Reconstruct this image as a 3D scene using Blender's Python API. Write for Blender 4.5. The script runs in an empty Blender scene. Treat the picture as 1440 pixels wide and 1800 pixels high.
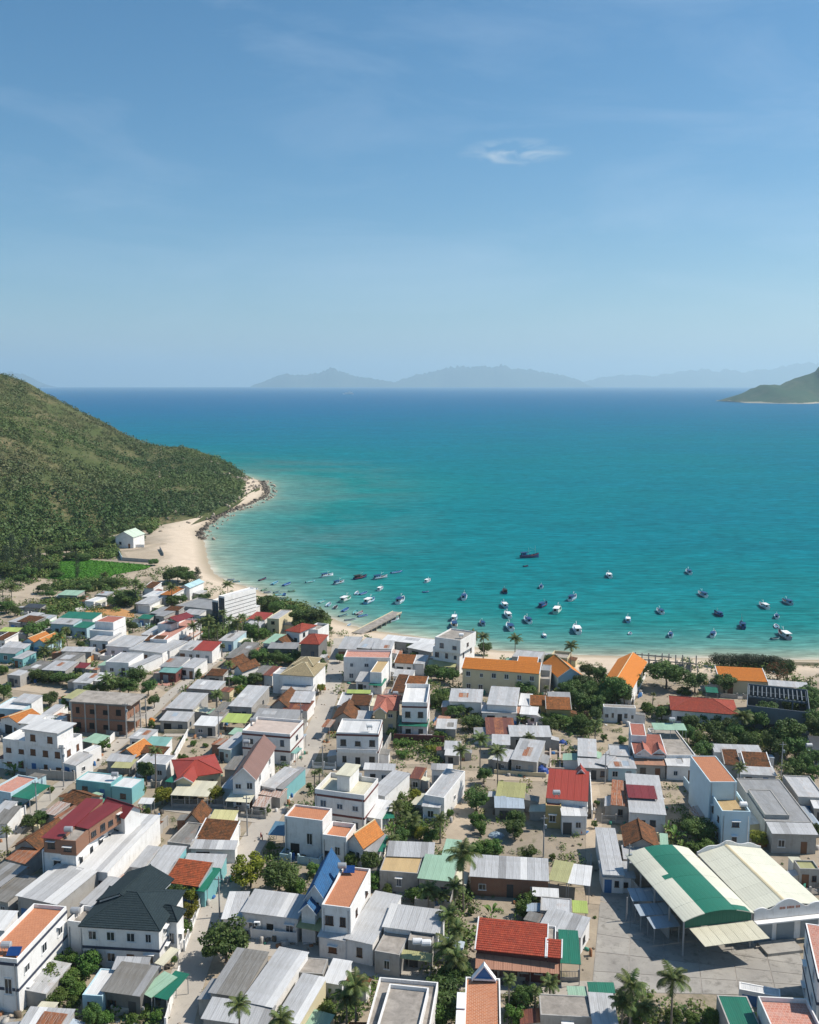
import bpy, math, random
import numpy as np
from mathutils import Vector, Matrix
R = random.Random(7)
NR = np.random.default_rng(11)
sc = bpy.context.scene
col = sc.collection
PI = math.pi
G = 2.0                      # level of the village ground above the sea (z = 0)

# ------------------------------------------------------------------ camera, sky, sun, exposure
cam_d = bpy.data.cameras.new('camera')
cam_d.sensor_fit = 'HORIZONTAL'; cam_d.sensor_width = 36.0; cam_d.lens = 36.0*1661/1440
cam_d.clip_start = 1.0; cam_d.clip_end = 120000
cam = bpy.data.objects.new('camera', cam_d); col.objects.link(cam)
cam.location = (0, 0, 87); cam.rotation_euler = (math.radians(90-7.82), 0, 0)
sc.camera = cam

SUN_EL, SUN_AZ = math.radians(50), math.radians(80)      # azimuth clockwise from +Y (out to sea)
world = bpy.data.worlds.new('World'); sc.world = world; world.use_nodes = True
nt = world.node_tree; nt.nodes.clear()
def wn(t, **kw):
    n = nt.nodes.new(t)
    for k, v in kw.items(): setattr(n, k, v)
    return n
sky = wn('ShaderNodeTexSky', sky_type='NISHITA', sun_disc=False, sun_elevation=SUN_EL, sun_rotation=SUN_AZ,
         altitude=0, air_density=1.0, dust_density=0.55, ozone_density=5.0)
bg = wn('ShaderNodeBackground'); bg.inputs['Strength'].default_value = 0.086
wo = wn('ShaderNodeOutputWorld')
# thin cirrus streaks, laid on the sky by direction
tc = wn('ShaderNodeTexCoord')
mp = wn('ShaderNodeMapping'); mp.inputs['Scale'].default_value = (2.0, 2.0, 9.0); mp.inputs['Rotation'].default_value = (0.0, 0.12, 0.0)
no = wn('ShaderNodeTexNoise'); no.inputs['Scale'].default_value = 1.5; no.inputs['Detail'].default_value = 7; no.inputs['Roughness'].default_value = 0.58; no.inputs['Distortion'].default_value = 0.6
rp = wn('ShaderNodeValToRGB'); rp.color_ramp.elements[0].position = 0.47; rp.color_ramp.elements[1].position = 0.86
mlt = wn('ShaderNodeMath', operation='MULTIPLY'); mlt.inputs[1].default_value = 0.24
mixc = wn('ShaderNodeMix', data_type='RGBA'); mixc.inputs['B'].default_value = (7.6, 8.6, 10.2, 1)
L = nt.links.new
L(tc.outputs['Generated'], mp.inputs['Vector']); L(mp.outputs[0], no.inputs['Vector']); L(no.outputs['Fac'], rp.inputs[0])
L(rp.outputs[0], mlt.inputs[0]); hs = wn('ShaderNodeHueSaturation'); hs.inputs['Saturation'].default_value = 1.28; hs.inputs['Value'].default_value = 1.05; hs.inputs['Hue'].default_value = 0.492; L(sky.outputs[0], hs.inputs['Color'])
L(mlt.outputs[0], mixc.inputs['Factor']); L(hs.outputs[0], mixc.inputs['A'])
wd = Vector((176/1661, 1.0, (672-288)/1661)).normalized()
sx = wn('ShaderNodeVectorMath', operation='SUBTRACT'); sx.inputs[1].default_value = wd; L(tc.outputs['Generated'], sx.inputs[0])
sm = wn('ShaderNodeMapping'); sm.inputs['Scale'].default_value = (17, 4, 70); sm.inputs['Rotation'].default_value = (0, .14, 0); L(sx.outputs[0], sm.inputs['Vector'])
sl = wn('ShaderNodeVectorMath', operation='LENGTH'); L(sm.outputs[0], sl.inputs[0])
n2 = wn('ShaderNodeTexNoise'); n2.inputs['Scale'].default_value = 22; n2.inputs['Detail'].default_value = 4; n2.inputs['Roughness'].default_value = .5; n2.inputs['Distortion'].default_value = .8
m2 = wn('ShaderNodeMapping'); m2.inputs['Scale'].default_value = (1, 1, 3.4); L(tc.outputs['Generated'], m2.inputs['Vector']); L(m2.outputs[0], n2.inputs['Vector'])
fa = wn('ShaderNodeMapRange'); fa.inputs[1].default_value = 1.0; fa.inputs[2].default_value = 0.0; L(sl.outputs['Value'], fa.inputs[0])
fb = wn('ShaderNodeMapRange'); fb.inputs[1].default_value = .42; fb.inputs[2].default_value = .66; L(n2.outputs['Fac'], fb.inputs[0])
fc = wn('ShaderNodeMath', operation='MULTIPLY'); L(fa.outputs[0], fc.inputs[0]); L(fb.outputs[0], fc.inputs[1])
mw2 = wn('ShaderNodeMix', data_type='RGBA'); mw2.inputs['B'].default_value = (6.2, 7.0, 7.8, 1); L(fc.outputs[0], mw2.inputs['Factor']); L(mixc.outputs['Result'], mw2.inputs['A'])
L(mw2.outputs['Result'], bg.inputs['Color']); L(bg.outputs[0], wo.inputs['Surface'])

sun_d = bpy.data.lights.new('sun', 'SUN'); sun_d.energy = 5.0; sun_d.angle = math.radians(0.53); sun_d.color = (1.0, 0.93, 0.83)
sun = bpy.data.objects.new('sun', sun_d); col.objects.link(sun)
sdir = Vector((math.sin(SUN_AZ)*math.cos(SUN_EL), math.cos(SUN_AZ)*math.cos(SUN_EL), math.sin(SUN_EL)))
sun.rotation_euler = sdir.to_track_quat('Z', 'Y').to_euler(); sun.location = (200, 50, 400)

sc.view_settings.view_transform = 'Standard'; sc.view_settings.look = 'None'
sc.view_settings.exposure = 0.28; sc.view_settings.gamma = 1.0; sc.view_settings.use_curve_mapping = False
sc.render.engine = 'CYCLES'
sc.cycles.use_denoising = True
sc.cycles.max_bounces = 5; sc.cycles.diffuse_bounces = 2; sc.cycles.glossy_bounces = 2; sc.cycles.transmission_bounces = 2
sc.cycles.volume_bounces = 1; sc.cycles.transparent_max_bounces = 4
sc.cycles.use_adaptive_sampling = True; sc.cycles.adaptive_threshold = 0.015

# ------------------------------------------------------------------ data: places and sizes in metres
SHORE = [
 (297.37,284.82),
 (210.99,287.84),
 (129.27,289.07),
 (119.04,289.07),
 (97.19,290.93),
 (71.07,292.81),
 (55.12,294.07),
 (43.25,296.64),
 (27.34,299.91),
 (7.96,313.7),
 (-2.57,319.57),
 (-12.63,324.11),
 (-18.94,329.56),
 (-22.88,333.57),
 (-31.75,345.31),
 (-44.45,358.8),
 (-56.44,377.43),
 (-69.06,395.76),
 (-82.0,409.78),
 (-90.66,426.09),
 (-98.27,450.87),
 (-106.04,481.92),
 (-114.93,517.44),
 (-123.02,545.5),
 (-124.08,579.06),
 (-124.09,622.35),
 (-120.04,647.93),
 (-115.38,678.9),
 (-111.54,712.91),
 (-113.55,746.52),
 (-121.15,787.71),
 (-131.13,833.64),
]
HILL = [
 (-340.2,390.0,-755.4,900.0,144.56),
 (-268.33,390.0,-600.67,905.0,128.04),
 (-220.76,413.76,-473.19,915.0,108.17),
 (-198.73,426.73,-418.49,925.0,98.63),
 (-191.18,433.51,-398.84,930.0,94.86),
 (-189.07,447.73,-384.61,935.0,88.85),
 (-187.78,458.23,-374.94,938.0,83.87),
 (-178.43,470.84,-350.26,945.0,69.86),
 (-172.72,487.59,-328.25,945.0,57.5),
 (-168.07,515.01,-301.74,940.0,44.74),
 (-161.2,528.87,-280.89,935.0,35.44),
 (-156.23,545.62,-262.91,930.0,28.45),
 (-146.91,561.15,-238.1,920.0,24.64),
 (-137.63,580.0,-214.13,912.0,23.53),
 (-130.49,613.43,-190.23,902.0,18.23),
 (-125.87,647.82,-172.21,892.0,10.9),
 (-123.68,679.51,-159.82,882.0,4.26),
 (-123.76,729.35,-146.92,868.0,0.29),
 (-121.24,761.21,-136.52,858.0,-3.94),
]
ROADS = [
 ('concrete_road',5.2,2, [(-31.12,112.53),(-31.83,121.75),(-32.13,133.9),(-31.31,145.0),(-30.35,157.93),(-27.92,175.6),(-25.87,190.04),(-23.94,205.25),(-22.57,224.87),(-22.29,246.06),(-21.95,271.43),(-22.36,295.62),(-22.68,307.9)]),
 ('concrete_lane',4.5,2, [(-28.36,134.64),(-23.4,133.61),(-16.3,132.16),(-10.11,129.61),(0.0,126.36),(10.58,124.79),(23.25,122.75),(27.26,122.75)]),
 ('concrete_lane',3.3,2, [(-76.88,157.93),(-75.51,164.15),(-74.96,179.33),(-74.15,191.47),(-70.74,202.03),(-68.38,219.92),(-67.65,229.63),(-65.74,250.77),(-59.76,283.02),(-50.1,324.33),(-45.69,336.53)]),
 ('sandy_lane',3.2,1, [(30.65,145.0),(33.37,159.96),(35.73,173.19),(38.21,187.25),(38.84,194.38)]),
 ('sandy_lane',4.0,1, [(-7.51,198.29),(7.5,197.98),(18.57,195.86),(29.58,194.97),(41.67,193.79),(56.05,192.62)]),
 ('dirt_track',4.5,1, [(-115.87,258.15),(-104.84,254.65),(-92.02,249.81),(-81.18,245.14)]),
 ('dirt_track',5.0,1, [(-184.38,456.7),(-168.67,467.63),(-150.67,474.1),(-142.94,477.41),(-134.94,491.08),(-130.31,496.41)]),
 ('dirt_track',3.5,1, [(-166.45,375.93),(-146.71,366.75),(-135.18,379.09),(-129.88,399.18),(-118.48,420.15)]),
 ('sandy_lane',5.0,1, [(9.9,195.86),(10.84,185.89),(10.95,175.6),(8.6,168.56),(13.63,164.15)]),
 ('concrete_lane',3.5,2, [(-49.45,181.12),(-42.72,179.33),(-36.12,177.57),(-29.6,175.6)]),
 ('concrete_lane',3.5,2, [(-59.69,221.05),(-51.27,220.67),(-44.82,219.55)]),
]
FIELD = [
 (-159.21,405.54),
 (-168.5,450.19),
 (-162.98,450.81),
 (-120.17,433.8),
 (-121.11,426.17),
 (-131.63,412.72),
 (-131.63,406.04),
 (-148.52,401.05),
]
EARTH = [
 [(-165.96,386.3),(-165.79,398.11),(-161.57,404.28),(-155.47,401.79),(-150.64,390.94),(-147.85,375.15),(-151.08,368.76),(-150.48,354.63),(-157.38,364.61)],
 [(-144.45,469.5),(-136.92,474.58),(-125.6,472.88),(-120.18,456.45),(-120.01,442.59),(-134.76,448.65)],
 [(-131.35,406.8),(-120.5,423.96),(-117.31,432.37),(-112.95,415.87),(-116.25,403.03),(-127.09,398.11)],
 [(-77.2,255.44),(-72.12,257.52),(-66.8,252.37),(-67.68,244.53),(-72.19,243.59)],
 [(-3.68,212.87),(0.79,215.83),(7.53,214.34),(6.08,203.09),(-0.85,202.43)],
]
PIT = [
 (-121.71,345.53),
 (-116.47,355.6),
 (-109.25,349.83),
 (-102.65,343.33),
 (-100.26,335.82),
 (-104.68,337.58),
 (-113.06,339.36),
 (-120.02,341.87),
]
UNDERGROWTH = [
 [(-51.81,121.44),(-52.11,127.56),(-51.28,131.02),(-46.6,131.02),(-45.37,127.9),(-47.14,124.6),(-44.82,119.02),(-49.89,119.02)],
 [(-43.65,117.85),(-38.07,117.27),(-33.72,117.56),(-32.89,115.84),(-45.25,115.84)],
 [(-8.39,164.15),(-5.51,164.15),(-4.35,150.3),(-6.28,150.3),(-8.07,157.44)],
 [(-26.74,164.15),(-21.69,161.51),(-18.36,150.3),(-24.15,150.3)],
 [(-12.34,123.95),(-4.88,124.6),(-6.11,116.41),(-13.69,115.84)],
 [(0.0,152.61),(10.17,150.75),(10.22,144.15),(8.1,139.25),(5.61,145.0),(0.0,145.0)],
 [(4.57,141.66),(9.85,138.46),(9.2,128.58),(3.97,128.58)],
 [(10.58,165.78),(16.83,164.69),(16.58,162.03),(10.88,162.03)],
 [(2.7,127.56),(7.89,127.56),(7.03,115.84),(2.09,115.84)],
 [(13.79,122.37),(17.99,122.37),(17.68,115.84),(13.12,115.84)],
 [(28.45,120.83),(33.78,122.37),(35.94,119.32),(42.58,118.14),(42.21,115.84),(27.38,115.84)],
 [(49.3,172.01),(54.73,175.6),(59.13,168.56),(56.63,164.15),(51.8,162.03),(47.95,163.09)],
 [(-4.9,183.65),(2.71,190.52),(2.73,174.19),(6.65,174.19),(5.95,166.97),(-4.26,166.97),(-6.28,174.19)],
 [(5.8,250.37),(10.76,252.37),(10.41,236.25),(19.04,236.25),(18.52,221.99),(13.3,221.99),(11.78,232.74),(5.52,238.05)],
 [(26.82,233.61),(33.03,234.49),(41.45,233.61),(46.83,236.25),(48.21,229.33),(46.43,220.42),(40.24,219.64),(35.32,225.2),(35.69,227.66),(26.77,227.66)],
 [(68.95,235.37),(87.36,235.37),(91.82,229.33),(97.73,221.99),(91.81,207.18),(81.99,208.57),(83.3,214.34),(72.58,215.08),(66.67,208.57),(67.83,221.99)],
 [(82.91,201.77),(93.98,207.18),(89.18,195.99),(80.42,195.37)],
 [(-115.2,273.06),(-100.34,273.06),(-95.15,276.63),(-92.66,262.87),(-95.31,260.7),(-108.85,260.7)],
 [(-120.16,298.65),(-121.88,317.91),(-118.09,321.09),(-114.24,305.79),(-111.78,286.59),(-114.86,284.03)],
 [(-142.74,360.55),(-128.86,364.61),(-122.97,352.7),(-125.51,347.02),(-131.89,337.94),(-140.7,341.51)],
 [(-182.27,450.19),(-169.63,453.3),(-159.39,408.07),(-163.61,405.54)],
 [(-195.72,444.09),(-179.87,444.09),(-163.61,405.54),(-172.94,403.03),(-183.61,415.87)],
 [(-151.77,393.3),(-137.28,398.11),(-121.71,400.55),(-118.37,390.94),(-132.25,377.33),(-146.47,381.76)],
 [(-124.52,377.33),(-108.79,373.0),(-104.96,354.63),(-113.01,352.7)],
 [(-79.82,329.3),(-59.86,341.51),(-48.96,321.09),(-47.32,307.25),(-53.26,307.25),(-58.86,316.34),(-63.96,307.25),(-74.96,310.23)],
 [(-49.93,291.83),(-35.98,291.83),(-34.25,280.28),(-48.4,280.28)],
 [(-54.69,266.18),(-42.26,266.18),(-41.26,259.63),(-52.73,259.63)],
 [(-60.04,364.61),(-49.21,360.55),(-33.88,345.16),(-28.84,327.63),(-29.1,311.74),(-44.04,334.43),(-56.05,345.16)],
 [(45.42,254.0),(55.24,260.7),(62.65,258.43),(59.43,244.53),(50.09,238.59),(42.96,235.72)],
 [(93.52,278.39),(116.55,279.78),(111.74,267.75),(106.61,272.97),(93.45,275.66)],
 [(-178.12,483.3),(-161.02,507.49),(-148.78,472.88),(-165.94,472.88)],
 [(-168.37,469.5),(-146.72,466.17),(-143.15,451.74),(-162.48,452.67)],
 [(-166.2,575.97),(-153.29,568.57),(-148.08,538.51),(-156.85,542.93)],
 [(-3.46,216.58),(7.86,215.83),(7.13,202.43),(-0.86,205.12),(-3.05,207.18)],
]
HOUSES = [
 ['villa','white two-storey villa under a dark slate hip roof', [('hip',-47.87,128.51,-5.7,11.58,10.29,0.0,6.6,6.6,'wh','sl',{'rise':'2.4','rd':'u','f':'4x2','r':'2x2','bd':'db'}),('gable',-47.01,133.95,-15.2,7.49,8.08,6.5,7.4,7.4,'wh','sl',{'rise':'1.6','rd':'v'}),('hip',-38.04,131.28,-9.4,3.47,2.56,0.0,6.0,6.0,'wh','sl',{'rise':'1.4','rd':'u','r':'1x1'}),('flat',-50.61,130.13,-13.5,2.54,4.32,0.0,6.2,6.2,'wh','cn',{'p':'.8'})]],
 ['townhouse','white block with a plain rust-red roof terrace and dark blue stripes', [('flat',-58.05,118.68,-8.8,5.21,13.14,0.0,8.0,8.0,'wh','tc',{'p':'.6','r':'3x2','bd':'db'})]],
 ['shed','wide pale metal roof left of the slate-roofed villa', [('shed',-62.1,140.12,-19.3,7.76,9.44,0.0,4.6,5.0,'gy','mw',{})]],
 ['shed','very long smooth silvery roof beside the brick-topped block', [('shed',-55.17,147.48,-10.4,5.36,19.76,0.0,5.0,5.4,'wh','mw',{})]],
 ['cottage','low cottage with a patchy old tile roof beside a rust sheet lean-to', [('gable',-70.51,159.14,-17.1,5.28,8.37,0.0,3.0,3.0,'gy','ot',{'rise':'1.6','rd':'v'}),('shed',-70.3,155.56,-23.8,4.29,3.53,0.0,2.6,3.0500000000000003,'gy','rt',{})]],
 ['shed','weathered grey shed cut by the left frame edge below the rusty lean-to', [('shed',-71.17,146.32,-22.0,4.75,5.68,0.0,3.5,3.95,'gy','md',{}),('shed',-67.73,142.18,-19.2,3.83,6.7,0.0,3.0,3.45,'gy','md',{})]],
 ['shed','white shed tucked behind the block with the rust-red terrace', [('shed',-64.16,130.97,-5.3,3.99,3.91,0.0,4.6,5.05,'wh','mw',{})]],
 ['shed','slim grey-blue roof squeezed against the slate villa', [('shed',-51.82,139.6,-17.3,2.49,7.31,0.0,3.6,4.05,'wh','mt',{})]],
 ['house','teal-walled long house under a pale sheet roof with pink edging', [('shed',-44.38,147.6,-8.6,3.98,8.99,0.0,4.0,4.45,'tq','mt',{'f':'1x1'}),('shed',-47.4,151.38,-12.0,2.29,6.16,0.0,3.4,3.85,'wh','mt',{})]],
 ['house','teal house with an orange-red tile roof and green side awning', [('shed',-40.23,146.14,-13.7,6.0,5.01,0.0,3.6,4.8,'tq','ro',{}),('can',-34.7,145.12,-7.7,1.65,6.18,0.0,2.8,3.0999999999999996,'none','gt',{})]],
 ['house','weathered grey house with a stepped front and two-tone green awning', [('shed',-41.49,117.94,-11.2,5.41,5.46,0.0,3.6,4.05,'cc','md',{'f':'2x1'}),('flat',-44.13,117.32,-6.0,2.83,5.84,0.0,3.2,3.2,'bl','mw',{'p':'.12','f':'1x1'}),('shed',-41.51,122.66,-2.0,4.64,1.65,0.0,3.7,4.15,'gy','mt',{}),('can',-36.91,118.64,-32.6,2.51,4.67,0.0,2.8,3.0999999999999996,'none','lg',{}),('can',-34.73,117.73,-19.4,2.24,5.43,0.0,2.7,3.0,'none','gt',{})]],
 ['shed','patched zinc lean-to at the bottom edge below the green garden', [('shed',-50.3,110.94,-5.2,5.87,3.8,0.0,2.8,3.25,'gy','mt',{}),('shed',-48.03,111.21,-10.4,2.99,2.29,0.0,3.0,3.45,'none','rt',{})]],
 ['house','white house with a flat grey roof and three arched windows', [('shed',-25.88,136.57,-12.5,9.03,5.46,0.0,4.0,4.45,'wh','mt',{'f':'3x1'}),('shed',-28.93,136.27,0.0,3.01,6.62,0.0,3.0,3.45,'wh','mt',{})]],
 ['house','tall house with a steep blue tile roof and twin blue gable', [('gable',-15.82,135.65,-8.7,2.69,10.76,0.0,7.0,7.0,'wh','bu',{'rise':'2','rd':'v','f':'1x2'}),('gable',-16.46,134.34,-14.5,2.18,2.22,0.0,5.6,5.6,'wh','bu',{'rise':'1.1','rd':'v'}),('can',-17.24,133.32,-17.0,3.83,3.12,0.0,3.2,3.5,'none','ol',{}),('flat',-13.08,131.36,-12.4,4.46,11.64,0.0,8.0,8.0,'wh','tc',{'p':'.4','f':'2x2','r':'2x2'}),('shed',-13.43,130.67,-15.3,4.13,2.36,0.0,3.6,4.0,'wh','mt',{'f':'1x1','wc':'b'}),('shed',-9.41,129.77,-19.7,4.25,12.04,0.0,3.8,4.6,'wh','mt',{'f':'1x1'})]],
 ['house','concrete-roofed corner house with olive awnings and two white tanks', [('shed',-3.87,131.53,-12.9,8.27,5.18,0.0,4.6,5.05,'wh','mt',{}),('flat',-5.04,126.66,-15.9,3.75,6.73,0.0,3.6,3.6,'gy','cn',{'p':'.12','f':'1x1'}),('flat',-0.21,128.35,-10.3,3.58,4.98,0.0,4.2,4.2,'gy','cn',{'p':'.15'}),('can',-1.43,125.88,-12.7,4.59,1.56,0.0,3.0,3.3,'none','ol',{})]],
 ['shed','weathered fibre-cement roof with two pale skylight strips', [('shed',-26.76,117.06,-13.1,4.6,9.2,0.0,4.0,4.45,'gy','md',{})]],
 ['shed','ribbed white-grey roof between two lower sheds at the bottom lane', [('shed',-22.0,115.0,-17.4,4.33,11.41,0.0,4.2,4.65,'wh','mt',{}),('shed',-26.73,112.44,-11.8,8.65,3.2,0.0,3.6,4.05,'gy','mt',{})]],
 ['shed','narrow ribbed roof beside a sandy-walled passage at the bottom', [('shed',-17.17,112.02,-17.0,3.28,8.77,0.0,3.8,4.25,'cr','mt',{}),('flat',-15.85,121.68,-7.2,3.84,3.49,0.0,3.6,3.6,'gy','cn',{'p':'.05'})]],
 ['shed','small white sheet-roofed kiosk beside the lane', [('shed',-11.78,120.47,-14.0,2.58,4.31,0.0,3.2,3.6500000000000004,'wh','mw',{})]],
 ['townhouse','white flat-roofed block with a sunken pale patio at the bottom edge', [('flat',-5.72,103.8,-8.1,7.83,12.45,0.0,6.6,6.6,'wh','cn',{'p':'.5'}),('flat',-4.27,103.86,-9.6,5.19,10.0,6.0,7.3,7.3,'wh','cn',{'p':'.5'})]],
 ['house','yellow-roofed house facing the garden beside pale green roofs', [('flat',-5.03,149.35,-9.0,6.53,6.29,0.0,3.6,3.6,'gy','tn',{'p':'.08','f':'1x1'}),('shed',-3.82,154.29,-4.3,7.9,4.02,0.0,3.8,4.25,'wh','mt',{})]],
 ['shed','pale green sheet-roofed barn by the tall palm', [('shed',1.53,146.91,-11.6,5.6,6.83,0.0,3.8,4.25,'gy','lg',{}),('shed',5.63,152.94,-11.4,2.47,5.45,0.0,4.2,4.65,'wh','lg',{})]],
 ['house','long brick-walled row house under one pale metal roof', [('shed',10.2,147.87,-6.7,12.8,6.06,0.0,3.6,4.05,'br','mt',{'f':'3x1'}),('can',22.96,146.73,-18.9,3.18,6.34,0.0,3.4,3.6999999999999997,'none','ol',{}),('can',26.03,145.79,-14.1,3.64,6.06,0.0,3.3,3.5999999999999996,'none','mw',{})]],
 ['stall','low white table-like shelter in front of the brick row house', [('can',19.96,143.44,-7.0,4.22,2.19,0.0,2.4,2.6999999999999997,'none','mw',{})]],
 ['shed','flat grey roof with a dark rim beside the plaza', [('flat',20.51,138.26,-9.5,4.84,4.16,0.0,3.0,3.0,'gy','mt',{'p':'.12'}),('can',25.66,138.33,-7.0,2.31,2.99,0.0,2.6,2.9,'none','yg',{})]],
 ['shed','grey sheet shed touching the green canopy of the red-tiled house', [('shed',19.95,134.14,-26.9,6.35,4.58,0.0,3.0,3.45,'wh','mt',{})]],
 ['house','long house with a bright red tile roof over a maroon wall', [('shed',9.65,126.07,-10.0,9.84,4.59,0.0,4.6,6.3,'mr','rd',{'f':'5x1'}),('shed',19.5,124.33,-10.1,1.91,2.22,0.0,4.6,5.5,'mr','rd',{}),('shed',9.54,124.33,-6.6,11.46,1.64,0.0,2.9,3.6,'none','tp',{}),('flat',19.8,126.53,-9.6,1.26,3.84,0.0,5.3,5.3,'wh','cn',{'p':'.35'}),('can',21.43,124.1,-6.7,2.84,7.82,0.0,3.4,3.6999999999999997,'none','gt',{})]],
 ['townhouse','block with an orange paver terrace and a blue triangular pediment', [('flat',6.47,103.48,-4.7,4.49,11.56,0.0,7.4,7.4,'wh','tb',{'p':'.25'})]],
 ['house','small grey concrete-roofed house at the bottom right of the lane', [('flat',17.12,113.27,-4.7,6.75,4.34,0.0,3.2,3.2,'gy','cn',{'p':'.1','f':'1x1'}),('can',21.55,117.72,-2.0,2.58,2.0,0.0,2.5,2.8,'none','lg',{}),('can',24.4,118.11,-1.9,3.54,1.77,0.0,3.0,3.3,'none','gt',{})]],
 ['shed','pale sheet shed under palm shadows at the bottom edge', [('shed',23.58,110.4,-5.0,3.04,6.77,0.0,3.2,3.6500000000000004,'gy','mt',{})]],
 ['house','house with an old brown hip-like tile roof between silver annexes', [('gable',38.45,157.95,-7.7,5.41,7.03,0.0,3.8,3.8,'gy','ot',{'rise':'1.5','rd':'v'}),('shed',37.39,154.81,-7.1,6.04,3.48,0.0,3.0,3.45,'gy','mt',{}),('shed',32.52,148.61,-6.3,3.34,15.56,0.0,3.5,3.95,'wh','mt',{}),('shed',32.48,148.68,-3.0,5.26,4.12,0.0,3.0,3.45,'wh','mt',{}),('can',44.39,157.07,-13.0,1.36,7.16,0.0,2.6,2.9,'none','lg',{})]],
 ['house','three-storey house with a pink tiled slope at the right frame edge', [('flat',52.17,111.33,-15.9,6.05,13.04,0.0,9.6,9.6,'wh','tp',{'p':'.06','l':'2x3','f':'2x3','bd':'db'})]],
 ['house','house with a pink terrace and green awning at the bottom right corner', [('flat',44.58,104.59,-4.6,6.17,8.49,0.0,6.0,6.0,'wh','tp',{'p':'.6'}),('flat',40.6,108.54,-3.8,3.96,7.91,0.0,3.8,3.8,'gy','gt',{'p':'.05'}),('flat',45.44,119.97,-18.4,5.3,1.75,0.0,2.2,2.2,'wh','mw',{'p':'.1'})]],
 ['gatehouse','little gatehouse with a green roof square right of the cream hall', [('flat',66.1,150.28,-3.3,3.3,3.01,0.0,3.4,3.4,'gy','ol',{'p':'.3'})]],
 ['townhouse','long white block with a bare brick top floor and dark red roof', [('flat',-61.92,149.82,-12.4,6.37,15.41,0.0,7.0,7.0,'wh','cn',{'p':'.05','f':'1x2','r':'5x2'}),('shed',-61.19,149.04,-10.9,3.08,14.0,7.0,9.8,10.2,'br','rm',{'f':'1x1'}),('shed',-57.61,153.44,-22.8,3.26,8.4,7.0,9.8,10.2,'br','rm',{'r':'4x1'}),('flat',-58.08,148.2,-8.5,2.77,4.78,7.0,9.6,9.6,'br','cn',{'p':'.3','f':'1x1'}),('gable',-55.9,162.14,-30.5,6.04,3.67,0.0,8.6,8.6,'wh','rm',{'rise':'1.2','rd':'u'})]],
 ['unfinished_house','unfinished brick building with a raw concrete roof slab', [('flat',-82.79,222.67,-10.3,14.33,7.49,0.0,7.6,7.6,'br','cn',{'p':'.05','f':'4x2','bd':'cc','wc':'o'})]],
 ['villa','large white villa with a raised top floor and brown shutters', [('flat',-89.79,199.63,-15.0,15.43,6.81,0.0,7.2,7.2,'wh','mw',{'p':'.8','f':'5x2','r':'2x2','wc':'b'}),('flat',-84.14,197.99,-17.1,8.4,5.43,6.5,10.0,10.0,'wh','mw',{'p':'.1','f':'2x1','ov':'.6','wc':'b'}),('shed',-75.11,195.74,-25.1,3.63,4.86,0.0,3.4,3.85,'wh','mt',{})]],
 ['house','white house with a low pale orange tile gable near the left edge', [('gable',-100.02,222.06,-30.2,7.25,5.9,0.0,3.6,3.6,'wh','or',{'rise':'1.2','rd':'v'}),('shed',-93.9,218.14,-10.5,4.37,4.38,0.0,4.0,4.45,'wh','mw',{})]],
 ['house','pale blue flat-roofed house behind the orange tile gable', [('flat',-104.5,228.71,-8.4,7.69,8.66,0.0,3.8,3.8,'bl','mw',{'p':'.2'}),('shed',-101.25,232.6,-15.5,5.4,4.36,0.0,4.4,4.8500000000000005,'wh','mt',{})]],
 ['shed','small pale sheds between the orange gable and the unfinished building', [('shed',-91.73,226.04,-11.9,2.46,6.65,0.0,3.0,3.45,'wh','mt',{}),('flat',-92.26,220.53,-10.4,7.16,4.67,0.0,3.5,3.5,'wh','mw',{'p':'.1'})]],
 ['shed','olive-yellow lean-to behind the unfinished brick building', [('shed',-90.62,238.85,-19.0,3.74,5.51,0.0,3.2,3.6500000000000004,'bl','ol',{})]],
 ['house','pale blue house with a faded red terrace and emerald awning', [('flat',-84.37,180.87,-19.3,5.03,7.68,0.0,3.8,3.8,'bl','tp',{'p':'.3','f':'2x1'}),('can',-79.64,179.44,-19.0,4.5,6.15,0.0,3.0,3.3,'none','gt',{})]],
 ['shed','pair of worn grey sheds at the left edge above the old cottage', [('shed',-78.34,168.04,-2.0,2.72,6.08,0.0,3.0,3.45,'wh','md',{}),('shed',-80.09,172.07,-11.4,2.54,4.0,0.0,3.2,3.6500000000000004,'wh','mt',{})]],
 ['house','light turquoise flat-roofed house with blue window awnings', [('flat',-68.92,185.8,-14.2,8.08,4.35,0.0,3.7,3.7,'tq','mw',{'p':'.15','f':'2x1'}),('flat',-60.83,183.35,-14.2,4.63,4.81,0.0,3.4,3.4,'tq','mw',{'p':'.1','f':'1x1'})]],
 ['cottage','little brown tile cottage in front of the light turquoise house', [('gable',-68.21,177.54,-29.9,4.79,4.48,0.0,3.2,3.2,'gy','ot',{'rise':'1','rd':'u'})]],
 ['shed','row of rust-patched tin roofs left of the dark red roof', [('shed',-70.58,173.33,-22.5,2.64,3.87,0.0,2.6,3.0500000000000003,'gy','rw',{}),('shed',-67.73,171.22,-27.9,1.91,4.54,0.0,2.6,3.0500000000000003,'gy','rt',{})]],
 ['shed','faded green canopy in the garden of the white villa', [('can',-75.63,208.79,-22.8,4.47,4.47,0.0,3.0,3.3,'none','lg',{})]],
 ['house','cluster house with an orange gable and long teal sheet roof', [('gable',-64.51,201.02,-18.9,4.17,5.9,0.0,3.3,3.3,'gy','or',{'rise':'1.3','rd':'v'}),('shed',-62.52,206.92,-8.2,6.97,3.91,0.0,3.0,3.45,'wh','tq',{}),('shed',-61.01,201.7,-11.7,6.71,2.97,0.0,3.3,3.75,'wh','ot',{}),('shed',-64.93,210.11,-15.3,4.47,4.86,0.0,3.4,3.85,'wh','mt',{})]],
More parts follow.
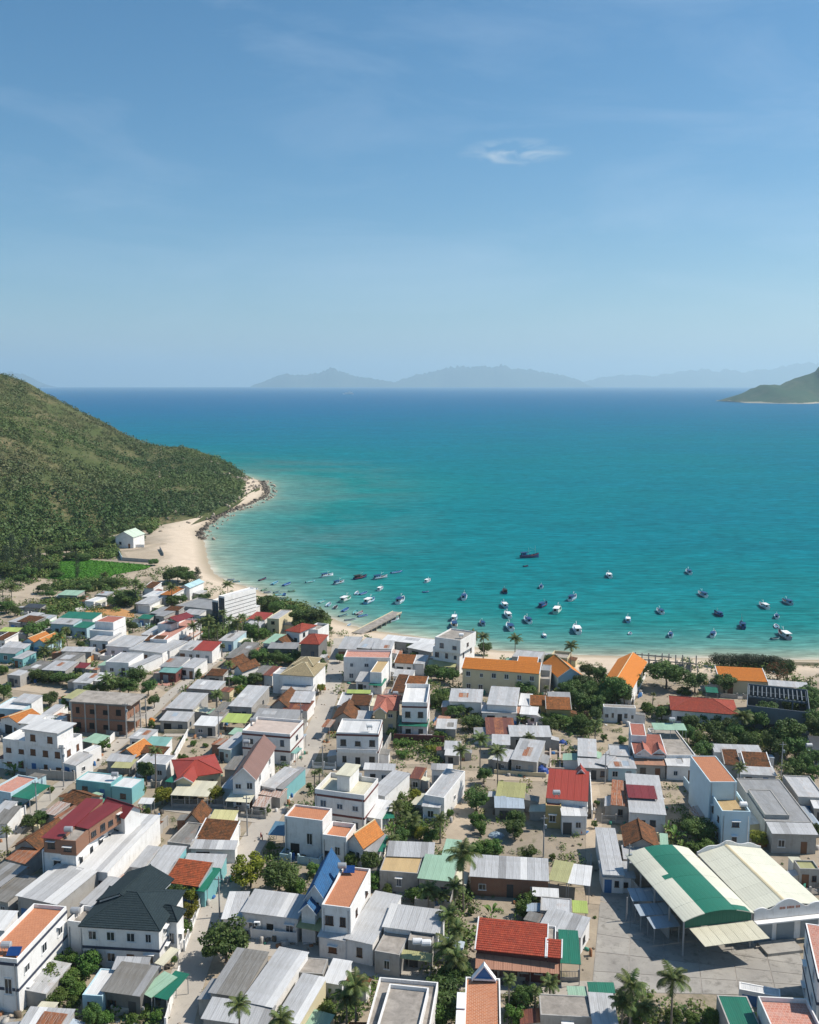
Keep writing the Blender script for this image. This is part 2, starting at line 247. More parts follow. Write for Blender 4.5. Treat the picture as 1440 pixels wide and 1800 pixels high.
 ['house','white house behind the slender palm with an olive porch', [('flat',-58.94,194.53,-10.7,6.83,5.05,0.0,3.8,3.8,'wh','mt',{'p':'.12'}),('shed',-66.25,197.75,-6.8,5.55,2.48,0.0,3.0,3.45,'gy','mt',{}),('can',-64.42,194.34,-5.2,4.22,4.18,0.0,2.7,3.0,'none','ol',{})]],
 ['gateway','small white gateway with a peaked cap', [('can',-53.47,176.54,-4.5,2.7,2.0,0.0,2.8,3.0999999999999996,'none','mw',{})]],
 ['house','wide grey-roofed house behind the colourful doors', [('shed',-61.38,229.88,-8.7,6.91,10.61,0.0,3.6,4.05,'gy','mt',{}),('shed',-61.17,222.71,-6.8,6.93,4.94,0.0,3.0,3.45,'gy','mt',{})]],
 ['shed','low shack with turquoise and magenta doors', [('shed',-52.13,220.0,-8.7,5.25,4.86,0.0,2.8,3.25,'gy','mw',{'f':'2x1'})]],
 ['shed','worn grey annex beside the shack with coloured doors', [('shed',-49.87,226.38,-14.5,3.37,8.42,0.0,3.0,3.45,'gy','md',{})]],
 ['house','long silver-roofed house with a lime green porch', [('shed',-45.54,230.16,-8.8,5.76,14.95,0.0,4.0,4.45,'gy','mt',{}),('can',-45.87,221.07,-7.6,6.11,5.5,0.0,3.0,3.3,'none','yg',{})]],
 ['house','house with a brown tile gable and dark red lean-to by the road', [('gable',-35.1,232.51,-10.4,3.94,9.62,0.0,3.3,3.3,'gy','ot',{'rise':'1.6','rd':'v'}),('shed',-31.28,234.65,-5.5,5.73,7.0,0.0,3.5,3.95,'wh','mt',{}),('shed',-32.03,230.98,-11.3,6.27,5.88,0.0,2.9,3.35,'wh','rr',{})]],
 ['shed','broad dark grey roof behind the pink terrace house', [('shed',-38.36,222.85,-7.4,10.87,5.72,0.0,3.4,3.85,'gy','mg',{})]],
 ['townhouse','two-storey house with a washed pink terrace and brown fascia', [('flat',-37.75,204.5,-12.5,11.35,9.09,0.0,7.2,7.2,'wh','tw',{'p':'.6','f':'3x2','r':'1x2','bd':'mr'})]],
 ['house','tall house with a steep brown-mauve gable roof and white side wall', [('gable',-35.28,179.56,-5.1,4.48,16.81,0.0,7.0,7.0,'wh','bn',{'rise':'2.2','rd':'v','f':'2x2','r':'2x2'}),('can',-36.32,176.84,-8.6,4.97,4.7,0.0,3.2,3.5,'none','cm',{}),('shed',-39.09,190.43,-12.3,2.91,6.0,0.0,4.2,4.65,'gy','md',{})]],
 ['house','house under a bright red hip roof with a cream porch roof', [('hip',-47.54,185.71,20.6,8.51,9.85,0.0,4.2,4.2,'cr','rb',{'rise':'1.2','rd':'u'}),('gable',-47.87,184.54,-6.0,3.33,5.07,0.0,4.2,4.2,'cr','rb',{'rise':'.9','rd':'v'}),('can',-50.62,186.12,-19.9,1.72,9.84,0.0,3.2,3.5,'none','gt',{}),('can',-47.91,179.98,-5.8,7.62,6.6,0.0,3.0,3.3,'none','cm',{}),('shed',-38.27,183.79,-14.7,2.24,4.56,0.0,3.0,3.45,'bl','mt',{})]],
 ['house','turquoise roadside house with a ribbed grey roof', [('shed',-30.21,183.92,-25.2,3.21,8.89,0.0,3.4,3.85,'wh','mt',{}),('shed',-27.16,183.23,-20.4,1.63,9.88,0.0,3.2,3.6500000000000004,'tq','mg',{})]],
 ['shed','rusty tin lean-tos in front of the turquoise roadside house', [('shed',-30.17,181.97,-21.9,4.44,2.92,0.0,2.5,2.95,'gy','rw',{}),('shed',-30.75,176.98,-12.3,2.48,3.04,0.0,2.3,2.75,'gy','rw',{})]],
 ['shed','narrow pale blue shed beside a sandy yard', [('shed',-43.09,204.3,-18.8,3.02,8.95,0.0,3.2,3.6500000000000004,'bl','mt',{}),('can',-42.65,213.24,-16.7,2.62,3.48,0.0,3.0,3.3,'none','lg',{})]],
 ['house','house with two mottled brown tile roofs and a yellow sheet patch', [('gable',-42.27,168.36,-6.5,2.99,5.41,0.0,3.2,3.2,'gy','ot',{'rise':'1.5','rd':'v'}),('shed',-38.55,161.22,-9.9,6.19,5.15,0.0,3.2,4.6,'wh','ot',{}),('shed',-37.74,169.11,-5.0,4.46,3.31,0.0,3.0,3.45,'wh','yt',{}),('flat',-43.42,159.76,-13.5,4.51,7.99,0.0,3.4,3.4,'gy','md',{'p':'.15'}),('shed',-39.08,158.81,-3.1,8.02,1.8,0.0,2.9,3.35,'wh','mt',{})]],
 ['house','teal roadside house with a green and white sheet roof', [('shed',-38.83,152.0,-3.8,6.69,3.46,0.0,3.0,3.45,'tq','mt',{}),('shed',-38.01,145.28,-13.4,4.74,5.97,0.0,3.0,3.45,'tq','gt',{})]],
 ['townhouse','blank-walled white block with an orange terrace and small orange gable', [('flat',-22.58,161.57,-14.8,7.28,5.06,0.0,7.4,7.4,'wh','tc',{'p':'.35','r':'1x1'}),('flat',-15.46,158.56,-15.0,4.44,5.38,0.0,5.4,5.4,'wh','tc',{'p':'.8'}),('gable',-11.01,158.64,-32.4,3.25,5.83,0.0,4.2,4.2,'wh','or',{'rise':'1.8','rd':'v'}),('shed',-8.25,157.37,-15.4,2.57,5.47,0.0,3.2,3.6500000000000004,'wh','mt',{}),('can',-5.86,157.07,-7.0,1.4,5.41,0.0,3.0,3.3,'none','gt',{}),('can',-25.83,162.85,-8.6,3.06,4.71,0.0,3.2,3.5,'none','gb',{})]],
 ['townhouse','white two-storey house with brown stripes and a long balcony', [('flat',-16.24,201.24,-4.4,9.39,8.61,0.0,8.0,8.0,'wh','mw',{'p':'.35','f':'3x2','bd':'mr','balc':'1'})]],
 ['townhouse','narrow white townhouse with an open rooftop and emerald awning', [('flat',-1.82,218.47,-4.0,6.04,13.94,0.0,9.0,9.0,'wh','mw',{'p':'1','f':'2x2','bd':'mr'}),('can',-2.61,217.07,-6.6,6.84,4.55,0.0,3.6,3.9,'none','gt',{})]],
 ['house','cream house with a pink tile hip roof and little front gable', [('hip',-8.5,221.92,-3.7,5.28,10.44,0.0,6.0,6.0,'cr','pk',{'rise':'1.1','rd':'u','f':'2x2'}),('gable',-8.27,220.94,-11.5,2.51,5.84,4.0,6.05,6.05,'cr','pk',{'rise':'.9','rd':'v'})]],
 ['house','white parapet house with an old tile strip and olive back roof', [('flat',-18.42,231.08,-3.8,8.02,10.05,0.0,3.8,3.8,'wh','mt',{'p':'.3'}),('shed',-15.22,230.48,-5.1,4.99,6.57,0.0,4.2,4.5,'none','ot',{}),('can',-16.58,239.73,-3.5,6.26,2.01,0.0,4.0,4.3,'none','yg',{})]],
 ['cottage','steep brown tile gable between two white houses by the road', [('gable',-18.66,222.71,-5.7,5.0,9.21,0.0,3.3,3.3,'gy','ot',{'rise':'1.7','rd':'v'}),('shed',-13.61,223.25,-7.7,3.7,5.33,0.0,2.8,3.25,'wh','mt',{})]],
 ['shed','shack with a small rust-orange sheet and pale lean-to', [('shed',5.99,220.54,-17.3,2.69,4.99,0.0,2.6,3.0500000000000003,'gy','rp',{}),('shed',6.51,218.57,-5.9,4.63,4.96,0.0,2.5,2.95,'gy','mt',{})]],
 ['house','white house with a plain grey roof behind dense garden trees', [('shed',10.23,232.6,-6.4,8.16,8.49,0.0,4.4,4.8500000000000005,'wh','mt',{'f':'1x1'})]],
 ['house','white gabled-wall house with a bright grey deck roof', [('shed',19.63,229.12,-9.8,7.28,12.68,0.0,4.8,5.25,'wh','mt',{'f':'1x1'}),('shed',18.24,228.17,-2.9,8.59,3.75,0.0,3.0,3.45,'wh','mt',{})]],
 ['shed','dark rust-red ribbed roof beside tall palms', [('shed',18.2,213.03,-2.7,6.52,9.42,0.0,3.2,3.6500000000000004,'wh','rr',{})]],
 ['villa','white villa with a brown fascia, roof deck and stair tower', [('flat',-18.1,171.73,-17.0,10.02,8.1,0.0,8.0,8.0,'wh','cm',{'p':'.9','f':'3x2','bd':'mr'}),('flat',-13.95,173.13,-17.5,2.56,5.21,7.0,10.2,10.2,'wh','cm',{'p':'.05','ov':'.3'}),('shed',-8.09,179.21,-26.8,3.63,10.77,0.0,4.0,4.45,'wh','mt',{}),('shed',-9.64,191.84,-5.5,6.47,1.75,0.0,3.6,4.05,'wh','mt',{}),('shed',-8.4,170.47,-18.4,3.13,6.6,0.0,3.2,3.6500000000000004,'wh','mw',{}),('can',-5.57,170.23,10.4,2.74,2.12,0.0,2.6,2.9,'none','gt',{})]],
 ['cabin','little block cabin with a dark rust roof', [('shed',0.2,188.65,-15.9,2.19,4.41,0.0,3.0,3.45,'gy','rr',{'f':'1x1'})]],
 ['house','tall narrow white house with a flat silver roof and blue door', [('flat',2.92,175.75,-20.6,4.08,13.64,0.0,5.0,5.0,'wh','mt',{'p':'.15'}),('shed',4.72,190.9,-5.0,4.27,1.35,0.0,4.0,4.45,'wh','mt',{}),('shed',2.61,174.62,-12.3,3.4,2.11,0.0,3.4,3.85,'wh','mw',{'f':'1x1'})]],
 ['shed','low concrete shed behind the slender palm by the dirt lane', [('shed',7.99,204.6,-4.6,3.48,3.65,0.0,2.8,3.25,'gy','mt',{}),('shed',8.05,202.55,-7.7,3.06,1.86,0.0,2.4,2.85,'gy','mw',{})]],
 ['house','ochre house with mottled orange tile roofs and dark windows', [('shed',34.51,228.71,-5.9,5.95,5.28,0.0,3.8,5.0,'ye','oo',{'f':'2x1'}),('shed',30.85,232.19,-7.6,4.04,4.27,0.0,3.6,4.6,'ye','oo',{'f':'1x1'}),('shed',28.0,232.4,-10.8,2.86,7.71,0.0,3.4,3.85,'wh','mw',{}),('shed',35.8,234.18,-4.9,5.43,2.9,0.0,4.8,5.25,'gy','mg',{})]],
 ['shed','low shack with a broken white and pink sheet roof', [('shed',27.78,227.78,-11.9,4.13,4.23,0.0,2.8,3.25,'wh','mw',{}),('shed',25.73,229.46,-15.5,2.26,2.75,0.0,2.6,3.0500000000000003,'gy','rp',{})]],
 ['house','plain white rendered block with a row of tiny windows', [('flat',48.9,229.1,-7.6,7.94,2.18,0.0,4.0,4.0,'wh','cn',{'p':'.06','f':'5x1'})]],
 ['shed','wide grey roof above a blank concrete wall behind the garden', [('shed',23.47,211.0,-2.2,9.48,5.55,0.0,3.4,3.85,'gy','mt',{})]],
 ['shed','slanted grey roof over a dark open front on the back lane', [('shed',22.31,197.57,-16.9,5.6,11.18,0.0,3.4,3.85,'gy','mt',{'f':'2x1'}),('shed',18.95,206.63,-5.2,3.9,4.69,0.0,3.2,3.6500000000000004,'gy','mt',{})]],
 ['house','grey house with stepped roof panels and a low front wall', [('shed',37.21,198.94,-10.0,3.84,9.0,0.0,3.6,4.05,'gy','mt',{}),('shed',40.63,195.48,-32.7,2.37,8.46,0.0,3.4,3.85,'gy','mt',{}),('shed',36.55,194.44,-6.4,6.28,3.46,0.0,2.9,3.35,'gy','mt',{'f':'3x1'})]],
 ['house','grey-roofed house with a blue-trimmed porch beside the dormer house', [('flat',44.02,198.45,-8.6,4.45,6.62,0.0,3.8,3.8,'gy','mt',{'p':'.15'}),('shed',42.77,193.65,-3.7,5.78,5.26,0.0,3.1,3.5500000000000003,'bl','mt',{'f':'2x1'})]],
 ['house','house with a terracotta roof, two triangular dormers and a stair box', [('shed',49.31,197.82,-5.8,6.6,8.69,0.0,4.6,5.6,'wh','pk',{}),('flat',49.58,202.64,-9.8,3.35,7.78,0.0,6.8,6.8,'wh','pk',{'p':'.08'}),('gable',49.84,197.35,-8.9,2.6,3.44,4.0,4.9,4.9,'wh','pk',{'rise':'1','rd':'v'}),('gable',53.33,197.35,-9.5,2.41,3.43,4.0,4.9,4.9,'wh','pk',{'rise':'1','rd':'v'}),('shed',48.89,195.32,-5.7,6.41,4.91,0.0,3.2,3.6500000000000004,'gy','rp',{'f':'2x1'})]],
 ['house','house with a steep red sheet roof and a hanging orange tarp', [('shed',26.59,173.54,-11.8,7.66,9.28,0.0,5.6,7.4,'wh','rb',{}),('gable',33.58,181.0,-7.6,1.76,1.86,5.0,7.2,7.2,'wh','rb',{'rise':'1','rd':'v'}),('shed',28.92,169.29,-3.1,4.56,5.03,0.0,4.0,4.45,'wh','mw',{}),('flat',26.15,171.95,-8.1,2.92,3.54,0.0,4.6,4.6,'ye','pk',{'p':'.2','f':'1x1'})]],
 ['house','garden house with an olive roof and glassy porch', [('shed',17.43,179.6,-10.4,5.43,5.48,0.0,3.2,3.6500000000000004,'gy','oy',{}),('shed',16.82,175.44,-3.8,5.54,3.67,0.0,2.7,3.1500000000000004,'gy','mb',{})]],
 ['shed','rust-streaked tin shed beside the fenced lane', [('shed',39.48,175.15,-13.4,3.16,10.55,0.0,3.4,3.85,'gy','rt',{'f':'1x1'})]],
 ['house','white sheet-roofed house with a red panel set in its roof', [('shed',42.01,170.64,-10.1,6.57,16.86,0.0,4.0,4.45,'wh','mt',{}),('can',42.81,175.4,-7.7,5.51,5.41,0.0,4.6,4.8999999999999995,'none','rm',{})]],
 ['house','long low house under a red hip roof beside the blue-grey shell', [('hip',65.72,227.54,-13.2,15.37,10.39,0.0,4.0,4.0,'wh','rh',{'rise':'1.6','rd':'u','f':'4x1'})]],
 ['unfinished_house','roofless blue-grey concrete shell near the beach', [('flat',82.8,223.34,-20.4,14.44,18.19,0.0,6.4,6.4,'sb','cn',{'p':'5.6'})]],
 ['house','house with brown tile roofs between pale sheets near the dark tree', [('shed',67.99,201.23,-5.4,10.12,3.19,0.0,3.6,4.05,'wh','mt',{}),('shed',72.3,193.96,-7.2,5.03,4.08,0.0,3.5,4.8,'wh','ot',{}),('shed',68.34,195.08,-12.6,2.93,7.56,0.0,3.3,3.75,'gy','ot',{}),('shed',70.19,190.77,-7.4,7.11,3.43,0.0,3.0,3.45,'wh','mt',{'f':'2x1'})]],
 ['townhouse','slim pale blue townhouse with a terracotta roof and dark deck', [('flat',56.92,170.32,0.0,5.12,12.6,0.0,10.0,10.0,'bw','tc',{'p':'.1','f':'1x1'}),('flat',57.28,164.04,-3.2,5.12,12.34,0.0,7.2,7.2,'bw','tn',{'p':'.8','f':'1x2','l':'3x2'})]],
 ['warehouse','large flat grey concrete compound with stepped roofs at the right', [('flat',66.1,166.15,-3.8,8.7,19.31,0.0,4.2,4.2,'gy','mg',{'p':'.15'}),('flat',66.53,167.41,-3.8,4.44,11.14,3.5,4.9,4.9,'gy','mg',{'p':'.12'}),('shed',65.91,162.17,-3.3,7.89,3.0,0.0,4.0,4.45,'gy','mt',{'f':'2x1'})]],
 ['warehouse','grey sheet-roofed building at the right edge beside the flat compound', [('flat',76.52,176.59,-5.8,5.27,10.42,0.0,4.2,4.2,'gy','mt',{'p':'.2'}),('shed',78.48,173.69,-9.8,3.03,4.1,0.0,3.4,3.85,'gy','mt',{})]],
 ['house','house with a sandy roof garden and a pale green canopy', [('flat',56.0,196.98,0.0,6.46,16.17,0.0,4.4,4.4,'wh','cn',{'p':'.25'}),('can',56.07,207.57,-3.5,7.35,3.52,0.0,6.2,6.5,'none','lg',{}),('shed',55.54,194.2,-5.4,6.73,4.25,0.0,3.4,3.85,'wh','mw',{'f':'2x1'})]],
 ['shed','dark-roofed shed beside the big dark tree at the right edge', [('shed',90.81,203.32,-14.7,2.72,7.39,0.0,3.2,3.6500000000000004,'gy','dk',{})]],
 ['chapel','pale green gabled house on the sand at the foot of the hill', [('gable',-152.25,482.8,-11.0,9.93,12.21,0.0,6.0,6.0,'wh','cg',{'rise':'2.6','rd':'v','f':'2x1'})]],
 ['shed','green and white canopy above the banana plot', [('shed',-137.0,360.45,-7.6,7.82,6.27,0.0,3.0,3.45,'gy','lg',{})]],
 ['house','house with a rust-brown tile wing beside a round tree near the left edge', [('shed',-137.9,317.04,-19.6,4.82,12.1,0.0,3.5,3.95,'gy','mt',{}),('shed',-134.41,316.52,-19.5,6.78,5.64,0.0,3.8,4.4,'gy','ot',{})]],
 ['house','pale blue house with green and white sheets beside the white tower block', [('shed',-120.86,310.37,-10.9,8.29,5.37,0.0,4.6,5.05,'bl','mt',{'f':'2x1'}),('shed',-112.67,308.58,-16.0,5.04,5.57,0.0,3.8,4.25,'bl','gt',{}),('shed',-122.38,322.0,-7.8,12.26,7.18,0.0,3.5,3.95,'wh','gt',{})]],
 ['townhouse','white cube with a brick-red roof in the middle of the old quarter', [('flat',-103.14,301.87,-13.3,6.68,7.67,0.0,7.4,7.4,'wh','pk',{'p':'.1','f':'1x1','r':'1x1'}),('flat',-104.36,299.95,-14.7,8.7,7.72,0.0,5.0,5.0,'wh','mt',{'p':'.1'})]],
 ['house','white house with a green edged roof in front of the white cube', [('shed',-102.24,293.98,-12.9,6.29,8.49,0.0,3.4,3.85,'wh','mt',{'f':'2x1'}),('can',-102.06,294.0,-10.8,5.96,2.35,0.0,3.2,3.5,'none','gt',{})]],
 ['house','house with twin bright orange gables among palms', [('gable',-122.4,290.45,-16.4,4.86,7.78,0.0,3.8,3.8,'bl','or',{'rise':'1.4','rd':'v'}),('gable',-118.14,288.67,-12.0,4.56,8.04,0.0,3.8,3.8,'bl','or',{'rise':'1.4','rd':'v'})]],
 ['house','turquoise low house left of the twin orange gables', [('shed',-127.28,285.15,-4.8,7.84,5.77,0.0,3.2,3.6500000000000004,'tq','mt',{}),('shed',-119.04,275.48,-19.5,3.31,5.77,0.0,3.0,3.45,'tq','mt',{}),('shed',-126.41,280.59,-11.4,6.46,3.88,0.0,3.2,3.6500000000000004,'tq','mg',{'f':'1x1'})]],
 ['shed','pale lime roof at the left edge with a rust tile wing', [('shed',-136.41,306.39,-6.9,6.28,2.88,0.0,3.0,3.45,'gy','yg',{}),('shed',-133.21,295.4,-11.9,3.42,7.1,0.0,3.2,3.6500000000000004,'wh','ot',{})]],
 ['shed','long hall with grey weathered panels behind the thicket', [('shed',-111.5,264.33,-16.4,6.04,7.1,0.0,3.0,3.45,'gy','md',{}),('shed',-105.29,262.48,-9.3,6.96,7.13,0.0,3.4,3.85,'gy','mt',{}),('shed',-105.36,269.96,-11.2,6.13,7.93,0.0,3.6,4.05,'gy','md',{})]],
 ['shed','silver lean-to behind the weathered panel hall', [('shed',-107.29,282.83,-4.7,9.43,3.01,0.0,3.0,3.45,'gy','mt',{})]],
 ['shed','low red sheet hut beside an orange garden wall', [('shed',-97.27,266.7,-11.0,3.02,2.9,0.0,2.8,3.25,'gy','rm',{})]],
 ['house','white-parapet grey house beside the green bushes and sandy yard', [('flat',-89.01,268.04,-9.4,7.21,9.95,0.0,4.0,4.0,'wh','mt',{'p':'.15','f':'2x1'}),('shed',-81.77,266.86,-25.7,2.67,11.23,0.0,3.0,3.45,'wh','mt',{})]],
 ['shed','tiny isolated grey block hut beside the dirt track', [('flat',-113.38,257.48,-15.0,4.19,5.16,0.0,3.4,3.4,'gy','mt',{'p':'.08'})]],
 ['shed','pale sheet sheds above the dirt track beside the dark bushy tree', [('shed',-92.89,252.33,-9.7,4.93,6.77,0.0,3.0,3.45,'wh','mt',{}),('shed',-88.8,253.8,-10.2,3.55,5.61,0.0,3.0,3.45,'wh','mw',{})]],
 ['house','grey-roofed house near the orange earth pit', [('shed',-101.94,343.79,-15.2,5.78,10.13,0.0,3.5,3.95,'gy','mt',{'f':'1x1'}),('shed',-92.35,328.79,-21.5,3.8,7.96,0.0,3.6,4.05,'gy','mg',{})]],
 ['house','beach house with an orange-brown tile roof and white walls by the palms', [('shed',-106.39,371.04,-15.1,4.24,6.23,0.0,3.6,4.6,'wh','ot',{}),('shed',-102.77,356.03,-16.6,5.69,8.2,0.0,3.4,3.85,'wh','mw',{}),('shed',-95.78,356.47,-17.0,4.91,11.04,0.0,4.0,4.8,'wh','or',{})]],
 ['hut','small pale blue roofed hut under the beach trees', [('gable',-90.22,364.83,-16.1,3.91,11.3,0.0,5.2,5.2,'wh','lb',{'rise':'.8','rd':'v'})]],
 ['house','long sheet-roofed house with rusted tile square in the old quarter', [('shed',-94.64,286.67,-13.7,8.41,10.81,0.0,3.6,4.05,'wh','mt',{'f':'2x1'}),('shed',-86.44,282.7,-19.0,11.88,12.32,0.0,3.6,4.05,'wh','mt',{'f':'3x1'}),('shed',-83.41,289.68,-5.7,5.59,4.45,0.0,4.4,4.8500000000000005,'wh','ot',{}),('shed',-87.46,299.99,-14.1,3.0,9.27,0.0,3.6,4.05,'wh','mt',{})]],
 ['townhouse','white house with a red pavilion roof on its pink terrace', [('flat',-81.76,289.18,-11.0,5.8,26.48,0.0,5.0,5.0,'wh','tp',{'p':'.5','r':'4x1'}),('gable',-80.33,302.17,-25.7,5.37,7.67,0.0,8.0,8.0,'none','rm',{'rise':'.8','rd':'v'}),('flat',-82.71,302.19,-17.5,5.09,4.66,0.0,6.6,6.6,'wh','tp',{'p':'.4'})]],
 ['shed','grey house with an ochre tile wing near the white striped block', [('shed',-89.57,325.33,-22.6,3.55,10.5,0.0,3.6,4.05,'gy','mg',{}),('shed',-87.81,331.58,-13.5,5.35,4.06,0.0,4.0,4.45,'gy','ot',{}),('shed',-80.96,329.53,-15.4,6.55,4.94,0.0,3.2,3.6500000000000004,'wh','mt',{})]],
 ['house','white-walled red-roofed house with blue windows by the diagonal lane', [('shed',-66.06,280.67,-12.3,6.03,7.21,0.0,4.0,4.8,'wh','rb',{'f':'2x1'}),('shed',-70.76,282.05,-9.7,4.61,8.96,0.0,3.6,4.05,'wh','mt',{})]],
 ['house','house with a turquoise roof strip and maroon front', [('shed',-71.47,261.73,-13.1,4.91,4.15,0.0,3.0,3.45,'mr','tq',{}),('shed',-72.2,265.24,-9.4,5.62,8.39,0.0,3.5,3.95,'wh','mg',{}),('shed',-66.13,264.98,-15.9,4.19,7.87,0.0,3.4,3.85,'wh','mt',{'f':'2x1'})]],
 ['house','grey-roofed corner house with blue doors at the end of the grove', [('shed',-60.71,292.84,-13.2,4.87,10.43,0.0,3.6,4.05,'bl','mt',{'f':'2x1'})]],
 ['hotel','tall white building with black horizontal stripes on its side', [('flat',-66.41,321.42,-32.0,2.76,16.37,0.0,11.5,11.5,'wh','mw',{'p':'.3','gl':'3','st':'4','bdr':'dk'}),('flat',-70.12,328.21,-24.6,2.65,8.12,0.0,8.4,8.4,'wh','mw',{'p':'.5','gl':'2'}),('shed',-63.69,329.6,-21.0,4.86,11.86,0.0,3.4,3.85,'wh','mw',{})]],
 ['warehouse','wide flat grey deck roof left of the striped white building', [('flat',-86.32,340.36,-24.1,16.19,13.71,0.0,3.6,3.6,'gy','mg',{'p':'.3'})]],
 ['house','small white house with a bright red roof in front of the dark shore tree', [('shed',-55.97,320.31,-18.7,6.19,6.31,0.0,3.8,4.6,'wh','rb',{}),('shed',-55.96,314.15,-17.2,5.34,4.03,0.0,3.0,3.45,'wh','mt',{})]],
 ['house','pale yellow house with a grey roof beside the shore tree', [('flat',-48.51,313.84,-13.2,4.28,12.91,0.0,5.4,5.4,'cr','mt',{'p':'.2','f':'1x2'})]],
 ['house','white house with a red hip roof and open white terrace under a large tree', [('hip',-39.6,295.91,-26.2,4.95,9.85,0.0,6.0,6.0,'wh','rh',{'rise':'1.2','rd':'u','r':'2x2'}),('flat',-33.68,299.19,-20.4,4.26,8.38,0.0,5.6,5.6,'wh','cn',{'p':'.8'})]],
 ['house','raw concrete block with a red hip roof beside the main road', [('hip',-32.89,277.29,-9.5,5.53,10.3,0.0,7.0,7.0,'cc','rh',{'rise':'1.6','rd':'u'})]],
 ['villa','white villa with a broad tan hip roof beside the main road', [('hip',-34.98,250.02,-11.5,8.95,11.63,0.0,6.0,6.0,'wh','tr',{'rise':'1.8','rd':'u','f':'4x1'}),('hip',-32.34,255.19,-11.7,5.51,7.04,0.0,7.2,7.2,'wh','tr',{'rise':'1.2','rd':'u'}),('flat',-37.64,251.61,-12.0,2.57,5.79,0.0,5.6,5.6,'wh','mt',{'p':'.4'}),('shed',-34.63,247.02,-8.2,8.39,3.4,0.0,2.8,3.25,'wh','mt',{'f':'4x1'})]],
 ['house','low house with a brown gable and a pale green sheet roof', [('gable',-42.94,290.86,-21.0,3.81,7.96,0.0,3.3,3.3,'gy','ot',{'rise':'1.4','rd':'v'}),('shed',-46.38,291.22,-15.7,4.06,9.42,0.0,3.2,3.6500000000000004,'wh','lg',{}),('shed',-43.97,285.15,-4.2,8.94,5.11,0.0,3.2,3.6500000000000004,'cc','mg',{})]],
 ['shed','worn grey twin roofs along the diagonal lane', [('shed',-53.62,283.48,-11.3,4.64,7.87,0.0,3.0,3.45,'cc','md',{}),('shed',-55.26,275.85,-12.0,4.74,8.48,0.0,3.0,3.45,'cc','md',{})]],
 ['cottage','cluster of brown tile gables behind the lane palm', [('shed',-57.51,258.75,-10.2,4.95,4.29,0.0,3.0,3.45,'gy','ot',{}),('gable',-54.87,265.81,-23.9,3.7,8.61,0.0,3.5,3.5,'gy','ot',{'rise':'1.3','rd':'v'}),('gable',-50.34,262.72,-32.4,2.95,6.96,0.0,3.5,3.5,'wh','ot',{'rise':'1.3','rd':'v'})]],
 ['shed','dark red tin roof behind the tan-roofed villa garden', [('shed',-41.13,258.11,-15.0,2.52,6.91,0.0,3.2,3.6500000000000004,'wh','rr',{}),('shed',-43.99,259.21,-14.1,2.7,6.41,0.0,3.2,3.6500000000000004,'gy','md',{})]],
 ['house','broad grey sheet roof beside a sandy corner on the diagonal lane', [('shed',-59.42,246.01,-11.5,7.99,5.86,0.0,3.4,3.85,'gy','mt',{})]],
 ['house','low house with white side walls where the palms meet the lane', [('shed',-76.92,283.01,-21.8,3.5,9.51,0.0,3.4,3.85,'wh','mt',{})]],
 ['townhouse','big white house with a pink terrace at the road end by the beach', [('flat',-18.84,261.96,-3.5,13.32,7.47,0.0,7.2,7.2,'wh','tp',{'p':'.5','f':'3x2'}),('flat',-10.87,250.98,-9.5,3.25,11.9,0.0,6.2,6.2,'wh','tn',{'p':'.1','f':'1x1'}),('shed',-14.85,253.07,-8.0,3.77,7.11,0.0,3.0,3.45,'wh','mt',{}),('can',-11.14,249.45,-12.8,3.68,5.68,0.0,3.0,3.3,'none','gt',{})]],
 ['shed','silver sheds with a green wall base beside the beach road', [('shed',-22.09,284.05,-6.8,5.51,12.32,0.0,3.4,3.85,'gy','mt',{}),('shed',-16.55,285.37,-17.1,4.49,9.92,0.0,3.4,3.85,'gy','mt',{})]],
 ['house','white-fronted grey house beside the silver beach sheds', [('shed',-11.57,283.36,-6.3,5.98,7.9,0.0,3.6,4.05,'wh','mt',{'f':'2x1'})]],
 ['shed','long pale beach restaurant roof along the shore', [('shed',-8.52,294.84,-21.0,16.95,4.5,0.0,3.2,3.6500000000000004,'gy','mw',{}),('shed',-0.52,286.34,-35.8,8.96,5.21,0.0,3.2,3.6500000000000004,'gy','mw',{})]],
 ['townhouse','white three-storey cube standing right at the water', [('flat',6.96,272.34,-25.9,8.58,11.68,0.0,7.2,7.2,'wh','mw',{'p':'.5','f':'3x2','r':'2x2'}),('flat',7.48,271.02,-27.8,8.3,11.18,6.5,10.6,10.6,'wh','cn',{'p':'.4','f':'2x1','r':'1x1'}),('can',5.05,266.86,-8.0,8.32,5.6,0.0,3.0,3.3,'none','ol',{})]],
 ['house','white-walled house with an orange tile slope and pale annex', [('shed',-4.31,268.34,-11.2,5.48,4.82,0.0,3.8,4.8,'wh','oo',{}),('shed',1.25,267.82,-11.3,3.0,7.16,0.0,3.6,4.05,'wh','mt',{}),('shed',-4.55,257.87,-12.0,5.2,4.82,0.0,3.0,3.45,'wh','mt',{})]],
 ['house','stacked brown tile roofs beside an orange tile wing', [('shed',-4.71,243.36,-8.0,3.52,6.8,0.0,3.2,3.6500000000000004,'gy','ot',{}),('shed',-3.86,250.18,-10.6,2.81,5.65,0.0,3.6,4.05,'gy','ot',{}),('shed',-0.93,248.13,-11.5,5.08,4.99,0.0,3.6,4.5,'wh','oo',{})]],
 ['school','long cream two-storey school with an orange tile roof', [('shed',14.67,252.88,-14.2,21.08,4.02,0.0,7.0,8.6,'cr','orn',{'f':'6x2'}),('shed',30.32,255.42,-11.9,5.26,2.93,0.0,8.0,8.45,'cr','orn',{})]],
 ['shed','grey flat-roofed building behind the school', [('flat',30.16,269.96,-17.4,8.6,7.81,0.0,5.0,5.0,'gy','mt',{'p':'.1'})]],
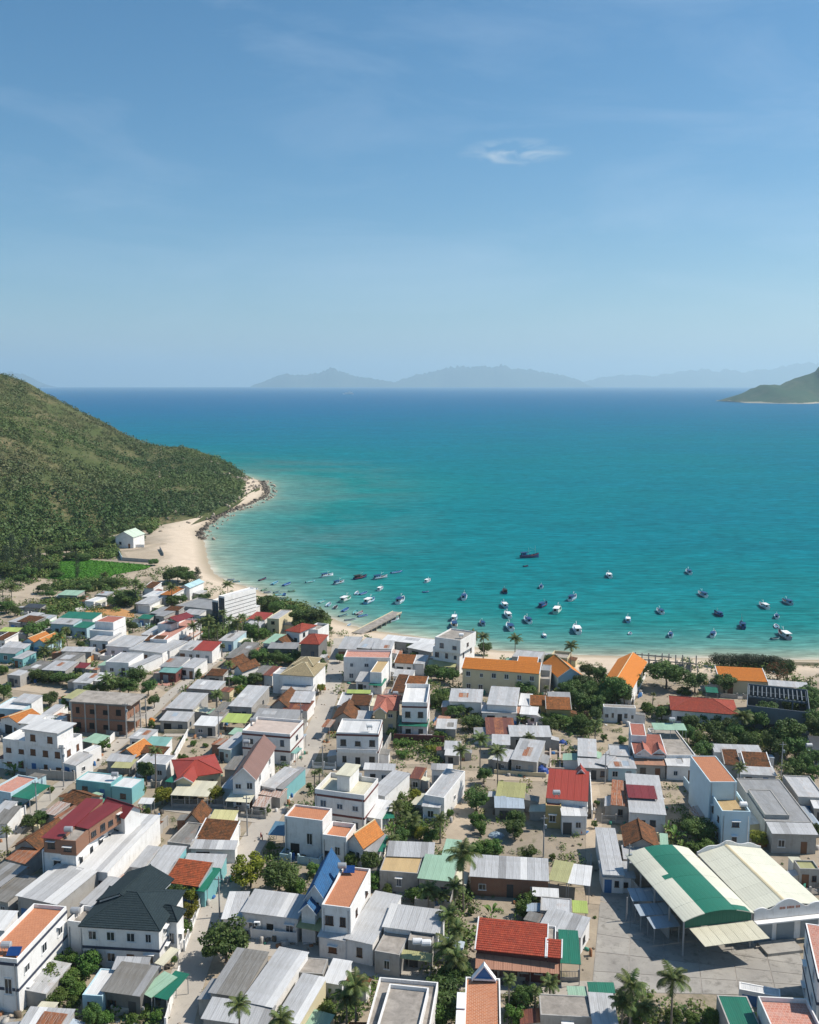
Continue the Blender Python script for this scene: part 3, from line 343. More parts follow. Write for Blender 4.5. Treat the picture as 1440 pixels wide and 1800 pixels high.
 ['house','concrete annex at the right end of the school', [('flat',35.83,250.85,-12.0,2.68,11.01,0.0,4.4,4.4,'gy','cn',{'p':'.15'}),('flat',36.43,253.42,-13.8,2.44,5.36,3.0,6.0,6.0,'gy','mg',{'p':'.1'})]],
 ['house','house with a wide orange gable roof behind garden trees', [('gable',41.3,252.99,9.8,6.67,12.93,0.0,4.4,4.4,'bl','orn',{'rise':'2.2','rd':'v','f':'2x1'})]],
 ['hall','long orange-roofed hall pointing at the sea', [('gable',51.95,244.83,-22.3,7.56,24.79,0.0,5.0,5.0,'wh','orn',{'rise':'2.2','rd':'v'})]],
 ['shed','roofless concrete box on the beach behind the orange gable', [('flat',42.37,276.71,-20.1,5.37,6.84,0.0,3.0,3.0,'cr','cn',{'p':'.8'})]],
 ['house','cream beach house with an orange tile slope behind a round tree', [('shed',85.29,251.15,-9.9,12.39,7.9,0.0,4.2,5.4,'cr','orn',{})]],
 ['shed','long pale sheet canopy beside the orange-roofed beach house', [('can',97.35,247.28,-14.9,10.17,4.32,0.0,3.6,3.9,'none','mt',{})]],
 ['stall','small green-topped shelter under the shade trees', [('can',79.84,245.24,-12.4,3.11,3.82,0.0,2.4,2.6999999999999997,'none','gt',{})]],
 ['stall','upper of three blue-framed market stalls beside the green hall', [('can',35.71,141.26,1.4,5.09,3.32,0.0,2.8,3.0999999999999996,'none','mb',{})]],
 ['stall','middle of three blue-framed market stalls beside the green hall', [('can',35.93,137.0,6.8,5.06,2.73,0.0,2.8,3.0999999999999996,'none','mb',{})]],
 ['stall','lower of three blue-framed market stalls beside the green hall', [('can',37.14,133.52,10.2,4.28,2.62,0.0,2.8,3.0999999999999996,'none','mb',{})]],
 ['hut','little white hut beside the faded green canopy', [('flat',-73.69,203.13,-25.2,2.1,3.81,0.0,3.0,3.0,'wh','mw',{'p':'.1'})]],
 ['stall','blue and white roadside awnings by the pink terrace house', [('can',-27.49,209.52,-17.8,2.39,3.59,0.0,3.0,3.3,'none','mb',{}),('can',-26.59,202.25,-24.3,1.32,2.71,0.0,2.8,3.0999999999999996,'none','tq',{})]],
 ['shed','rusty square canopy at the edge of the main road', [('can',-21.13,217.88,-13.1,2.09,4.51,0.0,3.0,3.3,'none','rt',{})]],
 ['shed','small grey lean-to beneath the twin tall palms on the back lane', [('shed',18.54,198.89,-24.0,3.23,5.41,0.0,2.8,3.25,'gy','mt',{})]],
 ['canopy','beige carport at the gate of the slate villa', [('can',-36.49,125.25,-23.5,1.5,3.69,0.0,2.6,2.9,'none','cm',{})]],
 ['hut','tiny white block hut beside the plantation rows', [('flat',-123.57,351.48,-17.3,3.95,7.67,0.0,2.6,2.6,'wh','mw',{'p':'.1'})]],
 ['shed','low grey shed behind the tiny white block hut', [('shed',-122.54,363.07,-18.6,4.56,4.12,0.0,2.5,2.95,'gy','mt',{})]],
 ['shed','dark net-covered shed at the left of the plantation rows', [('shed',-143.04,342.74,-12.9,6.68,3.46,0.0,2.4,2.85,'gy','dk',{})]],
 ['house','pale house half hidden behind the round green tree', [('shed',-130.29,321.01,-14.2,4.71,5.34,0.0,3.2,3.6500000000000004,'wh','mt',{})]],
 ['house','low white house with a grey roof behind the dark tree by the earth pit', [('shed',-100.93,343.16,-17.4,5.04,6.84,0.0,3.2,3.6500000000000004,'wh','mt',{})]],
 ['shed','green-netted shed at the corner of the earth pit', [('shed',-95.59,325.04,-11.3,4.28,3.97,0.0,2.6,3.0500000000000003,'gy','gt',{})]],
]
TREES = [
 ('yel','yellow-green leafy tree','behind',0,-35.7,144.6,1.3,4.0),
 ('yel','yellow-green leafy tree','behind',158,-34.8,140.0,1.4,4.0),
 ('bush','low green bush','right of',0,-35.0,135.7,1.3,4.0),
 ('tree','slim green tree','behind',0,-38.4,143.4,1.4,5.0),
 ('bush','low green bush','left of',0,-49.8,127.1,1.5,3.5),
 ('bush','low green bush','behind',11,-50.6,124.2,1.7,3.5),
 ('bush','low green bush','in front of',0,-46.4,126.7,1.7,4.0),
 ('bush','low green bush','right of',6,-50.8,122.2,1.3,3.0),
 ('bush','low green bush','left of',158,-48.4,123.8,1.7,2.5),
 ('bush','low green bush','in front of',7,-48.6,119.8,1.5,2.0),
 ('bush','tiny green bush','behind',11,-45.9,118.9,1.0,2.0),
 ('bush','tiny green bush','left of',158,-46.1,121.6,1.1,2.0),
 ('tree','slim green tree','in front of',158,-41.8,114.5,1.4,4.0),
 ('bush','tiny green bush','in front of',158,-40.4,115.3,0.9,3.0),
 ('bush','tiny green bush','left of',15,-36.9,115.5,0.8,2.0),
 ('bush','tiny green bush','in front of',0,-33.9,116.1,0.8,2.0),
 ('bush','tiny green bush','right of',2,-54.5,143.8,0.8,2.0),
 ('bush','tiny green bush','behind',2,-54.1,146.9,0.7,3.0),
 ('palm','small coconut palm','left of',3,-73.0,161.5,1.2,5.0),
 ('bush','tiny green bush','behind',158,-34.6,128.7,0.5,2.0),
 ('bush','tiny green bush','left of',17,-35.8,117.7,0.7,2.0),
 ('yel','yellow-green leafy tree','right of',63,-27.0,150.4,2.8,6.0),
 ('tree','dense green tree','behind',12,-21.9,148.2,2.7,6.0),
 ('tree','dense green tree','right of',158,-27.0,129.3,3.2,7.0),
 ('palm','coconut palm','left of',17,-21.5,109.5,1.7,8.0),
 ('palm','coconut palm','in front of',17,-16.0,108.0,1.8,7.0),
 ('palm','coconut palm','right of',17,-7.1,114.5,2.2,7.0),
 ('palm','small coconut palm','right of',17,-8.3,114.7,1.8,5.0),
 ('banana','banana clump','in front of',18,-11.3,119.3,1.5,3.0),
 ('bush','low green bush','right of',17,-11.4,115.9,1.5,3.0),
 ('bush','low green bush','left of',20,-10.4,157.0,1.3,3.0),
 ('bush','low green bush','behind',12,-16.7,154.2,1.2,2.5),
 ('bush','low green bush','right of',63,-18.8,148.2,1.4,3.0),
 ('bush','tiny green bush','right of',63,-25.1,161.9,0.8,3.0),
 ('tree','slim green tree','left of',20,-6.8,154.0,1.7,5.0),
 ('bush','low green bush','left of',21,-6.3,150.5,1.8,3.0),
 ('bush','tiny green bush','behind',12,-20.0,148.2,1.1,2.5),
 ('banana','banana clump','right of',17,-7.2,116.2,1.4,4.0),
 ('bush','tiny green bush','in front of',20,-3.6,148.1,0.8,2.0),
 ('palm','tall coconut palm','in front of',21,8.6,142.7,2.9,11.0),
 ('palm','small coconut palm','in front of',21,3.0,141.5,1.9,5.0),
 ('palm','small coconut palm','behind',14,7.3,142.3,1.8,5.0),
 ('palm','small coconut palm','in front of',20,5.0,141.8,1.5,4.0),
 ('bush','low green bush','in front of',20,0.9,146.0,1.4,3.0),
 ('palm','small coconut palm','right of',14,5.9,132.7,2.0,6.0),
 ('palm','small coconut palm','left of',24,7.1,130.4,1.6,5.0),
 ('palm','small coconut palm','right of',18,5.5,126.1,2.4,5.0),
 ('palm','small coconut palm','behind',27,6.6,123.4,1.9,5.0),
 ('banana','banana clump','left of',23,13.1,140.4,2.2,3.0),
 ('bush','low green bush','behind',24,19.7,143.8,1.3,3.5),
 ('bush','low green bush','left of',24,18.3,141.3,1.3,3.0),
 ('bush','low green bush','behind',22,13.9,161.6,1.8,3.0),
 ('bush','low green bush','behind',21,12.1,160.8,1.4,3.0),
 ('bush','low green bush','behind',23,21.5,160.0,1.4,2.5),
 ('bush','tiny green bush','behind',22,25.6,159.4,0.6,1.5),
 ('bush','tiny green bush','in front of',21,10.0,142.1,0.6,1.5),
 ('tree','dense green tree','behind',27,4.5,115.9,2.8,6.0),
 ('tree','dense green tree','right of',18,3.5,113.9,2.4,6.0),
 ('tree','dense green tree','left of',29,6.4,123.4,2.0,4.0),
 ('bush','low green bush','right of',18,4.9,124.1,1.2,3.0),
 ('palm','small coconut palm','left of',29,13.4,117.3,1.1,6.0),
 ('palm','small coconut palm','behind',28,19.2,119.2,1.5,4.0),
 ('palm','small coconut palm','left of',153,17.0,117.6,0.8,4.0),
 ('tree','slim green tree','behind',27,15.4,117.9,1.4,5.0),
 ('bush','low green bush','behind',27,14.2,115.9,1.3,3.0),
 ('bush','tiny green bush','behind',27,13.9,118.2,0.9,3.0),
 ('tree','slim green tree','in front of',87,19.7,167.3,2.0,4.0),
 ('bush','low green bush','in front of',87,13.5,169.1,1.2,3.0),
 ('banana','banana clump','left of',24,20.0,139.6,0.9,2.5),
 ('bush','low green bush','right of',20,15.5,161.4,1.4,3.0),
 ('palm','tall coconut palm','right of',29,28.5,112.1,2.2,9.0),
 ('palm','tall coconut palm','right of',14,34.3,113.6,2.4,9.0),
 ('palm','small coconut palm','right of',29,27.6,112.6,1.8,6.0),
 ('bush','low green bush','right of',29,30.8,115.9,1.5,3.0),
 ('palm','small coconut palm','in front of',22,31.0,114.0,1.6,4.0),
 ('bush','low green bush','right of',14,35.2,115.3,1.2,3.0),
 ('bush','low green bush','in front of',22,40.4,115.6,1.2,2.5),
 ('bush','tiny green bush','right of',29,37.6,115.7,1.0,2.0),
 ('yel','yellow-green leafy tree','right of',88,64.6,164.7,1.7,3.0),
 ('banana','banana clump','right of',30,49.4,165.6,2.5,3.5),
 ('banana','banana clump','in front of',88,49.8,162.3,1.7,3.0),
 ('tree','dense green tree','in front of',88,54.2,166.7,3.1,4.0),
 ('bush','low green bush','in front of',88,53.9,162.4,1.7,2.5),
 ('bush','low green bush','behind',151,51.7,161.8,1.2,2.5),
 ('bush','tiny green bush','in front of',22,44.9,113.7,0.7,6.0),
 ('banana','banana clump','behind',30,49.0,169.0,1.6,3.0),
 ('tree','slim green tree','right of',43,-55.9,191.3,1.8,6.0),
 ('palm','tall coconut palm','right of',43,-53.5,190.0,1.6,9.0),
 ('tree','dense green tree','left of',40,-95.2,240.7,2.2,4.0),
 ('banana','banana clump','behind',39,-89.3,233.3,2.1,4.0),
 ('bush','low green bush','left of',40,-90.1,239.9,1.7,4.0),
 ('tree','slim green tree','in front of',43,-72.7,171.1,1.5,3.0),
 ('tree','slim green tree','left of',49,-71.5,172.6,1.5,3.0),
 ('yel','yellow-green leafy tree','behind',49,-50.2,181.9,1.8,4.0),
 ('banana','banana clump','left of',36,-86.2,196.6,2.5,3.0),
 ('bush','low green bush','right of',46,-71.0,209.5,1.5,4.0),
 ('bush','tiny green bush','right of',35,-64.1,225.5,0.9,2.0),
 ('bush','low green bush','right of',43,-56.0,187.2,1.1,2.0),
 ('bush','tiny green bush','in front of',49,-51.9,177.0,0.7,2.0),
 ('bush','tiny green bush','left of',35,-81.4,221.1,1.0,2.0),
 ('bush','tiny green bush','behind',154,-72.4,206.3,1.1,2.5),
 ('bush','tiny green bush','left of',43,-74.9,187.7,0.7,1.5),
 ('bush','tiny green bush','right of',43,-56.9,191.4,0.8,2.5),
 ('tree','dense green tree','behind',40,-82.6,248.7,2.7,5.0),
 ('yel','yellow-green leafy tree','left of',60,-39.5,182.5,1.6,4.0),
 ('yel','yellow-green leafy tree','right of',43,-49.5,182.7,1.1,4.0),
 ('bush','low green bush','in front of',59,-28.6,177.3,1.1,2.5),
 ('palm','coconut palm','left of',52,-48.9,231.4,1.7,7.0),
 ('palm','coconut palm','right of',60,-19.1,180.8,0.9,8.0),
 ('palm','tall coconut palm','right of',60,-18.0,179.6,0.9,9.0),
 ('bush','low green bush','in front of',132,-46.0,250.1,1.5,3.0),
 ('yel','yellow-green leafy tree','right of',132,-24.7,252.0,1.0,3.0),
 ('bush','tiny green bush','behind',48,-50.9,202.6,1.1,3.0),
 ('bush','tiny green bush','in front of',51,-51.1,213.3,0.8,1.5),
 ('bush','tiny green bush','left of',61,-48.0,212.5,0.7,1.2),
 ('bush','tiny green bush','right of',59,-21.0,187.9,0.7,3.0),
 ('bush','tiny green bush','behind',9,-25.5,161.7,0.6,3.0),
 ('tree','dense green tree','left of',87,13.3,178.5,2.3,5.0),
 ('bush','low green bush','right of',65,-1.7,206.8,1.5,1.5),
 ('bush','low green bush','in front of',75,-2.7,183.3,1.5,2.5),
 ('bush','low green bush','left of',87,-0.5,177.3,1.8,3.0),
 ('palm','small coconut palm','behind',20,0.6,168.3,1.9,4.0),
 ('yel','yellow-green leafy tree','in front of',75,1.4,182.8,1.3,3.0),
 ('palm','small coconut palm','in front of',75,-2.6,173.3,1.6,4.0),
 ('banana','banana clump','right of',74,-3.4,168.2,1.8,4.0),
 ('tree','slim green tree','behind',20,-1.4,164.2,1.4,4.0),
 ('palm','small coconut palm','behind',21,5.7,165.9,1.8,5.0),
 ('yel','yellow-green leafy tree','behind',20,2.2,167.0,1.3,3.0),
 ('bush','low green bush','behind',20,4.1,166.0,1.5,3.0),
 ('bush','low green bush','right of',60,0.6,168.3,1.2,3.0),
 ('palm','small coconut palm','left of',22,-3.0,160.3,1.4,4.0),
 ('palm','tall coconut palm','right of',75,10.7,188.1,1.9,10.0),
 ('palm','tall coconut palm','behind',87,15.2,194.3,2.2,10.0),
 ('palm','tall coconut palm','left of',88,18.1,185.2,2.1,11.0),
 ('tree','slim green tree','behind',87,15.9,191.9,1.6,4.0),
 ('bush','low green bush','right of',141,7.1,239.9,2.0,4.0),
 ('bush','low green bush','behind',71,8.8,244.7,1.8,4.0),
 ('tree','dense green tree','behind',70,11.4,231.5,2.3,4.0),
 ('bush','low green bush','left of',72,15.5,233.3,1.7,3.5),
 ('tree','dense green tree','right of',70,15.7,223.1,2.5,4.0),
 ('bush','low green bush','in front of',70,7.4,218.1,1.6,2.5),
 ('bush','tiny green bush','behind',64,-11.3,173.2,1.0,3.0),
 ('bush','tiny green bush','left of',87,7.9,176.3,0.8,2.0),
 ('bush','tiny green bush','right of',75,9.7,186.7,0.9,3.0),
 ('bush','low green bush','left of',88,13.0,172.2,1.4,3.5),
 ('bush','tiny green bush','in front of',75,-7.8,172.7,0.9,3.0),
 ('tree','slim green tree','left of',70,-4.3,217.4,1.1,3.0),
 ('yel','yellow-green leafy tree','in front of',70,5.4,209.4,1.6,1.5),
 ('bush','wide green bush','right of',65,-1.7,213.9,2.1,1.0),
 ('tree','dense green tree','right of',78,44.3,236.4,2.3,6.0),
 ('banana','banana clump','in front of',79,28.4,226.9,2.2,3.0),
 ('bush','low green bush','right of',79,33.9,228.0,1.8,3.0),
 ('bush','wide green bush','right of',79,36.9,228.1,2.2,3.5),
 ('bush','low green bush','left of',80,39.6,226.3,1.9,3.0),
 ('bush','low green bush','behind',81,28.6,214.4,1.3,3.0),
 ('tree','slim green tree','left of',80,42.1,222.3,1.9,5.0),
 ('palm','small coconut palm','behind',83,43.7,213.2,1.7,6.0),
 ('flower','magenta flowering bush','right of',78,44.6,229.4,0.9,4.0),
 ('bush','low green bush','right of',80,61.8,235.8,1.5,3.0),
 ('tree','slim green tree','right of',80,64.1,230.7,1.7,4.0),
 ('tree','slim green tree','behind',22,20.3,170.8,1.7,4.5),
 ('bush','low green bush','behind',83,42.1,218.9,1.1,2.5),
 ('bush','tiny green bush','left of',88,37.9,181.5,0.6,1.5),
 ('bush','tiny green bush','in front of',88,35.6,171.7,0.6,2.0),
 ('bush','low green bush','behind',96,50.5,214.9,1.1,2.0),
 ('bush','low green bush','right of',72,37.7,225.3,1.3,2.5),
 ('palm','small coconut palm','in front of',73,27.7,209.6,1.5,4.0),
 ('bush','tiny green bush','behind',83,46.5,216.4,0.8,2.0),
 ('tree','dense green tree','behind',96,65.8,214.4,2.1,5.0),
 ('tree','dense green tree','right of',84,66.6,204.2,2.4,5.0),
 ('tree','dense green tree','left of',91,73.2,210.7,2.5,5.0),
 ('bush','low green bush','in front of',91,76.9,211.6,1.8,3.5),
 ('palm','coconut palm','behind',92,79.2,215.5,2.7,7.0),
 ('tree','dense green tree','behind',97,84.6,222.4,2.8,6.0),
 ('tree','dense green tree','in front of',150,89.1,225.8,2.8,7.0),
 ('tree','dense green tree','in front of',91,87.4,208.4,3.5,9.0),
 ('tree','dense green tree','behind',95,87.4,204.9,3.0,6.0),
 ('tree','dense green tree','right of',91,103.0,233.6,2.4,6.0),
 ('tree','slim green tree','in front of',149,105.0,242.8,1.9,5.0),
 ('palm','small coconut palm','behind',94,68.8,187.7,1.6,6.0),
 ('tree','slim green tree','behind',95,85.0,197.6,1.7,4.0),
 ('palm','small coconut palm','behind',95,79.4,189.8,1.5,5.0),
 ('bush','low green bush','behind',95,87.6,195.8,1.4,3.0),
 ('bush','low green bush','in front of',150,68.3,229.2,1.3,4.0),
 ('bush','low green bush','left of',91,73.8,226.6,1.6,4.0),
 ('bush','low green bush','behind',97,76.5,225.8,1.5,4.0),
 ('tree','slim green tree','behind',96,69.0,221.5,1.7,5.0),
 ('yel','yellow-green leafy tree','right of',151,64.6,165.6,1.3,2.5),
 ('tree','slim green tree','right of',88,75.9,167.0,1.0,4.0),
 ('bush','low green bush','right of',84,68.9,203.7,1.5,3.0),
 ('tree','slim green tree','in front of',91,82.9,207.7,1.9,6.0),
 ('bush','low green bush','right of',78,68.5,213.2,1.7,4.0),
 ('bush','tiny green bush','behind',95,85.4,191.9,0.9,2.0),
 ('tree','dense green tree','right of',80,77.5,219.1,2.0,5.0),
 ('sheoak','tall wispy casuarina','behind',99,-177.0,430.9,5.2,13.0),
 ('sheoak','tall wispy casuarina','behind',160,-188.1,440.4,4.8,13.0),
 ('sheoak','tall wispy casuarina','left of',160,-169.2,405.0,4.4,12.0),
 ('sheoak','tall wispy casuarina','behind',161,-179.5,413.3,4.2,12.0),
 ('sheoak','tall wispy casuarina','behind',159,-168.6,416.4,3.2,11.0),
 ('sheoak','tall wispy casuarina','behind',115,-160.4,490.4,3.4,12.0),
 ('tree','dense green tree','behind',99,-162.7,447.1,3.1,4.0),
 ('tree','dense green tree','behind',160,-156.5,445.6,3.1,3.0),
 ('sheoak','tall wispy casuarina','left of',115,-145.3,405.3,1.8,11.0),
 ('tree','dense green tree','behind',159,-136.0,387.2,2.7,4.0),
 ('palm','small coconut palm','behind',160,-128.4,390.1,2.2,5.0),
 ('tree','big spreading tree','right of',159,-108.6,353.7,4.3,6.0),
 ('tree','dense green tree','right of',159,-112.3,352.2,2.9,5.0),
 ('palm','tall coconut palm','left of',113,-104.8,353.8,2.6,10.0),
 ('palm','coconut palm','behind',113,-102.8,353.6,2.5,8.0),
 ('tree','dense green tree','in front of',162,-125.7,308.7,3.6,6.0),
 ('palm','small coconut palm','right of',104,-112.0,286.9,2.4,5.0),
 ('palm','small coconut palm','right of',105,-112.0,293.8,2.3,5.0),
 ('palm','small coconut palm','left of',108,-110.7,277.7,2.3,5.0),
 ('bush','low green bush','behind',104,-115.4,309.2,1.8,4.0),
 ('tree','dense green tree','right of',111,-106.9,261.1,2.0,4.0),
 ('tree','dense green tree','in front of',107,-103.0,260.0,2.0,4.0),
 ('tree','dense green tree','in front of',109,-99.3,258.9,2.2,4.0),
 ('tree','dense green tree','right of',107,-96.2,257.8,2.0,4.0),
 ('bush','low green bush','left of',109,-96.2,267.3,1.4,3.0),
 ('tree','dense green tree','left of',120,-76.8,256.9,2.5,6.0),
 ('palm','small coconut palm','behind',40,-82.0,247.2,2.7,6.0),
 ('bush','low green bush','right of',104,-106.3,296.5,1.3,2.5),
 ('palm','tall coconut palm','left of',161,-153.8,349.5,2.2,9.0),
 ('palm','tall coconut palm','left of',99,-150.4,349.5,2.5,9.0),
 ('tree','dense green tree','left of',161,-149.5,342.5,2.9,5.0),
 ('tree','slim green tree','left of',162,-144.2,337.5,2.0,4.0),
 ('tree','dense green tree','behind',115,-144.8,497.5,3.5,4.0),
 ('bush','low green bush','behind',99,-146.7,527.2,1.8,3.0),
 ('tree','dense green tree','behind',161,-154.9,407.4,2.6,3.0),
 ('tree','dense green tree','left of',115,-162.4,420.6,3.5,4.0),
 ('tree','dense green tree','left of',160,-131.6,375.8,2.6,4.0),
 ('tree','dense green tree','behind',113,-129.0,382.6,2.2,4.0),
 ('tree','dense green tree','behind',162,-124.1,387.2,3.0,4.0),
 ('tree','slim green tree','behind',162,-128.3,331.0,1.9,3.0),
 ('palm','small coconut palm','behind',108,-111.1,297.7,1.7,6.0),
 ('bush','low green bush','left of',107,-119.2,268.4,1.4,3.0),
 ('tree','dense green tree','left of',99,-164.5,391.7,3.0,5.0),
 ('tree','slim green tree','right of',99,-127.4,359.2,1.6,3.0),
 ('bush','low green bush','left of',113,-101.7,346.7,1.8,3.0),
 ('tree','slim green tree','left of',99,-142.9,367.5,1.9,3.0),
 ('tree','big spreading tree','behind',115,-99.5,398.5,4.8,7.0),
 ('tree','big spreading tree','behind',160,-94.3,393.8,3.8,6.0),
 ('sheoak','tall wispy casuarina','behind',113,-87.1,380.6,3.2,9.0),
 ('tree','dense green tree','right of',99,-101.9,393.8,2.8,6.0),
 ('tree','dense green tree','right of',113,-90.5,352.2,2.9,5.0),
 ('tree','dense green tree','in front of',115,-88.4,356.7,2.5,4.0),
 ('tree','dense green tree','behind',123,-80.3,362.2,2.3,3.0),
 ('palm','coconut palm','right of',113,-90.9,353.6,2.5,8.0),
 ('palm','coconut palm','right of',115,-71.3,363.1,2.6,7.0),
 ('bush','low green bush','right of',115,-61.4,356.4,1.8,4.0),
 ('tree','big spreading tree','behind',122,-52.6,343.3,3.7,7.0),
 ('tree','dense green tree','right of',122,-48.4,338.3,3.0,6.0),
 ('tree','dense green tree','behind',125,-43.8,339.4,2.2,4.0),
 ('tree','big spreading tree','right of',122,-37.3,317.8,4.1,8.0),
 ('tree','big spreading tree','behind',136,-32.4,317.8,3.7,8.0),
 ('tree','dense green tree','behind',136,-28.7,307.9,2.4,6.0),
 ('palm','coconut palm','right of',117,-70.2,298.8,2.3,7.0),
 ('palm','tall coconut palm','behind',119,-65.3,299.5,2.4,9.0),
 ('palm','coconut palm','behind',119,-62.2,297.3,2.1,7.0),
 ('palm','coconut palm','behind',121,-59.7,304.5,2.4,8.0),
 ('palm','coconut palm','behind',130,-56.4,301.4,2.1,8.0),
 ('palm','coconut palm','in front of',122,-63.6,314.2,1.8,8.0),
 ('palm','coconut palm','behind',134,-55.9,307.7,2.0,8.0),
 ('palm','coconut palm','left of',130,-68.4,301.4,2.1,8.0),
 ('palm','small coconut palm','behind',130,-58.1,302.2,2.1,6.0),
 ('bush','wide green bush','behind',130,-50.1,307.7,3.0,4.0),
 ('tree','dense green tree','behind',130,-53.3,310.1,2.2,5.0),
 ('bush','low green bush','behind',119,-68.0,305.8,1.8,2.5),
 ('palm','small coconut palm','behind',119,-63.6,300.0,1.7,4.0),
 ('palm','coconut palm','behind',129,-50.2,305.3,1.7,8.0),
 ('tree','dense green tree','in front of',130,-46.0,281.3,2.4,4.0),
 ('tree','dense green tree','right of',130,-40.9,278.8,2.5,4.0),
 ('tree','dense green tree','behind',132,-36.8,277.5,2.2,4.0),
 ('tree','slim green tree','right of',130,-34.5,280.0,1.8,4.0),
 ('palm','coconut palm','in front of',131,-50.3,254.3,1.7,8.0),
 ('bush','low green bush','right of',131,-50.6,259.5,1.9,3.0),
 ('tree','dense green tree','left of',132,-43.6,257.8,2.5,4.0),
 ('tree','dense green tree','right of',132,-26.1,267.2,2.1,5.0),
 ('bush','low green bush','left of',132,-45.6,257.3,1.5,3.0),
 ('yel','yellow-green leafy tree','right of',53,-24.4,250.3,1.1,4.0),
 ('yel','yellow-green leafy tree','behind',53,-46.2,249.5,1.3,3.0),
 ('palm','small coconut palm','behind',52,-49.7,234.0,1.8,6.0),
 ('palm','small coconut palm','right of',119,-58.5,286.0,1.3,4.0),
 ('bush','low green bush','left of',131,-55.5,261.0,1.9,2.0),
 ('tree','slim green tree','left of',132,-45.8,266.8,1.2,4.0),
 ('tree','slim green tree','in front of',138,0.6,290.1,1.7,3.0),
 ('tree','dense green tree','right of',140,6.3,262.8,2.2,5.0),
 ('tree','dense green tree','in front of',139,9.7,262.4,2.4,4.0),
 ('tree','slim green tree','left of',142,12.3,259.5,1.7,5.0),
 ('tree','slim green tree','left of',137,-21.3,279.7,1.4,3.0),
 ('palm','tall coconut palm','behind',139,19.6,283.7,1.8,9.0),
 ('bush','low green bush','behind',66,7.7,242.0,2.0,4.0),
 ('palm','tall coconut palm','right of',139,19.7,280.6,2.0,9.0),
 ('palm','coconut palm','right of',139,22.8,283.1,2.3,8.0),
 ('tree','slim green tree','behind',139,23.7,289.0,2.0,4.0),
 ('palm','tall coconut palm','left of',143,31.6,274.5,2.3,10.0),
 ('palm','tall coconut palm','behind',145,46.9,266.3,2.4,10.0),
 ('tree','dense green tree','right of',143,42.2,272.7,2.4,5.0),
 ('tree','dense green tree','right of',145,51.8,264.0,2.4,5.0),
 ('tree','dense green tree','right of',144,48.6,248.9,2.9,6.0),
 ('tree','big spreading tree','behind',80,54.3,240.5,3.8,9.0),
 ('tree','dense green tree','behind',80,56.7,240.5,2.3,6.0),
 ('tree','dense green tree','in front of',146,51.8,239.5,2.3,6.0),
 ('tree','dense green tree','right of',142,31.7,248.5,2.8,5.0),
 ('yel','yellow-green leafy tree','in front of',144,42.6,249.6,1.7,3.0),
 ('tree','dense green tree','left of',80,44.3,236.5,2.5,6.0),
 ('tree','dense green tree','in front of',144,49.6,243.2,2.0,5.0),
 ('palm','small coconut palm','in front of',144,36.7,245.3,1.0,4.0),
 ('tree','slim green tree','right of',144,46.8,254.0,1.6,5.0),
 ('tree','dense green tree','right of',79,48.9,236.2,2.3,5.0),
 ('tree','big spreading tree','right of',146,71.7,255.0,4.7,9.0),
 ('tree','dense green tree','behind',150,78.9,252.0,3.0,6.0),
 ('tree','dense green tree','right of',150,86.7,250.8,3.0,6.0),
 ('tree','dense green tree','behind',146,65.6,261.1,2.1,5.0),
 ('redtree','dark tree flecked with orange blossom','right of',150,104.6,259.9,3.4,7.0),
 ('tree','slim green tree','behind',149,108.4,262.5,1.9,7.0),
 ('tree','dense green tree','in front of',149,104.1,237.8,3.3,7.0),
 ('bush','low green bush','in front of',146,61.7,235.5,1.6,3.0),
 ('tree','slim green tree','left of',150,64.0,230.5,1.9,4.0),
 ('tree','dense green tree','right of',146,97.6,232.9,2.1,5.0),
 ('palm','small coconut palm','right of',80,64.1,239.7,0.9,4.0),
 ('bush','low green bush','left of',150,75.8,251.0,2.0,1.5),
 ('sheoak','tall wispy casuarina','left of',113,-163.7,410.8,3.1,11.0),
 ('tree','big spreading tree','behind',99,-170.8,463.5,4.4,6.0),
 ('tree','big spreading tree','behind',159,-163.7,466.9,4.5,6.0),
 ('tree','big spreading tree','behind',161,-158.9,473.9,3.9,6.0),
 ('sheoak','tall wispy casuarina','behind',162,-161.5,471.2,3.6,11.0),
 ('tree','dense green tree','behind',164,-155.6,484.6,3.4,5.0),
 ('tree','big spreading tree','left of',115,-173.6,453.5,4.6,6.0),
 ('tree','big spreading tree','behind',113,-155.1,536.9,3.7,4.0),
 ('tree','dense green tree','behind',122,-119.6,435.0,2.5,3.0),
 ('tree','big spreading tree','left of',99,-178.9,409.0,3.9,7.0),
 ('tree','dense green tree','left of',113,-165.4,404.0,3.4,6.0),
 ('tree','dense green tree','left of',159,-148.9,375.8,2.6,4.0),
 ('bush','wide green bush','behind',160,-121.0,366.7,2.3,3.0),
 ('tree','slim green tree','right of',162,-119.0,328.7,1.9,4.0),
 ('tree','dense green tree','behind',104,-126.1,318.7,2.1,4.0),
 ('tree','slim green tree','in front of',164,-94.9,315.5,1.8,4.0),
 ('tree','slim green tree','behind',164,-92.1,334.0,1.9,4.0),
 ('tree','slim green tree','in front of',111,-109.4,245.7,1.9,5.0),
 ('tree','dense green tree','behind',39,-86.7,247.5,2.1,4.0),
 ('tree','dense green tree','right of',40,-77.1,249.8,2.3,5.0),
 ('tree','slim green tree','left of',50,-67.3,239.7,1.4,4.0),
 ('tree','slim green tree','right of',131,-47.3,255.7,1.8,4.0),
 ('bush','low green bush','right of',120,-61.6,265.0,1.4,3.0),
 ('tree','slim green tree','behind',130,-52.2,294.6,1.5,4.0),
 ('tree','slim green tree','right of',164,-82.2,318.7,1.6,4.0),
 ('tree','slim green tree','behind',132,-26.7,281.3,1.3,4.0),
 ('tree','dense green tree','behind',94,97.4,218.4,2.4,8.0),
 ('tree','dense green tree','behind',93,95.6,212.9,2.5,8.0),
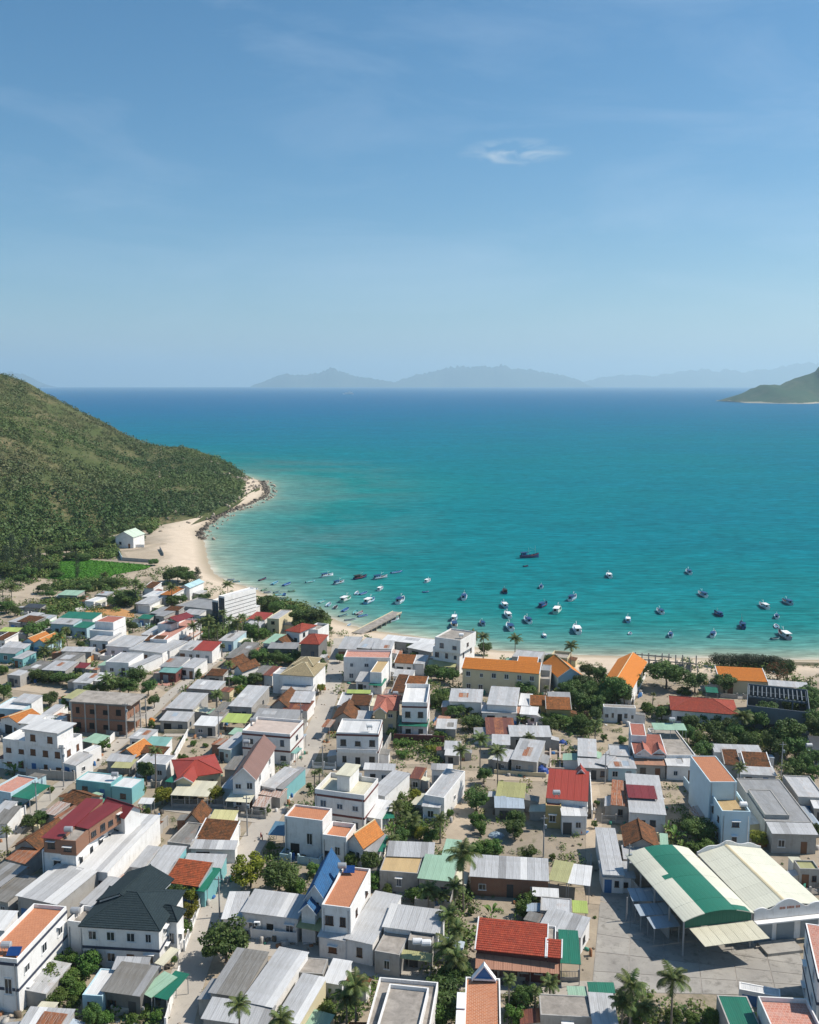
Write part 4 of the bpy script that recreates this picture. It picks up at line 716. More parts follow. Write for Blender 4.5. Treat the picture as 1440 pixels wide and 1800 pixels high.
 ('tree','slim green tree','behind',94,83.4,202.8,1.9,6.0),
 ('tree','dense green tree','behind',89,76.7,212.9,2.1,6.0),
 ('tree','slim green tree','left of',91,72.7,216.0,2.0,6.0),
 ('tree','slim green tree','right of',84,62.0,207.0,1.5,5.0),
 ('tree','slim green tree','in front of',150,78.8,209.9,1.8,5.0),
 ('tree','slim green tree','right of',78,87.3,198.8,1.7,5.0),
 ('tree','slim green tree','in front of',146,90.3,200.1,1.6,5.0),
 ('tree','slim green tree','right of',79,67.9,221.5,1.4,5.0),
 ('tree','dense green tree','left of',146,53.9,258.0,2.1,6.0),
 ('tree','dense green tree','behind',78,44.3,245.7,2.2,6.0),
 ('tree','slim green tree','right of',145,62.2,252.2,1.9,6.0),
 ('tree','slim green tree','behind',144,38.1,259.8,1.6,5.0),
 ('tree','slim green tree','behind',78,33.6,241.9,1.7,4.0),
 ('tree','dense green tree','behind',79,41.9,244.0,2.5,6.0),
 ('tree','dense green tree','right of',72,48.2,244.0,2.4,6.0),
 ('tree','slim green tree','right of',72,46.8,227.3,1.6,5.0),
 ('tree','slim green tree','behind',81,34.8,222.3,1.6,4.0),
 ('tree','dense green tree','in front of',120,-79.6,250.8,2.1,5.0),
 ('tree','dense green tree','behind',50,-71.3,248.7,2.1,5.0),
 ('tree','slim green tree','left of',35,-87.0,223.1,1.3,4.0),
]
BOATS = [
 ('skiff',-43.53,407.15,6.0,45.0,'cy','small cyan skiff, first of the shallows fleet left of the moored white and blue boat'),
 ('fish',-37.18,419.25,8.0,60.0,'wb','white boat with dark blue cabin in the shallows upper left of the pier'),
 ('fish',-30.69,403.92,8.0,60.0,'br','low brown wooden boat between the blue-cabined boat and the dark covered one'),
 ('fish',-21.95,414.79,9.0,55.0,'bk','dark covered wooden boat with a black awning off the pier'),
 ('fish',-12.94,414.79,9.0,65.0,'br','dark-cabined brown boat just left of the long blue hull'),
 ('open',-5.95,427.62,10.0,65.0,'bl','long bright blue open boat at the outer edge of the shallows fleet'),
 ('fish',-12.23,391.5,7.0,35.0,'wh','little white boat with tan deck below the dark-cabined brown boat'),
 ('skiff',-21.84,383.99,6.0,45.0,'wh','narrow white skiff moored side by side with a blue one'),
 ('skiff',-19.11,383.54,6.0,40.0,'bl','narrow blue skiff moored beside the narrow white skiff'),
 ('fish',-25.43,371.45,10.0,40.0,'wg','broad white boat with green stripe among the inshore skiffs'),
 ('fish',-15.79,368.54,10.0,28.0,'lb','light blue boat with white cabin between skiffs and pier'),
 ('fish',-3.5,368.95,11.0,28.0,'wb','big white boat with pale blue stern off the pier head'),
 ('skiff',-34.97,368.95,6.0,60.0,'cy','turquoise flat skiff close to the shore trees'),
 ('skiff',-31.81,363.46,6.5,40.0,'wh','slender white skiff near the turquoise flat skiff'),
 ('skiff',-28.79,359.48,6.0,35.0,'gy','grey and white skiff beside the slender white one'),
 ('skiff',-24.57,355.02,6.5,60.0,'bl','blue-decked skiff in the cluster left of the pier'),
 ('skiff',-20.46,350.85,6.0,45.0,'cy','cyan skiff tied to a pinkish boat left of the pier'),
 ('skiff',-18.75,349.91,6.0,45.0,'pk','pinkish skiff tied to a cyan one left of the pier'),
 ('skiff',-17.5,345.67,5.0,60.0,'bl','deep blue skiff nearest the pier in the cluster'),
 ('skiff',-24.89,346.4,5.0,60.0,'tl','teal skiff below the blue-decked skiff'),
 ('skiff',-21.81,339.94,5.0,70.0,'gy','dark grey skiff close to the sand left of the pier'),
 ('skiff',-21.78,332.52,4.0,60.0,'wh','pale dinghy on the wet sand left of the pier'),
 ('skiff',-38.16,357.72,5.0,80.0,'lb','light blue skiff beside the crown of the shore tree'),
 ('skiff',-6.06,338.88,8.0,35.0,'wb','white and blue boat tied alongside the pier'),
 ('fish',8.13,407.65,7.0,25.0,'wh','single small white boat in open water right of the long blue hull'),
 ('dinghy',6.73,386.46,3.0,80.0,'bl','tiny blue dinghy below the single small white boat'),
 ('fish',22.2,375.68,10.0,0.0,'wd','white boat seen from astern with a dark doorway above the white cube house'),
 ('fish',16.71,341.18,9.0,15.0,'lb','pale blue boat rafted behind the yellow and white one'),
 ('fish',16.04,331.34,10.0,15.0,'wy','white boat with yellow gear right behind the white cube house'),
 ('dinghy',-79.17,411.19,3.4,85.0,'gy','grey skiff at the edge of the white sand beach'),
 ('dinghy',-76.02,406.9,3.4,90.0,'tl','dark teal skiff at the edge of the white sand beach'),
 ('open',-65.25,411.96,9.0,60.0,'bk','dark wooden longboat lying off the white sand'),
 ('skiff',-58.55,403.68,7.0,45.0,'lb','light blue skiff right of the dark wooden longboat'),
 ('skiff',-53.08,401.23,7.0,50.0,'bl','blue skiff with white rim off the shore trees'),
 ('dinghy',-65.47,391.27,3.4,85.0,'wh','white dinghy pulled up by the sand below the dark longboat'),
 ('dinghy',-61.2,389.88,3.4,80.0,'gn','greenish dinghy on the shoreline'),
 ('dinghy',-59.11,385.56,3.4,75.0,'gy','grey dinghy beached next to the greenish one'),
 ('dinghy',-55.39,385.78,3.4,75.0,'tl','dark teal boat in the shoreline row'),
 ('dinghy',-54.12,380.89,3.4,85.0,'cy','turquoise skiff in the shoreline row'),
 ('dinghy',-51.59,381.33,3.4,20.0,'bl','upright blue skiff in the shoreline row'),
 ('dinghy',-50.73,373.98,3.4,75.0,'tl','teal boat behind the white-rimmed mint one'),
 ('dinghy',-48.48,371.03,3.4,80.0,'mt','mint green dinghy at the end of the shoreline row'),
 ('dinghy',-49.37,387.82,3.4,85.0,'gn','small green skiff floating alone near the row'),
 ('ship',60.1,465.44,15.0,95.0,'nb','large navy blue trawler with tall masts far out in the bay'),
 ('dinghy',55.39,442.37,3.0,80.0,'bk','tiny dark tender below the navy trawler'),
 ('fish',39.76,386.54,8.0,5.0,'bk','dark-roofed small boat above the blue string of three boats'),
 ('fish',56.28,395.67,7.0,10.0,'wd','white-topped dark boat alone in open water'),
 ('fish',89.98,418.6,9.0,0.0,'wh','white and grey boat alone far right of the trawler'),
 ('fish',66.08,373.7,10.0,35.0,'wd','white boat with dark stern cabin beyond the white one with a mast'),
 ('fish',52.51,361.87,9.0,40.0,'nb','deep blue boat with a red bow'),
 ('fish',56.67,352.96,11.0,40.0,'wg','mint-white boat with a raised boom'),
 ('fish',37.01,361.45,9.0,-20.0,'lb','first of three boats in a line, white with turquoise deck'),
 ('fish',36.74,345.82,9.0,-15.0,'wh','middle of three boats in a line, white with dark deckhouse'),
 ('fish',35.67,327.9,10.0,0.0,'wb','pale blue boat moored behind the palm, last of three in a line'),
 ('fish',43.25,337.84,9.0,-5.0,'wd','white boat with a black stern right of the three in a line'),
 ('fish',26.34,333.79,7.0,-5.0,'br','brown boat floating above the palms by the cube house'),
 ('fish',46.45,317.2,5.0,0.0,'lb','tiny blue and white boat close to the palm beach'),
 ('fish',58.87,324.09,11.0,5.0,'wh','clean white cruiser-like boat above the tall beach palm'),
 ('fish',80.31,338.77,8.0,5.0,'lb','light blue boat off the orange-roofed hall'),
 ('dinghy',76.84,320.36,3.0,0.0,'wh','tiny white dinghy off the orange-roofed hall'),
 ('fish',128.29,426.62,9.0,0.0,'wd','dark white-hulled boat furthest out on the right'),
 ('fish',120.43,380.5,9.0,-10.0,'wd','boat with black awning in the middle of the right bay'),
 ('fish',95.4,351.49,8.0,0.0,'wb','white boat with blue awning at the left of the right bay'),
 ('fish',116.28,347.69,8.0,-5.0,'nb','blue-roofed boat in the middle of the right bay'),
 ('ship',119.22,329.84,11.0,0.0,'nb','stout navy boat with tall dark rig nearest the hedge'),
 ('fish',138.15,360.23,9.0,0.0,'wh','white boat with pale roof at the right of the bay'),
 ('fish',149.83,366.82,9.0,5.0,'br','reddish-brown boat with a short mast at the far right'),
 ('fish',137.03,343.98,7.0,30.0,'wd','small white boat with a dark roof above the white skiff'),
 ('skiff',131.64,330.21,6.0,20.0,'wh','plain white skiff between two boats at the far right'),
 ('fish',129.1,317.13,11.0,10.0,'wp','white-roofed boat with a mauve hull nearest the sand'),
 ('dinghy',124.9,313.67,4.0,80.0,'tl','dark teal tender beside the white-roofed mauve boat'),
 ('fish',90.33,318.01,7.0,15.0,'wd','grey-white boat off the ruined beach frame'),
 ('fish',105.27,318.53,8.0,30.0,'wd','boat with white cabin and black hull off the hedge'),
]
ROOFTOP = [
 ('tank',-57.13,149.54,9.9,'steel water tank on the brick-topped block'),
 ('tank',-55.33,120.32,7.6,'steel water tank on the rust-red terrace'),
 ('panel',-53.89,119.43,7.6,'blue solar panel beside the tank on the rust-red terrace'),
 ('tank',-50.14,132.26,5.6,'steel water tank on the slate villa terrace'),
 ('tank',-10.73,141.02,8.0,'steel water tank behind the terracotta terrace of the blue-roofed house'),
 ('panel',-9.6,140.95,7.8,'blue solar panel on the terracotta terrace'),
 ('box',-23.16,134.26,3.2,'white air conditioner on the wall above the arched windows'),
 ('tank',1.13,126.34,4.3,'left white tank on the olive-awning corner house'),
 ('tank',2.41,126.0,4.3,'right white tank on the olive-awning corner house'),
 ('tank',-36.06,209.37,6.9,'steel water tank pair on the pink terrace house'),
 ('tank',-35.42,196.78,6.6,'dish-like tank behind the brown-mauve gable'),
 ('tank',-8.9,202.15,8.2,'grey tank rack on the white house with brown stripes'),
 ('tank',-10.11,177.67,7.2,'tank on the deck of the villa with the stair tower'),
 ('tank',28.09,171.58,6.4,'tall steel flue tank on the steep red roof'),
 ('tank',-60.83,185.84,3.9,'steel tank on the light turquoise house'),
 ('tank',61.0,210.83,6.5,'silver solar tank on the pale green canopy house'),
 ('tank',61.85,166.06,6.6,'white tank on the slim pale blue townhouse'),
 ('tank',88.38,200.01,4.5,'silver tank beside the dark-roofed shed'),
 ('tank',15.22,270.71,10.4,'tank on the white three-storey cube'),
 ('tank',-3.56,229.77,6.4,'tank behind the pink hip roof'),
]
POLES = [
 (24.19,160.57,8.0,'power pole in the sandy yard behind the brick row house'),
 (-30.44,141.26,7.0,'lamp pole at the lane corner by the big leafy tree'),
 (-30.66,168.67,8.0,'power pole at the roadside by the mottled brown roofs'),
 (37.04,149.93,8.0,'power pole beside the upper market stall'),
 (34.55,140.25,4.0,'short post in the plaza left of the market stalls'),
 (-73.35,190.63,9.0,'power pole in front of the large white villa'),
 (-74.05,177.86,7.0,'power pole beside the emerald awning house'),
 (-68.18,218.1,9.0,'power pole beside the unfinished brick building'),
 (-46.06,218.72,7.0,'power pole in front of the shack with coloured doors'),
 (-26.36,220.42,8.0,'power pole by the road beside the brown fascia house'),
 (41.8,192.19,7.0,'power pole at the lane in front of the blue-trimmed porch'),
 (80.68,195.37,8.0,'power pole beside the brown tile roofs near the dark tree'),
 (-18.89,195.99,7.0,'power pole on the road below the paired slim palms'),
]
FENCES = [
 (-33.91,132.09,-34.25,145.65,1.6,'wh','b','white balustrade wall along the road beside the slate villa'),
 (-32.39,115.0,-33.23,126.06,1.6,'wh','w','white boundary wall along the road below the slate villa'),
 (-40.23,117.41,-35.91,117.12,1.3,'gy','p','grey post fence in front of the stepped-front house'),
 (-24.35,135.47,-17.2,134.35,1.6,'wh','p','white pillared wall in front of the arched-window house'),
 (-42.28,145.86,-41.1,146.73,1.0,'wh','w','short white wall by the lane'),
 (9.78,124.98,24.23,124.85,1.6,'gy','b','grey barred fence below the red-tiled house'),
 (31.59,154.51,32.44,158.94,1.5,'gy','w','low wall end at the plaza beside the brick row house'),
 (52.54,132.73,56.95,132.99,0.4,'cn','w','low loading kerb in front of the cream hall shutters'),
 (-71.93,203.43,-70.89,217.34,1.8,'wh','w','white garden wall along the lane by the unfinished building'),
 (-83.05,195.37,-72.15,193.64,2.0,'gy','p','grey pillared wall in front of the large white villa'),
 (-78.76,171.72,-76.29,177.76,1.6,'wh','p','white pillared wall before the worn grey sheds'),
 (-83.33,225.2,-70.59,219.64,1.0,'gy','w','grey rubble wall in front of the unfinished brick building'),
 (-47.96,180.93,-37.38,180.66,1.7,'gy','b','grey gate fence before the bright red roof house'),
 (-36.48,177.24,-28.27,175.7,1.7,'gy','b','grey gate fence before the brown-mauve gable house'),
 (-59.73,221.2,-45.23,221.05,1.0,'cr','w','cream lane wall behind the sandy yard'),
 (-21.46,200.45,-16.4,199.8,1.4,'wh','b','white railing around the dark courtyard by the road'),
 (-32.36,163.8,-32.17,168.84,2.0,'wh','w','white side wall beside the mottled brown roofs'),
 (-3.48,218.1,5.35,217.49,1.2,'wh','w','white low wall in front of the emerald awning townhouse'),
 (-6.5,204.44,-4.33,217.34,2.0,'gy','w','grey side wall left of the rubble lot'),
 (-3.59,215.83,8.09,214.34,2.0,'mr','w','red-brown wall behind the rubble lot'),
 (2.72,173.69,2.86,183.1,1.5,'wh','w','white wall beside the tall narrow house'),
 (37.48,173.94,42.84,173.69,1.6,'gy','b','grey gate fence in front of the rust-streaked shed'),
 (18.69,197.24,29.59,195.37,1.0,'cr','w','cream lane wall with dark gateposts'),
 (35.86,175.7,39.1,195.37,2.0,'wh','w','white wall right of the steep red roof'),
 (37.14,196.61,43.29,195.68,1.3,'wh','p','white front wall of the stepped panel house'),
 (44.9,195.99,49.14,195.37,1.3,'wh','p','white front wall of the blue-trimmed porch house'),
 (59.13,168.84,58.36,191.11,2.0,'bw','w','pale blue boundary wall beside the slim townhouse'),
 (71.25,194.13,67.85,170.27,2.4,'gy','w','grey block wall left of the flat concrete compound'),
 (62.61,162.91,67.14,165.14,1.0,'or','w','orange garden wall below the yellow bush'),
 (-138.31,447.12,-147.96,471.18,2.0,'bw','w','blue-grey enclosure wall, left side by the bright green field'),
 (-138.31,447.12,-120.74,441.1,1.6,'gy','w','grey enclosure wall facing the bright green field'),
 (-121.58,459.65,-128.15,478.03,1.6,'gy','w','dark end wall of the sandy enclosure'),
 (-143.98,483.3,-137.83,483.3,1.6,'wh','w','white wall piece in front of the green gabled chapel'),
 (-124.86,345.16,-123.6,347.95,1.2,'wh','w','white wall beside the banana plot'),
 (-98.17,280.28,-95.93,289.19,1.6,'or','w','orange garden wall beside the red sheet hut'),
 (-122.25,368.76,-117.81,384.02,1.0,'gy','w','pale wall along the track beside the big dark tree'),
 (59.67,242.14,62.83,253.17,1.5,'wh','w','white wall below the orange-roofed hall'),
 (115.92,277.71,123.98,277.02,1.0,'cr','w','pale sea wall on the sand at the right edge'),
 (-52.46,154.27,-46.84,172.9,2.0,'gy','w','long grey wall along the right side of the very long silvery roof'),
 (-53.81,220.03,-53.31,205.12,1.6,'wh','w','white yard wall left of the bright red roof'),
 (-45.57,211.42,-45.36,217.34,1.2,'gy','w','low wall at the edge of the sandy yard'),
]

# ------------------------------------------------------------------ materials
M = {}
class NT:
    def __init__(s, name):
        s.m = bpy.data.materials.new(name); s.m.use_nodes = True
        s.t = s.m.node_tree; s.t.nodes.clear()
        s.out = s.n('ShaderNodeOutputMaterial'); s.b = s.n('ShaderNodeBsdfPrincipled')
        s.l(s.b.outputs[0], s.out.inputs['Surface'])
        M[name] = s.m
    def n(s, t, **kw):
        n = s.t.nodes.new(t)
        for k, v in kw.items():
            if k in ('inp',):
                for a, b in v.items(): n.inputs[a].default_value = b
            else: setattr(n, k, v)
        return n
    def l(s, a, b): s.t.links.new(a, b)
    def coord(s, which, scale=(1, 1, 1)):
        c = s.n('ShaderNodeTexCoord'); m = s.n('ShaderNodeMapping', inp={'Scale': scale})
        s.l(c.outputs[which], m.inputs['Vector']); return m.outputs[0]
    def pos(s, scale=(1, 1, 1)):
        c = s.n('ShaderNodeNewGeometry'); m = s.n('ShaderNodeMapping', inp={'Scale': scale})
        s.l(c.outputs['Position'], m.inputs['Vector']); return m.outputs[0]
    def noise(s, vec, scale, detail=4, rough=.55, dist=0):
        n = s.n('ShaderNodeTexNoise', inp={'Scale': scale, 'Detail': detail, 'Roughness': rough, 'Distortion': dist})
        s.l(vec, n.inputs['Vector']); return n.outputs['Fac']
    def rng(s, v, a, b, c=0, d=1):
        n = s.n('ShaderNodeMapRange', inp={1: a, 2: b, 3: c, 4: d}); s.l(v, n.inputs[0]); return n.outputs[0]
    def mix(s, f, a, b, mode='MIX'):
        n = s.n('ShaderNodeMix', data_type='RGBA', blend_type=mode)
        for sock, v in ((n.inputs['Factor'], f), (n.inputs['A'], a), (n.inputs['B'], b)):
            if isinstance(v, bpy.types.NodeSocket): s.l(v, sock)
            elif isinstance(v, (int, float)): sock.default_value = v
            else: sock.default_value = (*v, 1)
        return n.outputs['Result']
    def math(s, op, a, b=0.0):
        n = s.n('ShaderNodeMath', operation=op)
        for i, v in enumerate((a, b)):
            if isinstance(v, bpy.types.NodeSocket): s.l(v, n.inputs[i])
            else: n.inputs[i].default_value = v
        return n.outputs[0]
    def rand(s):
        return s.n('ShaderNodeObjectInfo').outputs['Random']
    def vary(s, c, amt=.1):           # each object a little lighter or darker
        f = s.rng(s.rand(), 0, 1, 1-amt, 1+amt)
        h = s.n('ShaderNodeHueSaturation'); s.l(f, h.inputs['Value']); s.l(c, h.inputs['Color']); return h.outputs[0]
    def bump(s, h, strength=.3, dist=.05):
        n = s.n('ShaderNodeBump', inp={'Strength': strength, 'Distance': dist}); s.l(h, n.inputs['Height']); s.l(n.outputs[0], s.b.inputs['Normal'])
    def set(s, c, rough=.8, spec=.3, metal=0):
        if isinstance(c, bpy.types.NodeSocket): s.l(c, s.b.inputs['Base Color'])
        else: s.b.inputs['Base Color'].default_value = (*c, 1)
        s.b.inputs['Roughness'].default_value = rough
        s.b.inputs['Specular IOR Level'].default_value = spec; s.b.inputs['Metallic'].default_value = metal
        return s.m
def sc3(c, k): return tuple(x*k for x in c)
def plaster(name, c, dirt=.35, rough=.85):
    t = NT(name); c = sc3(c, .95)
    a = t.noise(t.coord('Object', (.5, .5, .5)), 1.3, 6, .65)
    b = t.noise(t.coord('Object', (2.2, 2.2, .25)), 1.6, 5, .6)
    f = t.math('MULTIPLY', t.rng(a, .42, .7), t.rng(b, .35, .75))
    d = (c[0]*.55+.02, c[1]*.52+.018, c[2]*.48+.015)
    c1 = t.mix(t.math('MULTIPLY', f, dirt*1.6), c, d)
    t.set(t.vary(c1, .06), rough, .25); t.bump(a, .12, .03)
def concrete(name, c, dirt=.6):
    t = NT(name); c = sc3(c, .82)
    a = t.noise(t.coord('Object'), .55, 8, .68, .4)
    b = t.noise(t.coord('Object'), 2.7, 6, .7)
    c1 = t.mix(t.rng(a, .38, .68), c, sc3(c, 1-dirt*.75))
    c2 = t.mix(t.math('MULTIPLY', t.rng(b, .52, .72), .6*dirt), c1, (c[0]*.42, c[1]*.4, c[2]*.36))
    t.set(t.vary(c2, .08), .92, .2); t.bump(b, .2, .04)
def metal(name, c, rust=0.0, dirt=.3, rough=.5, tone=.09, rustc=(.17, .065, .03), rib=1.0):
    t = NT(name); c = sc3(c, .88)
    uv = t.coord('UV')
    w = t.n('ShaderNodeTexWave', wave_type='BANDS', bands_direction='X', wave_profile='SIN', inp={'Scale': 1.1*rib}); t.l(uv, w.inputs['Vector'])
    s = t.noise(t.coord('UV', (1.6, .22, 1)), 1.7, 5, .65)
    p = t.noise(t.coord('Object'), .45, 6, .66)
    c1 = t.mix(t.math('MULTIPLY', t.rng(s, .4, .72), dirt), c, (c[0]*.55, c[1]*.53, c[2]*.5))
    c1 = t.mix(t.math('MULTIPLY', t.rng(p, .45, .7), dirt*.9), c1, (c[0]*.6+.02, c[1]*.57+.015, c[2]*.52+.01))
    wn_ = t.n('ShaderNodeTexWhiteNoise', noise_dimensions='1D')
    sx = t.n('ShaderNodeSeparateXYZ'); t.l(uv, sx.inputs[0])
    t.l(t.math('FLOOR', t.math('DIVIDE', sx.outputs[0], 1.15)), wn_.inputs['W'])
    pv = t.rng(wn_.outputs['Value'], 0, 1, 1-tone, 1+tone*.7)
    h = t.n('ShaderNodeHueSaturation'); t.l(pv, h.inputs['Value']); t.l(c1, h.inputs['Color'])
    c2 = h.outputs[0]
    if rust:
        wn2 = t.n('ShaderNodeTexWhiteNoise', noise_dimensions='1D'); t.l(t.math('FLOOR', t.math('MULTIPLY', sx.outputs[0], .95)), wn2.inputs['W'])
        rs = t.math('ADD', t.noise(t.coord('UV', (2.4, .5, 1)), 1.5, 6, .7), t.rng(wn2.outputs['Value'], 0, 1, -.2, .2))
        f = t.rng(rs, .62-rust*.35, .74-rust*.3) if rust > .05 else t.rng(rs, .66, .86, 0, .7)
        c2 = t.mix(f, c2, t.mix(t.rng(p, .35, .65), rustc, sc3(rustc, 2.1)))
    t.set(t.vary(c2, .08), rough, .35, 0.0); t.bump(w.outputs['Fac'], .3, .035)
def tile(name, c1, c2, mottle=.6, sx=.28, sy=.34, moss=(.05, .04, .025), jl=None, amp=1.0):
    t = NT(name); c1, c2, moss = sc3(c1, .88), sc3(c2, .88), sc3(moss, .88)
    uv = t.coord('UV')
    br = t.n('ShaderNodeTexBrick', offset=.5, inp={'Scale': 1.0, 'Mortar Size': .022, 'Brick Width': sx, 'Row Height': sy, 'Bias': 0.0})
    br.inputs['Color1'].default_value = (*c1, 1); br.inputs['Color2'].default_value = (*c2, 1)
    br.inputs['Mortar'].default_value = (*(jl or sc3(c1, .45)), 1)
    t.l(uv, br.inputs['Vector'])
    a = t.noise(t.coord('Object'), .9, 8, .72, .5); b = t.noise(t.coord('UV', (1, .5, 1)), 2.3, 6, .7)
    c = t.mix(t.math('MULTIPLY', t.rng(a, .42, .60), mottle), br.outputs['Color'], moss)
    d_ = t.noise(t.coord('UV', (1.2, 1.2, 1)), 3.1, 3, .6)
    c = t.mix(t.math('MULTIPLY', t.rng(d_, .5, .66), mottle*.6), c, sc3(moss, .8))
    c = t.mix(t.math('MULTIPLY', t.rng(b, .50, .64), min(.95, mottle*.9)), c, (c2[0]*1.55, c2[1]*1.5, c2[2]*1.3))
    t.set(t.vary(c, .07), .85, .2); t.bump(br.outputs['Fac'], -.3, .03)
def plain(name, c, rough=.6, spec=.4, metal=0, var=.08):
    t = NT(name)
    n = t.noise(t.coord('Object'), 1.5, 4)
    t.set(t.vary(t.mix(t.rng(n, .35, .7), c, sc3(c, .82)), var), rough, spec, metal)
def foliage(name, c1, c2, c3=None, var=.16, trans=.22):
    t = NT(name)
    a = t.n('ShaderNodeAttribute', attribute_name='tone')
    c = t.mix(a.outputs['Fac'], c1, c2)
    if c3:
        d = t.n('ShaderNodeAttribute', attribute_name='dry'); c = t.mix(d.outputs['Fac'], c, c3)
    r = t.rand()
    h = t.n('ShaderNodeHueSaturation'); t.l(t.rng(r, 0, 1, .48, .52), h.inputs['Hue']); t.l(t.rng(r, 0, 1, 1-var, 1+var), h.inputs['Value']); t.l(c, h.inputs['Color'])
    t.set(h.outputs[0], .62, .3)
    tr = t.n('ShaderNodeBsdfTranslucent'); t.l(h.outputs[0], tr.inputs['Color'])
    mx = t.n('ShaderNodeMixShader', inp={0: trans}); t.l(t.b.outputs[0], mx.inputs[1]); t.l(tr.outputs[0], mx.inputs[2]); t.l(mx.outputs[0], t.out.inputs['Surface'])

# walls
plaster('wall_wh', (.80, .79, .77), .55); plaster('wall_gy', (.40, .385, .36), .75); plaster('wall_cr', (.62, .54, .36), .3)
plaster('wall_ye', (.48, .36, .16), .4); plaster('wall_bl', (.44, .60, .66), .35); plaster('wall_bw', (.56, .70, .76), .25)
plaster('wall_tq', (.20, .44, .46), .35); plaster('wall_cc', (.19, .185, .175), .8); plaster('wall_mr', (.15, .055, .05), .4)
plaster('wall_sb', (.13, .155, .18), .5); plaster('wall_db', (.045, .055, .085), .2); plaster('wall_dk', (.03, .03, .035), .2)
plaster('wall_pk', (.5, .24, .19), .3); plaster('wall_or', (.42, .19, .07), .5)
tile('wall_br', (.30, .13, .075), (.25, .11, .065), .35, .42, .2, (.22, .12, .08), (.36, .27, .21))
# roofs
metal('roof_mt', (.50, .505, .51), .012, .5, tone=.12, rustc=(.22, .15, .11)); metal('roof_mw', (.70, .70, .69), dirt=.3); metal('roof_mg', (.34, .34, .34), dirt=.5)
metal('roof_md', (.25, .24, .22), .02, .9, tone=.15); metal('roof_mb', (.40, .47, .54), dirt=.4, tone=.25)
metal('roof_gt', (.018, .165, .105), dirt=.3, tone=.1); metal('roof_lg', (.33, .50, .37), dirt=.35); metal('roof_ol', (.42, .41, .20), dirt=.3)
metal('roof_oy', (.38, .37, .16), dirt=.3); metal('roof_yg', (.42, .52, .14), dirt=.3); metal('roof_rt', (.40, .33, .28), .75, .6, .75)
metal('roof_rw', (.56, .5, .46), .42, .5, .7); metal('roof_rr', (.17, .06, .045), .25, .6, .7); metal('roof_rp', (.45, .25, .17), .2, .6, .7, rustc=(.26, .13, .08))
metal('roof_rm', (.20, .03, .032), dirt=.2, tone=.06); metal('roof_rb', (.36, .055, .035), dirt=.25, tone=.06); metal('roof_cm', (.64, .61, .47), dirt=.25)
metal('roof_gb', (.10, .20, .29), dirt=.3); metal('roof_bn', (.235, .135, .11), dirt=.25, tone=.05); metal('roof_tn', (.53, .38, .19), dirt=.25, tone=.05)
metal('roof_dk', (.055, .06, .068), dirt=.3); metal('roof_yt', (.60, .56, .28), dirt=.3, tone=.3); metal('roof_cg', (.58, .68, .55), dirt=.2); metal('roof_lb', (.42, .60, .64), dirt=.2)
metal('roof_tq', (.20, .40, .36), dirt=.3); metal('roof_cream', (.70, .69, .56), dirt=.16, tone=.03, rib=.6)
metal('roof_tp2', (.46, .235, .155), dirt=.35, tone=.1)
tile('roof_sl', (.022, .038, .046), (.030, .048, .056), .25, .45, .36, (.02, .03, .033)); tile('roof_bu', (.03, .115, .27), (.04, .145, .32), .2, .3, .36)
tile('roof_rd', (.40, .062, .036), (.46, .09, .05), .4, .3, .38, (.20, .06, .04)); tile('roof_ro', (.44, .115, .045), (.36, .08, .035), .55, .3, .36)
tile('roof_rh', (.33, .06, .04), (.38, .08, .05), .4, .3, .36, (.16, .06, .045)); tile('roof_tr', (.34, .28, .17), (.38, .31, .19), .3, .3, .36, (.22, .19, .12))
tile('roof_or', (.62, .25, .07), (.54, .19, .05), .35, .3, .34, (.3, .13, .05)); tile('roof_orn', (.66, .235, .045), (.60, .20, .04), .22, .3, .36, (.42, .16, .05))
tile('roof_ot', (.25, .10, .04), (.17, .07, .032), .95, .26, .32, (.062, .042, .026)); tile('roof_oo', (.40, .155, .05), (.30, .11, .04), .75, .26, .32, (.11, .06, .03))
tile('roof_pk', (.42, .15, .11), (.47, .185, .14), .3, .3, .36, (.3, .12, .09)); tile('roof_tc', (.47, .20, .105), (.44, .185, .10), .3, .42, .42, (.38, .15, .08), (.50, .25, .15))
tile('roof_tp', (.43, .165, .115), (.47, .20, .15), .5, .5, .5, (.55, .36, .30), (.56, .40, .34)); tile('roof_tb', (.42, .155, .07), (.48, .19, .09), .25, .52, .27, (.35, .12, .06), (.56, .40, .31))
concrete('roof_cn', (.43, .39, .345)); concrete('roof_tw', (.60, .50, .44), .3)
M['roof_tc0'] = M['roof_tc']
for k in ('tp',): M['canopy_tp'] = M['roof_tp2']
# small things
plain('frame_w', (.74, .74, .73)); plain('frame_b', (.10, .045, .025)); plain('frame_d', (.05, .055, .06)); plain('steel', (.45, .46, .47), .4, .5, .3)
plain('white', (.8, .8, .79), .5); plain('post', (.33, .33, .33)); plain('wood', (.12, .09, .065), .9); plain('bark', (.15, .12, .095), .95)
plain('palm_bark', (.20, .17, .14), .95); plain('dark', (.02, .02, .022), .8); plain('shutter', (.26, .30, .33), .6); plain('shutter_b', (.16, .075, .04), .7)
plain('navy', (.010, .055, .16), .5); plain('blue', (.025, .16, .42), .5); plain('lightblue', (.20, .42, .60), .5); plain('cyan', (.06, .42, .50), .5)
plain('teal', (.04, .28, .33), .5); plain('mint', (.28, .56, .47), .5); plain('green', (.04, .22, .11), .5); plain('redpaint', (.32, .05, .03), .6)
plain('brown', (.13, .085, .055), .8); plain('pink', (.45, .26, .27), .6); plain('greyboat', (.28, .37, .44), .6); plain('yellow', (.55, .33, .05), .6); plain('mauve', (.32, .26, .32), .6)
